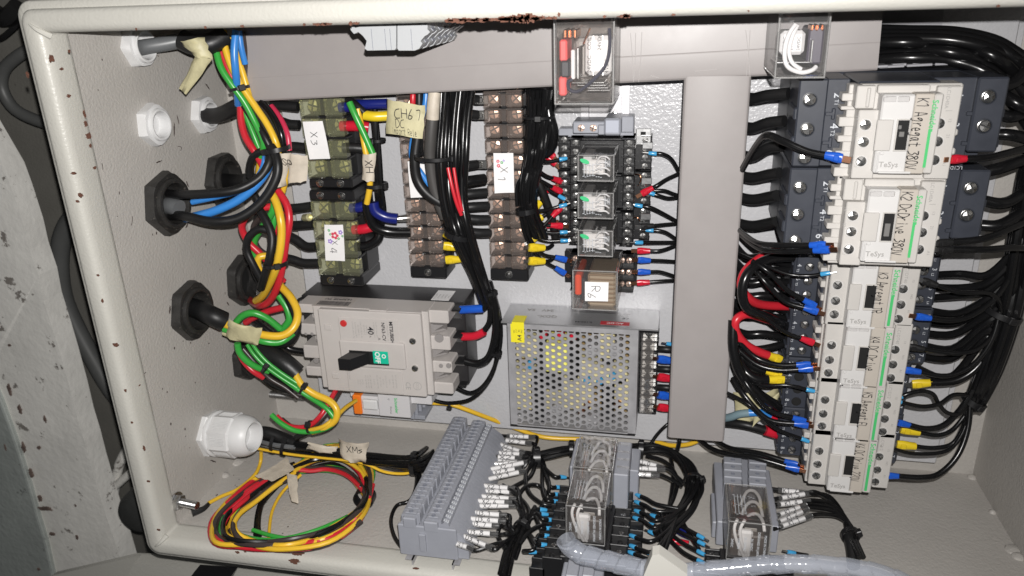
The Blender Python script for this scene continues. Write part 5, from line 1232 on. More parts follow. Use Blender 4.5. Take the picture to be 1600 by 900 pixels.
W('blue wire coming down in front of the duct end into a black sheath', WU, 2.9, '369,48,72 366,80,76 368,110,76 371,140,70 372,163,60')
W('blue wire just right of the front one at the duct end', WU, 2.4, '373,48,66 377,75,66 383,100,64')
W('dark wire close to the duct end under the top rim', WBR, 2.6, '378,50,62 382,80,60 386,120,58 390,150,58')
tie('black tie round the coloured loom at the left end of the duct', '374,138,72', (.2, -1, 0), 7.5, head=(1, 0, 1))
W('red wire curving down on the far left of the loom towards the breaker', WR, 2.9, '376,168,60 377,190,64 384,215,68 400,240,70 412,262,66')
W('black wire beside the red one, curving down to the tie', WBM, 3.0, '382,165,66 398,190,70 414,215,74 424,235,74')
W('green wire behind the black one left of the X3 strip', WG, 2.4, '378,160,58 384,180,60 398,215,62 408,240,62')
W('black wire right of the yellow one, down to the tie beside X3', WB, 2.8, '408,160,58 424,178,64 438,205,70 443,232,70 446,255,66')
W('crimson wire just left of the X3 strip', mat('wire_crimson', (.52, .03, .075), .35), 2.3, '424,166,52 438,185,58 449,210,64 452,235,66')
tie('black tie with a square head beside the X3 strip, over the blue cable loop', '432,233,72', (.15, -1, 0), 10.5, w=3.4, head=(-.7, 0, 1), tail=4)
# ---- cable loop from the big black nut
W('upper black cable looping from the big left nut up to the tie', WBM, 3.5, '258,302,l-402 285,304,104 330,302,104 372,296,98 405,278,88 420,255,82 421,236,76', n=14, cat='cable')
W('lower black cable of the loop from the big left nut, nearest the bottom', WBM, 3.7, '262,338,l-402 285,337,104 330,346,106 372,341,100 408,316,92 430,282,86 434,255,82 424,228,76', n=14, cat='cable')
W('bright blue cable looping between the two black ones', WU, 3.4, '280,343,l-400 305,338,100 340,328,100 376,310,94 404,285,88 419,260,82 419,240,76', n=12)
W('thin blue wire behind the bright blue cable of the loop', WU, 2.3, '300,316,94 345,306,92 385,294,88 408,268,80 415,240,74')
W('black cable end in the half hidden nut behind the loop', SHR, 7.0, '340,282,l-404 362,284,16 380,284,30 392,282,40', n=14, cat='cable')
W('dark sheath stub inside the big black nut above the blue cable', WGR, 7, '252,322,l-408 268,322,l-392 280,326,l-384', n=14, cat='cable sheath')
W('small black loop beside the tie, left of the X3 strip', WBM, 3.4, '391,276,62 391,258,66 398,243,70 414,236,72 424,240,72')
W('short yellow wire piece behind the blue cables below the tie', WY, 2.6, '404,270,60 406,255,64 412,245,66')
tape('cream paper flag with writing stuck beside the X3 strip', ('452,240,66', '481,243,62', '480,283,62', '450,287,66'), TAPEW, bend=1.0, seed=5)
tape('cream tape wrapped round wires left of the paper flag', ('433,238,74', '455,238,74', '446,290,72', '431,293,72'), TAPEW, bend=3.5, seed=6)
o = hand('LSP', 5, P(446, 254, 79), RIGHT+Vector((0, -.3, 0)), YP, INK, None, 'handwriting', wt=.1, seed=5); tag(o, 'scribbled letters on the cream tape left of the paper flag', 'handwriting')
# ---- middle left loops
W('thick yellow wire running down over the tangle left of X4', WY, 3.3, '420,296,66 431,315,72 438,340,78 440,365,80 436,400,82 428,428,78 412,460,62 400,470,50', n=12)
W('thick red wire running down right of the yellow one', WR, 3.1, '434,298,62 448,320,66 452,345,70 447,375,72 443,405,72 436,440,70 423,468,64 405,478,54 388,466,l-396', n=12)
W('red wire loop bulging left below the blue cable', WR, 3.0, '432,322,56 405,326,60 385,338,62 378,356,60 388,378,58 404,394,56 418,408,54', n=12)
W('green wire loop inside the red loop, left of X4', WG, 3.0, '430,305,58 426,330,60 412,352,58 399,372,54 397,392,52 404,412,52')
W('black wire crossing down left of the thick yellow wire', WBM, 3.5, '404,326,70 416,345,74 425,370,78 422,400,82 414,430,80 408,450,74', n=12)
W('black wire loop left of the lower tie', WBM, 3.2, '424,362,72 404,358,74 388,372,76 386,392,76 396,414,76 408,436,74', n=12)
W('yellow wire loop ending under the lower tie', WY, 3.0, '446,402,50 424,400,60 405,402,66 404,418,66 414,436,66')
W('green wire piece behind the thick yellow one', WG, 2.8, '432,315,50 428,345,54 424,372,54 430,410,54')
tie('black tie round the yellow and red wires left of X4', '431,412,80', (.1, -1, 0), 10, w=3, head=(.7, 0, 1), tail=3)
W('clear wrapped red cable end inside the nut behind the yellow wire', SLEEVE, 6.5, '388,446,l-402 402,448,l-384 412,456,50', n=12, cat='cable')
# ---- cable from the lower left nut
W('black sheathed cable coming out of the lower left black nut', WBM, 8.2, '290,478,l-406 312,484,l-386 332,494,98 350,502,94', n=18, cat='cable')
W('thick yellow wire looping up from the taped cable and back to the breaker', WY, 3.3, '350,506,95 385,516,96 415,524,96 442,524,92 460,510,86 465,488,78 454,464,70 438,446,62 430,430,56', n=12)
W('thick green wire leaving the taped cable under the yellow loop', WG, 3.1, '350,514,92 385,524,92 412,533,92 438,534,86 458,520,78', n=12)
W('yellow green taped stub below the yellow wire on the sheathed cable', TAPE, 3.0, '350,519,90 370,526,90 402,535,88')
tape('yellowed tape round the wires leaving the lower left cable', ('358,500,101', '410,513,101', '404,538,98', '353,526,98'), TAPE, bend=3.0, seed=8)
W('green wire arching over the black bolt end behind the taped cable', WG, 3.1, '366,508,70 378,494,70 396,489,68 418,498,64 438,514,60')
W('green wire bending up to the left of the breaker', WG, 3.3, '436,462,50 448,480,52 452,500,54 440,516,56', n=12)
W('red wire passing behind the green arch', WR, 3.1, '444,480,44 420,486,46 400,494,46 384,504,44')
W('black wire loop hugging the yellow loop beside the breaker', WBM, 3.6, '438,450,46 452,470,52 464,500,60 462,522,64 448,536,66 425,540,64', n=12)
for k, (dx, dy) in enumerate(((0, 0), (7, -3))): W(('thin green wire going down to the tie by the breaker foot', 'thin green wire just right of its twin, down to the breaker foot')[k], WG, 1.7, '386,538,84 396,553,84 412,570,84 436,588,82 464,606,80', dx=dx, dy=dy)
W('green wire bulging left under the taped cable', WG, 2.9, '371,536,84 374,550,84 386,564,82 402,574,78 420,580,72')
W('red wire under the green one, below the taped cable', WR, 2.7, '374,552,74 382,566,74 396,580,74 412,590,70')
W('black taped loom left of the breaker foot', SHR, 8.6, '404,548,66 426,556,70 446,568,72 464,584,72', n=14, cat='cable')
W('black cable sagging below the taped loom', WB, 5.2, '402,575,62 418,590,64 438,602,66 462,610,66', n=12, cat='cable')
tie('black tie round the thin green wires below the taped cable', '415,575,84', (.8, -.6, 0), 4.6, head=(.5, .7, .6), tail=4)
W('thick yellow wire leaving the taped loom under the breaker', WY, 3.1, '460,582,76 472,602,80 492,616,80 514,626,80 526,640,82 524,656,84 508,668,86 488,674,86', n=12)
W('green wire looping below the breaker corner', WG, 2.3, '440,590,78 462,606,80 486,622,80 510,638,82 522,655,84 514,667,86 490,674,88 462,673,90 440,662,90 424,648,88')
W('red wire curving below the breaker to the small tie', WR, 2.3, '432,650,84 448,664,86 470,668,86 488,662,84 504,645,80 520,618,66 530,600,50')
W('dark wire beside the red one below the breaker', WBR, 2.2, '440,655,78 462,670,82 486,668,82 506,650,76 526,620,62 534,606,50')
W('thin yellow wire from the small tie up to the orange lever', WY, 1.9, '484,672,88 506,666,88 526,650,80 541,636,64 556,626,48')
tie('black tie by the breaker foot round yellow and green wires', '474,607,82', (.8, -.55, 0), 5.4, head=(.4, .8, .5), tail=3)
tie('small black tie at the bottom of the loop below the breaker', '484,667,88', (1, 0, 0), 5.2, head=(0, .8, .7))
W('black and yellow cable end pointing left below the small tie', WBM, 2.6, '462,684,88 472,679,88 482,674,88')
# yellow earth wire
W('thin yellow earth wire from the white gland to the corner bolt', WY, 1.7, '408,706,72 407,722,b-402 398,742,b-406 372,764,b-408 345,776,b-407 326,786,b-406')
# ---- feeders to the broad strips
FD = [('black shrouded cable end entering the top of X3 from the left', '425,163,34 445,165,36 466,167,36'), ('black shrouded cable end entering the second row of X3', '440,190,34 452,194,36 468,195,36'), ('black shrouded cable end entering X3 beside the tie', '446,230,36 460,229,36 478,231,36'),
      ('dull black cable end entering the top row of X4', '447,326,34 465,325,36 487,322,36'), ('dull black cable end entering the second row of X4', '446,352,32 465,352,34 490,350,36'), ('printed black cable sloping down into the third row of X4', '446,366,30 462,374,32 478,385,34 495,385,36'), ('black cable with yellow core entering the lowest row of X4', '440,402,36 458,406,36 475,411,36 500,411,36')]
for lb, sp_ in FD: W(lb, SHR, 4.0, sp_, n=12, cat='cable')
t = thing('screw', 'brass screw end poking out left of the X4 strip', 'screw', P(480, 338, 36)); obj('shank', MB().lathe(P(476, 340, 34), (.8, .2, .5), [(3.2, 0), (3.4, 8), (2.9, 8.6), (2.4, 8.7), (2.4, 6)], 16), BRASS, t)
W('navy sleeved wire entering the top of X3 from the right', FN, 4.2, '531,168,36 548,167,36', cat='cable'); W('red sleeved wire entering the second row of X3 on the right', FR, 4.3, '533,197,36 560,197,36 576,199,34', n=12, cat='cable')
W('black sleeved cable entering the third row of X3 on the right', SHR, 4.4, '536,231,36 552,231,34 566,232,32', cat='cable')
W('navy sleeve entering the top row of X4 on the right', FN, 4.2, '548,325,36 562,324,36 575,318,34', n=12, cat='cable'); W('red sleeve entering the second row of X4 on the right', FR, 4.2, '552,359,36 568,358,36 582,354,34', n=12, cat='cable')
W('shiny black cable curving from the third row of X4', WB, 4.2, '555,386,36 575,384,34 590,374,32 594,360,30', n=12, cat='cable')
W('long navy sleeve bending from the bundle to a lug on the narrow strip', FN, 4.6, '583,316,40 587,330,40 602,339,38 621,342,36', n=14, cat='cable')
W('bare tinned lug between the long navy sleeve and the narrow strip', NICKEL, lambda q: 2.6+1.2*q, '618,342,33 630,341,30 641,340,28', cat='cable lug')
W('shiny black cable bending right into the narrow strip under the navy sleeve', WB, 4.4, '574,312,40 576,335,40 586,354,38 608,362,34 642,363,30', n=14, cat='cable')
W('navy sleeved wire crossing at the top between X3 and the yellow flag', FN, 4.0, '546,164,36 570,163,40 605,162,38', n=12, cat='cable'); W('yellow sleeved wire left of the yellow flag', FY, 4.0, '570,180,44 585,182,44 606,181,40', n=12, cat='cable'); W('black wire running into the yellow sleeve', WBM, 3.2, '545,156,40 558,166,44 572,179,44')
W('green wire slanting down right of X3', WG, 2.7, '546,160,50 556,182,52 570,212,52 584,244,52'); W('yellow wire running down between X3 and the black wires', WY, 2.5, '559,170,46 565,200,48 571,235,50 577,262,50 578,290,48 573,318,46')
tape('cream and green tape round the yellow wire right of X3', ('566,240,54', '588,239,54', '584,283,54', '566,281,54'), TAPEW, bend=2.5, seed=9); o = hand('XH', 6, P(577, 262, 59), DOWN, RIGHT, INK, None, wt=.09, seed=4); tag(o, 'scribbled mark on the cream tape right of X3', 'handwriting')
bundle('black wire in the vertical bundle between the broad and narrow strips', WB, 2.2, '584,170,34 588,220,36 592,280,36 594,330,34 590,362,30', 5, 3.6, 'black wires right of X3', 3)
tie('black tie round the wires right of X3, upper of two', '590,219,38', (0, -1, 0), 6.2, head=(-.5, 0, 1)); tie('black tie round the wires right of X3, lower one with its head to the right', '588,289,42', (0, -1, 0), 9, w=3, head=(1, 0, .3), tail=3)
# ---- yellowed flag
tape('yellowed tape flag with handwriting CH6 DC import Rele', ('606,155,56', '665,165,54', '661,217,54', '603,208,56'), TAPE, bend=1.6, seed=12)
for s_, sz, px, py, L_ in (('CH6', 7, 633, 178, 17), ('DC', 6, 626, 193, 8), ('import Rele', 4.6, 633, 206, 21), ('7', 7, 655, 180, 4)):
    tag(hand(s_, sz, P(px, py, 58.6), RIGHT+Vector((0, -.1, 0)), YP, INK, None, wt=.09, seed=3, length=L_), 'handwritten %s on the yellowed tape flag' % s_, 'handwriting')
# ---- centre bundle in front of the narrow strips
W('short red wire above the yellowed flag', WR, 2.4, '646,140,42 645,160,44 646,205,40'); W('black wire above the flag between the red and blue ones', WBM, 3, '655,140,42 655,170,44 656,240,42')
W('blue wire dropping behind the flag and curving under the black bundle', WU, 2.4, '666,140,42 663,170,44 646,215,44 643,240,44 648,256,44 659,272,44 679,302,42'); W('blue wire beside the first one under the flag', WU, 2.2, '654,200,40 650,225,42 648,245,42')
W('black cable bowing left over the blank label of the narrow strip', WBM, 4.2, '652,216,48 648,250,50 652,280,50 667,302,50 690,318,48', n=12, cat='cable')
W('dark grey sheathed cable hanging beside the flag', mat('sheath_dark_grey', (.055, .052, .05), .5), 4.6, '678,140,50 676,180,52 673,215,52 672,250,50 680,300,48 696,340,46', n=14, cat='cable'); W('beige taped section of the grey cable beside the flag', TAPEW, 5.0, '679,145,51 677,165,53 676,186,53', n=14, cat='tape')
B1 = 'black cables of the big centre bundle'
for k in range(9):
    W('shiny black cable in the big centre bundle, %s from the left' % ORD[k], WB, 2.6, '%d,140,%d %d,190,%d %d,250,%d %d,310,%d %d,362,%d %d,430,%d %d,480,40' % (690+6*k, 40+(k*7) % 12, 688+5.4*k, 44+(k*5) % 14, 684+5.6*k, 50+(k*5) % 14, 690+4.6*k, 50+(k*7) % 13, 704+4*k, 52+(k*5) % 12, 737+2.4*k, 46+(k*7) % 9, 756+2.2*k), group=B1, n=10)
W('thin red wire showing between the black cables of the big bundle', WR, 1.5, '700,262,66 706,290,68 713,316,68 721,336,66'); W('second thin red wire in the big bundle, a little to the right', WR, 1.4, '709,262,64 715,300,66 722,330,66')
tie('black tie round the big bundle, upper', '682,244,54', (0, -1, 0), 17, w=2.6, head=(1, 0, .5)); tie('black tie round the big bundle above the yellow crimps', '716,366,56', (-.3, -1, 0), 10.5, w=4, head=(-.3, .2, 1))
W('black cable from the bundle to the upper blue sleeve of the breaker', WB, 2.6, '752,440,42 759,462,42 760,476,42 754,483,42'); W('navy sleeve at the upper right pole of the breaker', FB, 3.6, '720,484,40 738,483,42 755,482,42', n=12, cat='cable')
W('black cable from the bundle to the red sleeve of the breaker', WB, 2.6, '756,440,40 766,470,40 766,500,40 757,516,40'); W('red sleeve at the middle right pole of the breaker', FR, 3.6, '722,526,40 742,525,41 757,518,41', n=12, cat='cable')
W('black cable from the bundle to the lower right pole of the breaker', WB, 3.4, '762,440,40 774,480,40 775,520,40 765,556,40 748,568,40 726,564,40', n=12)
W('black wire looping right of the breaker and back under it', WB, 1.9, '766,440,36 780,490,36 782,535,36 772,575,34 755,603,32 735,614,30 714,606,28'); W('black wire sweeping down from the bundle and left below the breaker', WB, 1.9, '764,440,32 776,500,32 776,560,32 762,598,28 735,624,24 700,630,20 676,625,20')
tie('black tie right of the breaker, level with the blue sleeve', '764,457,42', (.1, -1, 0), 6, w=2.5, head=(.9, 0, .4)); tie('black tie right of the breaker, above the lower pole', '775,551,38', (-.1, -1, 0), 5, w=2.5, head=(.6, 0, .8))
# lugs into the X1 strip
for k, (lb, m_, sp_, lug) in enumerate((('black shrouded lug at the very top of X1', SHR, '712,153,40 730,154,36 746,156,30', 1), ('black shrouded lug with a bright tang, second row of X1', SHR, '714,174,40 730,178,36 746,180,30', 1), ('dull black lug with a bright tang above the X1 label', SHR, '716,262,42 730,259,38 745,257,30', 1),
     ('fat glossy black sleeve beside the X1 label', WB, '706,288,44 730,284,42 757,280,32', 0), ('dull black sleeve under the fat glossy one', SHR, '716,306,42 735,303,38 760,301,30', 0), ('dull black sleeve level with the bottom of the X1 label', SHR, '718,325,42 740,323,38 763,322,30', 0), ('dull black sleeve, second from the bottom on X1', SHR, '726,341,40 745,343,36 765,343,30', 0), ('dull black sleeve, lowest on X1', SHR, '730,362,40 748,364,36 766,364,30', 0))):
    t = thing('cable_lug', lb, 'cable lug', pt_(sp_.split()[0])); q = [pt_(s_) for s_ in sp_.split()]; obj('sleeve', MB().tube(q, (4.6 if k == 3 else 3.9), 12, 4), m_, t)
    if lug: mb = MB(); e = q[-1]; mb.box(e.x-1, e.y-3.6, e.z-1, e.x+9, e.y+3.6, e.z+1.2, .6); mb.box(e.x, e.y-2.2, e.z+1, e.x+5, e.y+2.2, e.z+2.6, .8); obj('tang', mb, NICKEL, t)
for lb, a, b in (('yellow crimp at the second row from the bottom of the narrow strip', '724,388,26 716,387,27', 'y'), ('yellow crimp at the bottom row of the narrow strip', '735,404,26 719,405,27', 'y'), ('yellow crimp half hidden by the big bundle', '722,378,22 714,374,24', 'y'),
                 ('yellow crimp at the second row from the bottom of X1', '864,382,20 857,387,24 848,387,27', 'y'), ('yellow crimp at the bottom row of X1', '866,402,20 857,408,24 848,408,27', 'y')):
    W(lb, WB, 1.7, a, f1=b)
for lb, a in (('yellow crimp behind the black wires right of X1, upper', '850,310,20 842,318,24'), ('yellow crimp behind the black wires right of X1, middle', '853,335,20 845,340,22'), ('yellow crimp behind the black wires right of X1, lower', '854,356,20 846,362,22')): W(lb, WB, 1.6, a, f1='y')
# ---- bundle between X1 and the relays
for k in range(12):
    W('thin black wire falling between X1 and the relays, %s from the left' % ORD[k], WB, 1.9, '%d,140,%d %d,190,%d %d,240,%d %d,290,%d %d,330,%d %d,372,%d' % (826+3.6*k, 26+(k*5) % 12, 825+3.3*k, 30+(k*7) % 14, 822+2.6*k, 34+(k*5) % 12, 814+2.2*k, 34+(k*7) % 12, 816+2.0*k, 34+(k*5) % 9, 826+2.6*k, 24+(k*5) % 7), group='black wires between X1 and the relays', n=8)
W('fat glossy black cable bowing right beside the end of the bundle', WB, 4.4, '852,140,30 858,180,34 864,205,34 862,228,30 852,240,26', n=12, cat='cable'); W('black printed cable slanting behind the left crimps', WBM, 3.4, '832,262,26 848,300,24 862,340,18 868,372,14', n=10, cat='cable')
tie('black tie round the wires right of X1, upper', '842,182,36', (0, -1, 0), 12, w=2, head=(.1, 0, 1)); tie('black tie round the wires right of X1, lower', '822,329,38', (.1, -1, 0), 8, w=4, head=(-.2, 0, 1))
ZL = 24
for lb, m, sp_ in (('thin black wire with cyan ferrule, uppermost on the left of the relays', 'c', '826,238,36 836,249,32 855,253,28 876,249,%d'), ('black wire with red crimp level with the bottom of the first relay', 'r', '832,243,38 838,262,36 852,274,30 865,279,%d'), ('black wire with red crimp arching left beside the second relay', 'r', '808,322,38 808,290,38 820,276,38 842,281,32 864,293,%d'),
        ('short black wire with cyan ferrule above the second relay terminals', 'c', '850,290,20 862,300,22 875,307,%d'), ('thin black wire with cyan ferrule beside the lower part of the second relay', 'c', '828,330,34 848,329,30 862,326,26 876,322,%d'), ('black wire with red crimp looping low beside the third relay', 'r', '820,345,34 838,360,32 852,350,28 864,337,%d'),
        ('short black wire with red crimp beside the third relay top', 'r', '826,334,32 838,343,30 850,351,26 862,352,%d'), ('thin black wire with cyan ferrule beside the third relay', 'c', '824,340,32 842,358,28 862,364,26 877,363,%d'), ('thin black wire with cyan ferrule, lowest of the cyan ones', 'c', '820,344,30 832,366,28 852,376,26 878,376,%d'),
        ('black wire with blue terminal, upper of two left of R6', 'u', '818,342,34 828,372,32 846,396,28 869,402,%d'), ('black wire with blue terminal, lower of two left of R6', 'u', '814,340,34 822,372,32 842,402,28 869,419,%d')):
    W(lb, WB, 1.5, sp_ % ZL, f1=m)
for lb, sp_ in (('red crimp on the far left of the relay column, uppermost', '846,226,18 853,233,18'), ('red crimp just under the uppermost one', '847,238,17 855,245,17'), ('red crimp partly behind its neighbours beside the second relay', '838,305,18 849,300,18'), ('red crimp partly hidden beside the third relay', '836,360,18 849,355,18')): W(lb, WB, 1.4, sp_, f1='r')
for lb, m, sp_ in (('cyan tipped black wire, uppermost on the right of the relays', 'c', '1064,275,12 1050,250,18 1036,241,22 1024,240,22'), ('black wire with red crimp on the right of the first relay', 'r', '1064,270,14 1042,280,20 1028,289,24 1019,294,24'), ('black wire with cyan ferrule just under the red crimp', 'c', '1064,308,12 1045,310,18 1030,306,21 1021,303,21'),
        ('black wire with cyan ferrule right of the second relay', 'c', '1064,350,12 1040,336,22 1018,325,28 1002,322,28'), ('black wire with black crimp right of the third relay', 'k', '1064,349,12 1040,351,18 1019,353,22'), ('black wire with cyan ferrule under the black crimp', 'c', '1064,380,12 1045,366,18 1032,361,20 1019,360,20'),
        ('black wire with cyan ferrule, lowest on the right of the relays', 'c', '1064,379,14 1035,379,22 1002,379,28'), ('black wire with red crimp just above the blue terminals', 'r', '1064,380,14 1045,388,20 1030,392,24 1014,392,24'), ('black wire with blue terminal, upper of two right of R6', 'u', '1064,410,14 1040,408,20 1014,407,24'),
        ('black wire with blue terminal, lower of two right of R6', 'u', '1064,436,14 1045,429,20 1030,425,22 1014,425,24'), ('black wire with red crimp beside R6', 'r', '1064,438,14 1040,439,20 1013,441,22')):
    W(lb, WB, 1.6, sp_, f1=m)
W('black wire looping between two right hand ferrules', WB, 1.5, '1022,298,21 1038,298,20 1052,303,16 1064,307,12')
for lb, sp_ in (('bare copper loop on the right of the first relay', '992,272,24 1000,274,27 1001,282,27 997,290,24'), ('bare copper loop on the right of the third relay', '988,340,24 996,340,27 1000,346,26')): W(lb, COPPER, .5, sp_, n=6)
# ---- supply terminals
for lb, m, y, c_ in (('cyan ferrule at the top of the power supply terminals', 'c', 538, 0), ('blue terminal at the upper part of the power supply terminals', 'u', 564, 0), ('red crimp in the middle of the power supply terminals', 'r', 592, 0), ('blue terminal near the bottom of the power supply terminals', 'u', 620, 0), ('red crimp at the bottom of the power supply terminals', 'r', 639, 0)):
    W(lb, WB, 1.9, '1078,%d,14 1064,%d,22 1050,%d,25' % (y+4, y+2, y), f1=m+('+' if m != 'c' else ''))
for y in (546, 577, 606): W('black wire end at the power supply terminals between coloured crimps', WBM, 2.8, '1068,%d,14 1045,%d,22 1028,%d,20' % (y+2, y, y-1), group='plain black ends at the power supply')
# ---- green and yellow earth wires
W('green and yellow striped earth wire running from the breaker to under the power supply', WY, 2.1, '640,622,14 672,629,16 705,632,16 750,648,8 800,667,b-392 850,683,b-398 910,686,b-400', stripe=WG, n=12)
W('green and yellow striped earth wire curling below the vertical duct', WY, 2.1, '1025,690,b-396 1050,696,b-394 1080,693,b-386 1105,680,10', stripe=WG, n=12)
tie('black tie on the earth wire below the breaker', '703,633,18', (1, -.2, 0), 2.8, head=(0, -1, .3))
W('thin black wire curving down from under the vertical duct', WB, 1.6, '1064,650,10 1042,664,12 1026,680,20 1014,698,b-380'); W('short black wire below the duct corner', WB, 2.0, '1062,680,12 1061,692,16 1058,704,b-384')
# ---- left side of the contactor column
for lb, y0_, y1_, xx, zz in (('thick black cable entering the first contactor, upper left', 153, 146, 1232, 64), ('thick black cable entering the first contactor, middle left', 199, 189, 1226, 64), ('thick black cable entering the first contactor, lower left', 244, 228, 1222, 64), ('thick black cable with bared copper entering the second contactor', 277, 270, 1218, 64), ('thick black cable entering the second contactor, middle left', 311, 305, 1214, 64), ('thick black cable entering the second contactor, lower left', 352, 346, 1214, 64)):
    W(lb, WBM, 4.0, '%d,%d,30 %d,%d,44 %d,%d,56 %d,%d,%d' % (1150, y0_-4, 1175, y0_+1, 1200, y1_+3, xx, y1_, zz), n=12, cat='cable')
for k in range(2): W(('black wire with blue terminal entering K1, upper of the pair', 'black wire with blue terminal entering K1, lower of the pair')[k], WB, 1.9, '1160,%d,60 1180,%d,84 1198,%d,102 1225,%d,112 1262,%d,118 1292,%d,122' % (262+4*k, 228+3*k, 210+3*k, 220+3*k, 236+2*k, 242+2*k), f1='u')
W('black wire with blue terminal entering K2, upper of the pair', WB, 1.9, '1150,355,50 1180,378,90 1215,383,108 1268,383,118', f1='u'); W('black wire with blue terminal entering K2, lower of the pair', WB, 1.9, '1152,362,50 1185,388,88 1220,393,108 1274,391,120', f1='u')
W('thin black wire with cyan ferrule entering K3', WB, 1.4, '1150,395,40 1190,412,66 1230,428,76 1262,431,78 1285,428,80', f1='c')
W('thick red wire curving down and back into K3 beside the duct', WR, 3.3, '1215,390,50 1190,402,60 1166,422,68 1158,445,70 1168,464,66 1190,476,54 1238,479,32', n=14); W('thick red wire making a hairpin beside the duct into a yellow crimp', WR, 3.3, '1236,512,28 1205,501,44 1170,491,56 1151,499,62 1150,518,62 1164,537,60 1182,548,56 1200,555,52', f1='y', n=14)
W('thick black wire looping in front of the red curve', WB, 3.6, '1238,402,50 1200,405,64 1170,425,76 1160,455,80 1168,482,78 1200,496,64 1236,512,36', n=12); W('thick black wire ending in a yellow crimp, lower of the pair', WB, 3.8, '1150,545,50 1160,575,62 1180,592,66 1200,593,64', f1='y', n=12); W('thick black wire ending in a yellow crimp, upper of the pair', WB, 3.8, '1148,520,44 1160,550,54 1178,572,58 1196,578,58', f1='y', n=12)
for k, (y0_, y1_, y2_) in enumerate(((372, 402, 416), (398, 424, 420), (402, 440, 442), (440, 462, 464), (468, 485, 468), (488, 494, 500), (512, 522, 530), (528, 545, 534), (545, 562, 560), (430, 470, 492))):
    W('thick black wire from the duct back to the compact contactors, %s one down' % ORD[k], WB, 3.3, '1140,%d,20 1165,%d,34 1195,%d,36 1238,%d,28' % (y0_, y1_, y1_, y2_), group='thick black wires left of the compact contactors', n=10)
for lb, m, r_, sp_ in (('black wire with blue terminal entering K3, upper of the pair', 'u', 1.9, '1175,408,70 1200,424,76 1228,452,74 1257,469,74'), ('black wire with blue terminal entering K3, lower of the pair', 'u', 1.9, '1172,412,64 1195,440,74 1225,470,74 1258,481,76'), ('black wire with red crimp entering K4', 'r', 1.5, '1165,478,80 1195,496,76 1225,518,72 1253,529,72'),
       ('black wire with blue terminal entering K4, upper of the pair', 'u', 1.9, '1150,530,60 1180,558,72 1215,570,74 1246,570,74'), ('black wire with blue terminal entering K4, lower of the pair', 'u', 1.9, '1148,540,60 1180,568,70 1215,578,74 1250,577,76'), ('thin black wire with cyan ferrule entering K5', 'c', 1.4, '1150,590,56 1190,602,70 1230,602,74 1262,609,74'),
       ('black wire with blue terminal entering K5, upper of the pair', 'u', 1.9, '1150,570,60 1170,605,72 1200,640,74 1240,653,74'), ('black wire with blue terminal entering K5, lower of the pair', 'u', 1.9, '1145,590,56 1165,620,68 1200,655,74 1243,662,76'), ('thin black wire with cyan ferrule entering K6', 'c', 1.4, '1132,612,56 1170,632,70 1210,668,74 1254,686,74'),
       ('black wire with blue terminal entering K6, front of the pair', 'u', 2.1, '1088,683,20 1110,700,40 1140,710,56 1180,715,66 1230,729,72'), ('black wire with blue terminal entering K6, rear of the pair', 'u', 2.1, '1112,684,18 1140,700,44 1185,708,60 1228,721,68')):
    W(lb, WB, r_, sp_, f1=m)
W('thick black wire sweeping down beside the duct to K5', WB, 4.0, '1146,500,60 1146,545,66 1158,585,68 1185,615,60 1225,640,40', n=12)
W('faded pale blue cable leaving the duct beside the yellowed tape', mat('cable_faded_blue', (.15, .22, .25), .5), 3.3, '1118,655,30 1140,652,40 1155,647,44 1172,645,46', n=12, cat='cable'); W('blue wire continuing from the faded cable', WU, 3.2, '1170,645,46 1186,645,46 1202,650,42', n=12); W('red wire end under the blue wire left of K5', FR, 3.4, '1200,650,40 1212,655,38 1234,660,30', n=12); W('fat red sleeve left of K6', FR, 4.6, '1196,672,40 1212,677,38 1238,684,28', n=12, cat='cable'); W('black cable below the blue wire left of K6', WBM, 3.6, '1130,660,30 1165,664,38 1198,673,38')
tape('crumpled yellowed tape beside the duct left of K5', ('1146,612,34', '1222,606,30', '1205,640,30', '1150,664,34'), TAPE, bend=5, seed=21, n=7); tape('torn yellowed tape scrap between the tape and K5', ('1180,632,40', '1222,610,36', '1215,625,38', '1175,668,44'), TAPE, bend=3, seed=22)
# ---- right side of the contactor column and the right hand loom
for k in range(9): W('thick black cable arching to the top right corner, %s from the top' % ORD[k], WB, 3.8, '1350,%d,%d 1420,%d,%d 1490,%d,%d 1550,%d,%d 1590,%d,%d 1640,%d,40' % (46+7*k, 22+(k*5) % 20, 48+6*k, 34+(k*5) % 18, 50+6.5*k, 40+(k*7) % 18, 62+8*k, 46+(k*5) % 20, 84+11*k, 46+(k*7) % 14, 120+16*k), group='thick black cables in the top right corner', n=10, cat='cable')
for lb, sp_ in (('thick black cable leaving the first contactor, upper right', '1568,135,66 1585,128,64 1620,95,60'), ('thick black cable crossing down from the first contactor to the corner', '1570,150,60 1595,165,66 1640,190,60'), ('thick black cable leaving the first contactor, middle right', '1566,180,62 1585,182,62 1620,165,56'), ('thick black cable leaving the first contactor, lower right', '1562,210,60 1585,212,62 1630,225,56'), ('thick black cable leaving the second contactor, upper right', '1540,268,62 1565,262,62 1600,250,58 1640,240,50'), ('thick black cable leaving the second contactor, middle right', '1538,314,62 1565,318,62 1590,308,58 1640,270,50'), ('thick black cable leaving the second contactor, lower right', '1534,352,60 1560,352,62 1588,338,58 1640,300,50')):
    W(lb, WB, 4.0, sp_, n=12, cat='cable')
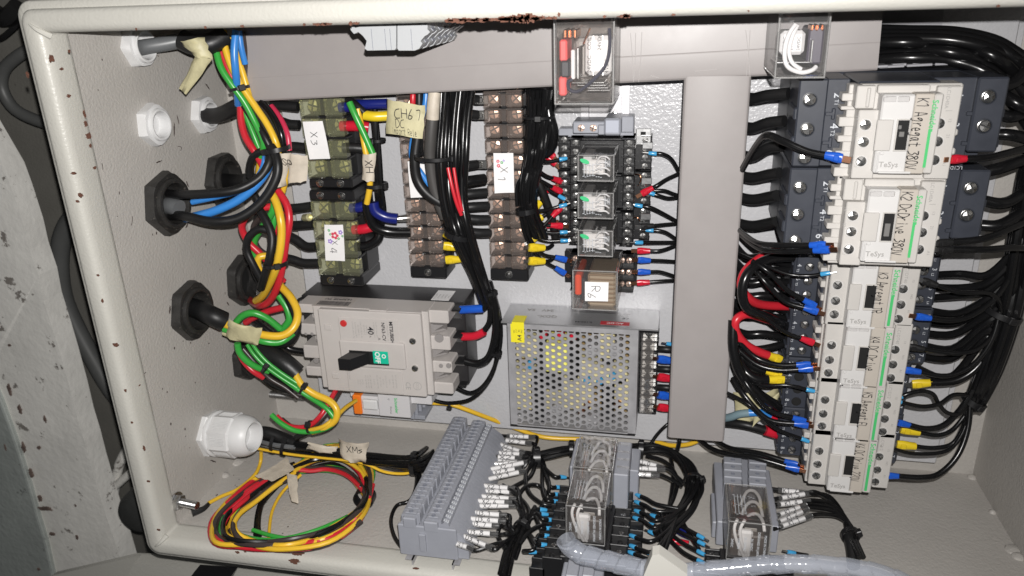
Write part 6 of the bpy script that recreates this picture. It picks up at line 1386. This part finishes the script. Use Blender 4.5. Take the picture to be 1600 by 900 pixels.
for k in range(10): W('black cable of the loom down the right wall, %s from the left' % ORD[k], WB, 3.2, '%d,%d,%d %d,%d,%d %d,%d,%d %d,%d,%d %d,%d,%d %d,%d,%d' % (1622+4*k, 170+8*k, 50, 1596+3*k, 280+6*k, 44+(k*5) % 16, 1580+3*k, 380+4*k, 44+(k*7) % 16, 1562+3*k, 480+2*k, 44+(k*5) % 14, 1534+3*k, 570+k, 42+(k*7) % 12, 1508+2.4*k, 640, 40+(k*5) % 10), group='black loom along the right wall', n=9, cat='cable')
for k in range(9): W('black wire from the compact contactors into the right loom, %s from the top' % ORD[k], WB, 2.9, '%d,%d,26 %d,%d,40 %d,%d,50 %d,%d,52' % (1455-3*k, 430+18*k, 1500-2*k, (428, 450, 462, 490, 505, 522, 545, 560, 590)[k], 1542-k, 430+13*k, 1578-4*k, 400+16*k), group='black wires right of the compact contactors', n=9)
for lb, m, r_, sp_ in (('black wire with red crimp on the right of K1', 'r', 2.2, '1640,225,80 1590,235,100 1545,246,112 1508,248,118'), ('black wire with black crimp on the right of K2, upper', 'k', 2.2, '1640,330,70 1590,352,96 1540,372,110 1487,378,116'), ('black wire with black crimp on the right of K2, lower', 'k', 2.2, '1640,392,70 1590,387,96 1540,390,108 1487,390,114'),
       ('thin black wire with black crimp on the right of K3', 'k', 1.7, '1564,500,52 1562,475,62 1545,458,70 1500,457,76 1462,445,76'), ('black wire with blue terminal on the right of K3', 'u', 1.9, '1590,410,50 1560,460,64 1520,492,72 1485,501,76 1452,497,78'), ('thin black wire with black crimp on the right of K4', 'k', 1.6, '1562,490,50 1552,520,62 1528,545,72 1490,552,76 1441,545,76'),
       ('black wire with blue terminal on the right of K4', 'u', 1.7, '1564,480,56 1550,530,66 1520,570,74 1480,587,78 1436,581,78'), ('black wire with yellow crimp between K4 and K5', 'y', 3.0, '1560,520,44 1530,570,48 1495,594,50 1453,598,50'), ('thin black wire with cyan ferrule looping right of K5, upper', 'c', 1.6, '1514,628,50 1500,646,58 1480,645,64 1466,630,68 1458,616,70 1440,611,74 1420,615,76 1408,620,76'),
       ('thin black wire with cyan ferrule right of K5, lower', 'c', 1.6, '1515,618,50 1490,617,60 1468,631,70 1440,635,74 1406,628,76'), ('black wire with blue terminal on the right of K5', 'u', 2.2, '1520,610,48 1500,640,56 1475,664,64 1448,670,70 1420,664,74'), ('black wire with yellow crimp on the right of K5', 'y', 1.7, '1514,640,44 1490,670,50 1465,680,54 1434,675,54'),
       ('black wire with yellow crimp on the right of K6', 'y', 1.8, '1514,630,44 1508,660,50 1490,692,54 1460,700,56 1428,697,56'), ('thin black wire with cyan ferrule on the right of K6', 'c', 1.5, '1515,630,46 1506,672,56 1480,704,64 1430,709,70 1392,700,76'), ('black wire with blue terminal on the right of K6', 'u', 2.2, '1516,625,48 1512,670,56 1496,712,64 1468,740,70 1440,746,74 1403,744,76')):
    W(lb, WB, r_, sp_, f1=m)
tie('black tie round the right loom level with K3', '1566,490,54', (-.35, -1, 0), 13, w=4, head=(.2, 0, 1), tail=3); tie('black tie round the right loom level with K5', '1522,628,48', (-.5, -1, 0), 8.5, w=4.5, head=(.3, 0, 1), tail=4)
# ---- bottom left: cable bundle through the gland
W('black sheath emerging from the white gland', WBM, 5.6, '398,676,78 418,676,78 440,684,78 462,694,80', n=14, cat='cable')
bundle('thin black wire in the bundle crossing from the gland to the terminal strip', WB, 1.5, '396,682,76 425,689,78 470,698,80 520,706,82 570,714,84 615,722,86 650,724,88 676,712,b-398', 22, 12.0, 'thin black wires between gland and terminal strip', 5, seg=7)
bundle('pale wire showing between the black ones at the gland', WGR, 1.0, '398,688,80 425,696,84 460,700,86', 5, 4.5, 'pale wires in the gland mouth', 2, seg=7)
W('yellow wire at the lower edge of the black bundle', WY, 1.3, '398,700,84 430,706,86 470,712,86 560,722,88 600,737,90 632,740,90 650,734,90')
W('thin black wire looping down left of the terminal strip', WB, 1.6, '652,728,b-396 650,760,b-396 640,782,b-398 620,790,b-400 611,812,b-400 616,838,b-402 630,858,b-404'); bundle('black wire dropping from the tie along the left flank of the terminal strip', WB, 1.4, '650,724,88 655,745,b-398 650,775,b-398 640,800,b-400', 4, 2.5, 'black wires at the left flank of the terminal strip', 3, seg=7)
tie('black tie round the bundle close to the white gland', '430,690,79', (1, -.2, 0), 9, w=3, head=(-.1, -.9, .6)); tie('black tie where the bundle passes above the coil', '447,696,80', (1, -.25, 0), 9.4, w=3, head=(0, .9, .5)); tie('black tie left of the terminal strip', '648,724,88', (1, 0, 0), 10, w=4, head=(0, 1, .3), tail=3)
tape('printed whitish tape on the black bundle above the coil', ('482,690,90', '528,698,90', '524,709,91', '480,700,91'), TAPEW, bend=2.5, seed=31); tape('crumpled cream tape flag with writing above the coil', ('530,686,93', '577,690,93', '571,722,94', '533,714,94'), TAPEW, bend=3.5, seed=32)
tag(hand('XMs', 6, P(556, 703, 99), RIGHT, YP, INK, None, wt=.09, seed=8), 'scribble on the crumpled cream tape flag above the coil', 'handwriting')
# ---- coil of spare wires on the bottom wall
loop = [(459, 737), (420, 752), (378, 782), (352, 812), (352, 838), (392, 850), (446, 850), (505, 838), (552, 810), (574, 776), (564, 738), (534, 716), (492, 718)]
rnd = random.Random(21); cols = [('green', WG), ('yellow', WY), ('black', WB), ('red', WR), ('dark brown', WBR)]
for k in range(28):
    cn, cm = cols[(k*3+k//5) % 5]; o1, o2, o3 = rnd.uniform(-1, 1), rnd.uniform(-1, 1), rnd.uniform(-1, 1); hh = 3+(k*5) % 17; pts = []
    for i, (x, y) in enumerate(loop):
        amp, q = ((5, o1), (15, o1), (22, o1), (24, o1), (19, o1), (13, o1*.5+o2*.5), (12, o2), (16, o2), (13, o2), (4, o2), (20, o3), (27, o3), (22, o3))[i]
        dx, dy = x-466, y-780; L_ = math.hypot(dx, dy); f = 1+(amp*q)/L_
        pts.append(PY(466+dx*f+rnd.uniform(-3, 3), min(780+dy*f+rnd.uniform(-3, 3), 864), YB+max(2, hh+rnd.uniform(-4, 5))))
    seq = (pts+[pts[0]+Vector((0, 2, 0))]) if k % 3 != 2 else (pts[9:]+pts[:9])
    tag(obj('wire', MB().tube(seq, 1.95, 9, 5), cm), '%s spare wire wound in the coil on the bottom wall' % cn, 'wire', '%s wires of the spare coil' % cn)
bundle('black spare wire passing through the left part of the coil', WB, 1.7, '452,738,b-398 420,770,b-402 404,800,b-404 402,838,b-405', 5, 3.5, 'black wires through the coil', 4, seg=8)
W('green wire crossing low along the rim under the coil', WG, 1.7, '395,828,b-400 430,838,b-398 470,842,b-398 520,828,b-400'); W('thin yellow wire inside the coil on the left', WY, 1.4, '470,742,b-398 442,768,b-402 425,800,b-404 420,838,b-405')
W('yellow wire leaving the gland bundle down to the coil tie', WY, 1.6, '490,700,88 485,716,b-394 470,728,b-396 460,738,b-398')
for lb, m_, sp_ in (('cut end of a dark wire pointing up from the coil tie', WBM, '566,784,b-396 573,765,b-394 577,746,b-392'), ('cut end of a red wire beside the dark one at the coil tie', WR, '570,790,b-396 578,775,b-394 583,757,b-392'), ('cut end of a green wire at the coil tie', WG, '566,790,b-397 571,772,b-396 573,756,b-395')): W(lb, m_, 1.8, sp_)
tie('black tie at the upper left of the coil with cream tape', '459,738,b-400', (.6, 0, -.5), 8.5, w=4, head=(0, 1, .2), tail=3); tie('black tie at the right of the coil', '570,777,b-401', (.05, 0, 1), 8.5, w=9, head=(.6, 1, 0), tail=7)
tape('cream tape flattened over the left of the coil by the tie', ('398,744,b-384', '448,716,b-384', '460,734,b-384', '424,752,b-384'), TAPEW, bend=2, seed=41); tape('cream tape tail hanging inside the coil', ('446,736,b-386', '464,742,b-386', '466,786,b-392', '455,782,b-392'), TAPEW, bend=1.5, seed=42)

# ---- marked sleeves and wires right of the long terminal strip
SL = [(785,205,905,210,'X21'),(760,232,885,247,'X22'),(722,256,850,300,'X23'),(725,285,800,300,'X2'),(706,310,848,318,'X24'),(710,336,820,342,'X2'),(690,356,862,350,'X25'),(670,382,832,372,'X26'),(655,415,870,372,'X27'),(650,440,815,412,'X28'),(638,478,840,432,'X29'),(615,515,775,530,'X21'),(605,548,785,555,'X23'),(592,580,782,596,'X25'),(572,610,755,618,'X26'),(560,644,780,640,'X27'),(540,682,722,697,'U31'),(535,722,716,735,'U34'),(520,752,676,764,'U37'),(495,802,665,815,'U38'),(485,826,640,890,'U39'),(452,878,522,900,'U40')]
for i, (xa_, ya_, xb_, yb_, s_) in enumerate(SL):
    a = (600+xa_/4., 630+ya_/4.); b = (600+xb_/4., 630+yb_/4.); yh = -388+(i % 3)*1.5
    A, B = PY(a[0], a[1], yh), PY(b[0], b[1], yh); d = (B-A).normalized()
    N = PY(838, 716, -388) if i < 11 else (PY(822, 812, -386) if i < 16 else PY(806, 838, -388)); N = N+Vector((random.uniform(-3, 3), random.uniform(-3, 3), random.uniform(-3, 3)))
    t = thing('marked_wire', 'white sleeved wire right of the long terminal strip, %s from the back' % ORD[i], 'wire', A, 'sleeved wires right of the terminal strip')
    C = B+d*8; obj('insulation', MB().tube([A-d*10, A, B, C, C.lerp(N, .5)+Vector((0, 3, 2)), N], 1.5, 8, 5), WB, t)
    obj('heat_shrink', MB().tube([A-d*2.5, B+d*6], 2.35, 12, 1, smooth=False), SLEEVE, t)
    sl = obj('marker', MB().tube([A+d*.5, B-d*0.2], 2.25, 14, 1, smooth=False), PAPER, t)
    vw = Vector((0, 0, D))-A; vw = (vw-d*vw.dot(d)).normalized(); L_ = (B-A).length-5; s2 = (s_[:2]+'.'+s_[2:]) if len(s_) > 2 else s_
    M_ = basis(Vector((0, 0, 0)), d, vw.cross(d)); hand(s2, 3.1, A.lerp(B, .5)+vw*2.45, d, vw.cross(d), INK, sl, wt=.15, seed=i, length=min(L_, 12))
bundle('black wire of the loom from the marked sleeves to behind the farther relay', WB, 1.7, '822,716,b-388 850,710,b-386 885,703,b-384 925,700,b-386', 8, 5.5, 'black loom left of the farther relay', 7); tie('black tie where the marked wires gather', '839,715,b-386', (1, 0, -.2), 8.5, w=6, head=(0, 1, 0)); tie('black tie head beside the farther relay', '893,702,b-385', (1, 0, -.1), 6.5, w=3, head=(0, 1, 0))
bundle('black wire of the loom dropping to the lower edge beside the marked sleeves', WB, 1.7, '824,805,b-388 815,830,b-390 800,860,b-392 788,900,b-394', 8, 5.5, 'black loom at the lower edge', 8); tie('black tie on the loom left of the cyan ferrules', '816,826,b-390', (-.3, 0, 1), 7, w=3, head=(.3, 1, 0))
for i, (px, py) in enumerate(((882, 745), (876, 761), (874, 772), (872, 783), (851, 796), (853, 803), (864, 812), (860, 825), (858, 837), (853, 851), (834, 862))):
    st = '848,718,b-388' if i < 4 else '818,822,b-390'; mx, my = (848+5*(i % 3), py-18) if i < 4 else (835, (py+ (790 if i < 8 else 850))/2)
    W('cyan tipped black wire left of the two lower relays, %s from the top' % ORD[i], WB, 1.6, '%s %d,%d,b-386 %d,%d,b-388 %d,%d,b-390' % (st, mx, my, px-16, py-1, px-6, py), f1='c', group='cyan tipped wires left of the lower relays')
W('black wire loop above the cyan ferrules', WB, 1.7, '822,790,b-388 812,775,b-386 822,760,b-384 840,758,b-386 852,770,b-388 846,792,b-390 830,806,b-390'); W('black wire running down from the marked wires to the lower loom', WB, 1.8, '838,722,b-386 828,745,b-386 800,762,b-388 780,775,b-390')
bundle('black wire of the loom arching right of the farther relay and down', WB, 1.8, '985,702,b-382 1020,700,b-382 1058,712,b-382 1078,735,b-384 1083,760,b-386 1072,790,b-388 1050,815,b-390 1030,840,b-392', 10, 7.0, 'black loom right of the lower relays', 9)
tie('black tie at the start of the loom right of the farther relay', '1002,702,b-382', (1, 0, 0), 7.5, w=4, head=(0, 1, .1)); tie('black tie halfway down the loom right of the relays', '1084,752,b-386', (0, -.1, 1), 8, w=3, head=(1, .4, 0))
for i, (px, py) in enumerate(((992, 774), (991, 785), (991, 799), (989, 810), (1015, 797), (1016, 806), (1013, 820), (1013, 832), (984, 838), (984, 854), (982, 864), (1009, 864))):
    W('cyan tipped black wire right of the two lower relays, %s along' % ORD[i], WB, 1.6, '%d,%d,b-386 %d,%d,b-386 %d,%d,b-388 %d,%d,b-390' % (1062-i, min(795+3*i, 850), (1062+px)/2, py+14 if i < 8 else py+6, px+18, py+5, px+8, py+1), f1='c', group='cyan tipped wires right of the lower relays')
for i, (x0, y0_, x1_, y1_) in enumerate(((990, 718, 1026, 728), (987, 731, 1026, 733), (985, 740, 1017, 742))):
    A, B = PY(x0, y0_, -376), PY(x1_, y1_, -376); d = (B-A).normalized(); t = thing('marked_wire', 'black wire in a white sleeve right of the farther relay, %s of three' % ('upper', 'middle', 'lower')[i], 'wire', A, 'sleeved wires right of the farther relay')
    obj('insulation', MB().tube([A-d*8, A, B, B+d*10, PY(1066, 752+4*i, -386)], 1.5, 8, 5), WB, t); obj('heat_shrink', MB().tube([A-d*3, B+d*7], 2.3, 12, 1, smooth=False), SLEEVE, t); sl = obj('marker', MB().tube([A, B], 2.1, 14, 1, smooth=False), PAPER, t)
    vw = Vector((0, 0, D))-A; vw = (vw-d*vw.dot(d)).normalized(); hand('K1.%d' % i, 3.1, A.lerp(B, .5)+vw*2.25, d, vw.cross(d), INK, sl, wt=.16, seed=i, length=11)
# right group
for i, (x0, y0_, x1_, y1_) in enumerate(((1222, 766, 1248, 769), (1221, 778, 1256, 772), (1219, 788, 1252, 784), (1218, 804, 1248, 793), (1218, 815, 1252, 800), (1222, 822, 1256, 810))):
    A, B = PY(x0, y0_, -380), PY(x1_, y1_, -380); d = (B-A).normalized(); t = thing('marked_wire', 'white sleeved wire right of the lower right relay, %s from the top' % ORD[i], 'wire', A, 'sleeved wires right of the lower right relay')
    e = PY(1326+(i % 3)*4, 836, -392); obj('insulation', MB().tube([A-d*8, A, B, B+d*10, PY(1296+2*i, 776+6*i, -388), PY(1318+2*i, 805+3*i, -390), e, e+Vector((3, -2, 22))], 1.7, 8, 5), WB, t)
    obj('heat_shrink', MB().tube([A-d*3, B+d*7], 2.4, 12, 1, smooth=False), SLEEVE, t); sl = obj('marker', MB().tube([A, B], 2.15, 14, 1, smooth=False), PAPER, t)
    vw = Vector((0, 0, D))-A; vw = (vw-d*vw.dot(d)).normalized(); hand('K1.%d' % (6-i), 3.2, A.lerp(B, .5)+vw*2.3, d, vw.cross(d), INK, sl, wt=.16, seed=i, length=11)
W('thick black taped cable end under the right hand tie', SHR, 4.5, '1326,838,b-394 1331,855,b-396 1334,885,b-400', n=12, cat='cable'); tie('black tie gathering the sleeved wires at the lower right', '1329,836,b-392', (.1, 0, 1), 6.5, w=3.5, head=(1, .4, 0))
for i, (px, py) in enumerate(((1096, 837), (1097, 847), (1096, 862), (1096, 876))): W('cyan tipped black wire left of the lower right relay, %s from the top' % ORD[i], WB, 1.6, '%d,%d,b-394 %d,%d,b-392 %d,%d,b-390' % (1040, 812+8*i, 1066, py-14+6*i*0, px-4, py), f1='c', group='cyan tipped wires left of the lower right relay')
W('short cyan tipped wire right of the lower right relay', WB, 1.5, '1262,868,b-396 1250,866,b-394 1240,864,b-392', f1='c'); W('navy sleeve among the black wires between the lower relays', FN, 3.0, '1054,824,b-398 1066,832,b-398 1080,838,b-398', cat='cable'); W('dark red sleeve under the navy one between the lower relays', FR, 2.6, '1050,846,b-402 1062,847,b-402 1076,850,b-402', cat='cable')
W('thick black cable running down from the loom between the lower relays', WBM, 3.6, '1062,800,b-394 1046,830,b-400 1034,862,b-402 1026,890,b-404', cat='cable')
# more of the tangle behind the nuts and in the lower looms
for lb, m_, r_, sp_ in (('dark brown wire tucked behind the red loop left of X4', WBR, 2.4, '436,318,44 412,335,46 396,355,46 402,385,46 420,400,44'), ('black wire dropping from the half hidden nut to the green loop', WBM, 3.0, '392,296,40 404,318,44 400,350,44 390,380,44 398,425,44 412,450,44'),
    ('second red wire behind the thick yellow one left of X4', WR, 2.5, '441,330,46 432,355,50 424,385,50 430,420,48 444,440,44'), ('black wire crossing behind the taped cable towards the breaker', WB, 3.0, '395,500,44 412,512,46 432,528,46 452,545,44 484,550,40'),
    ('black wire rising behind the green arch to the breaker corner', WBM, 3.2, '425,545,44 448,520,46 462,488,44 470,470,38 486,470,36'), ('dark brown wire alongside the thin green ones below the taped cable', WBR, 2.0, '380,545,74 398,566,74 420,590,72 446,606,70 466,622,70'),
    ('second yellow wire showing behind the black loop at the upper tie', WY, 2.4, '440,226,58 445,250,60 447,275,60 442,300,58')):
    W(lb, m_, r_, sp_)
for lb, sp_ in (('black wire looping wide left of the cyan ferrules', '836,722,b-386 822,740,b-384 826,768,b-386 846,786,b-388 862,790,b-390'), ('black wire crossing between the sleeves and the lower loom', '786,758,b-388 806,772,b-384 826,796,b-386 820,822,b-388'), ('black wire sagging beneath the marked sleeves', '780,800,b-388 796,822,b-388 812,846,b-392 806,872,b-394'),
    ('black wire rising from the lower loom to the ferrules', '812,850,b-390 826,832,b-386 842,822,b-386 856,822,b-390'), ('black wire hooking down at the far left of the lower loom', '786,812,b-390 778,836,b-392 790,858,b-394 800,880,b-395'), ('black wire inside the arch right of the farther relay', '1010,712,b-386 1040,722,b-386 1058,748,b-388 1052,780,b-390 1036,806,b-392'),
    ('black wire hanging straight from the arch right of the farther relay', '1046,704,b-388 1052,740,b-392 1048,780,b-396 1040,815,b-400'), ('black wire slanting from the arch towards the lower right relay', '1070,790,b-392 1066,812,b-394 1078,835,b-394 1092,858,b-392')):
    W(lb, WB, 1.7, sp_)
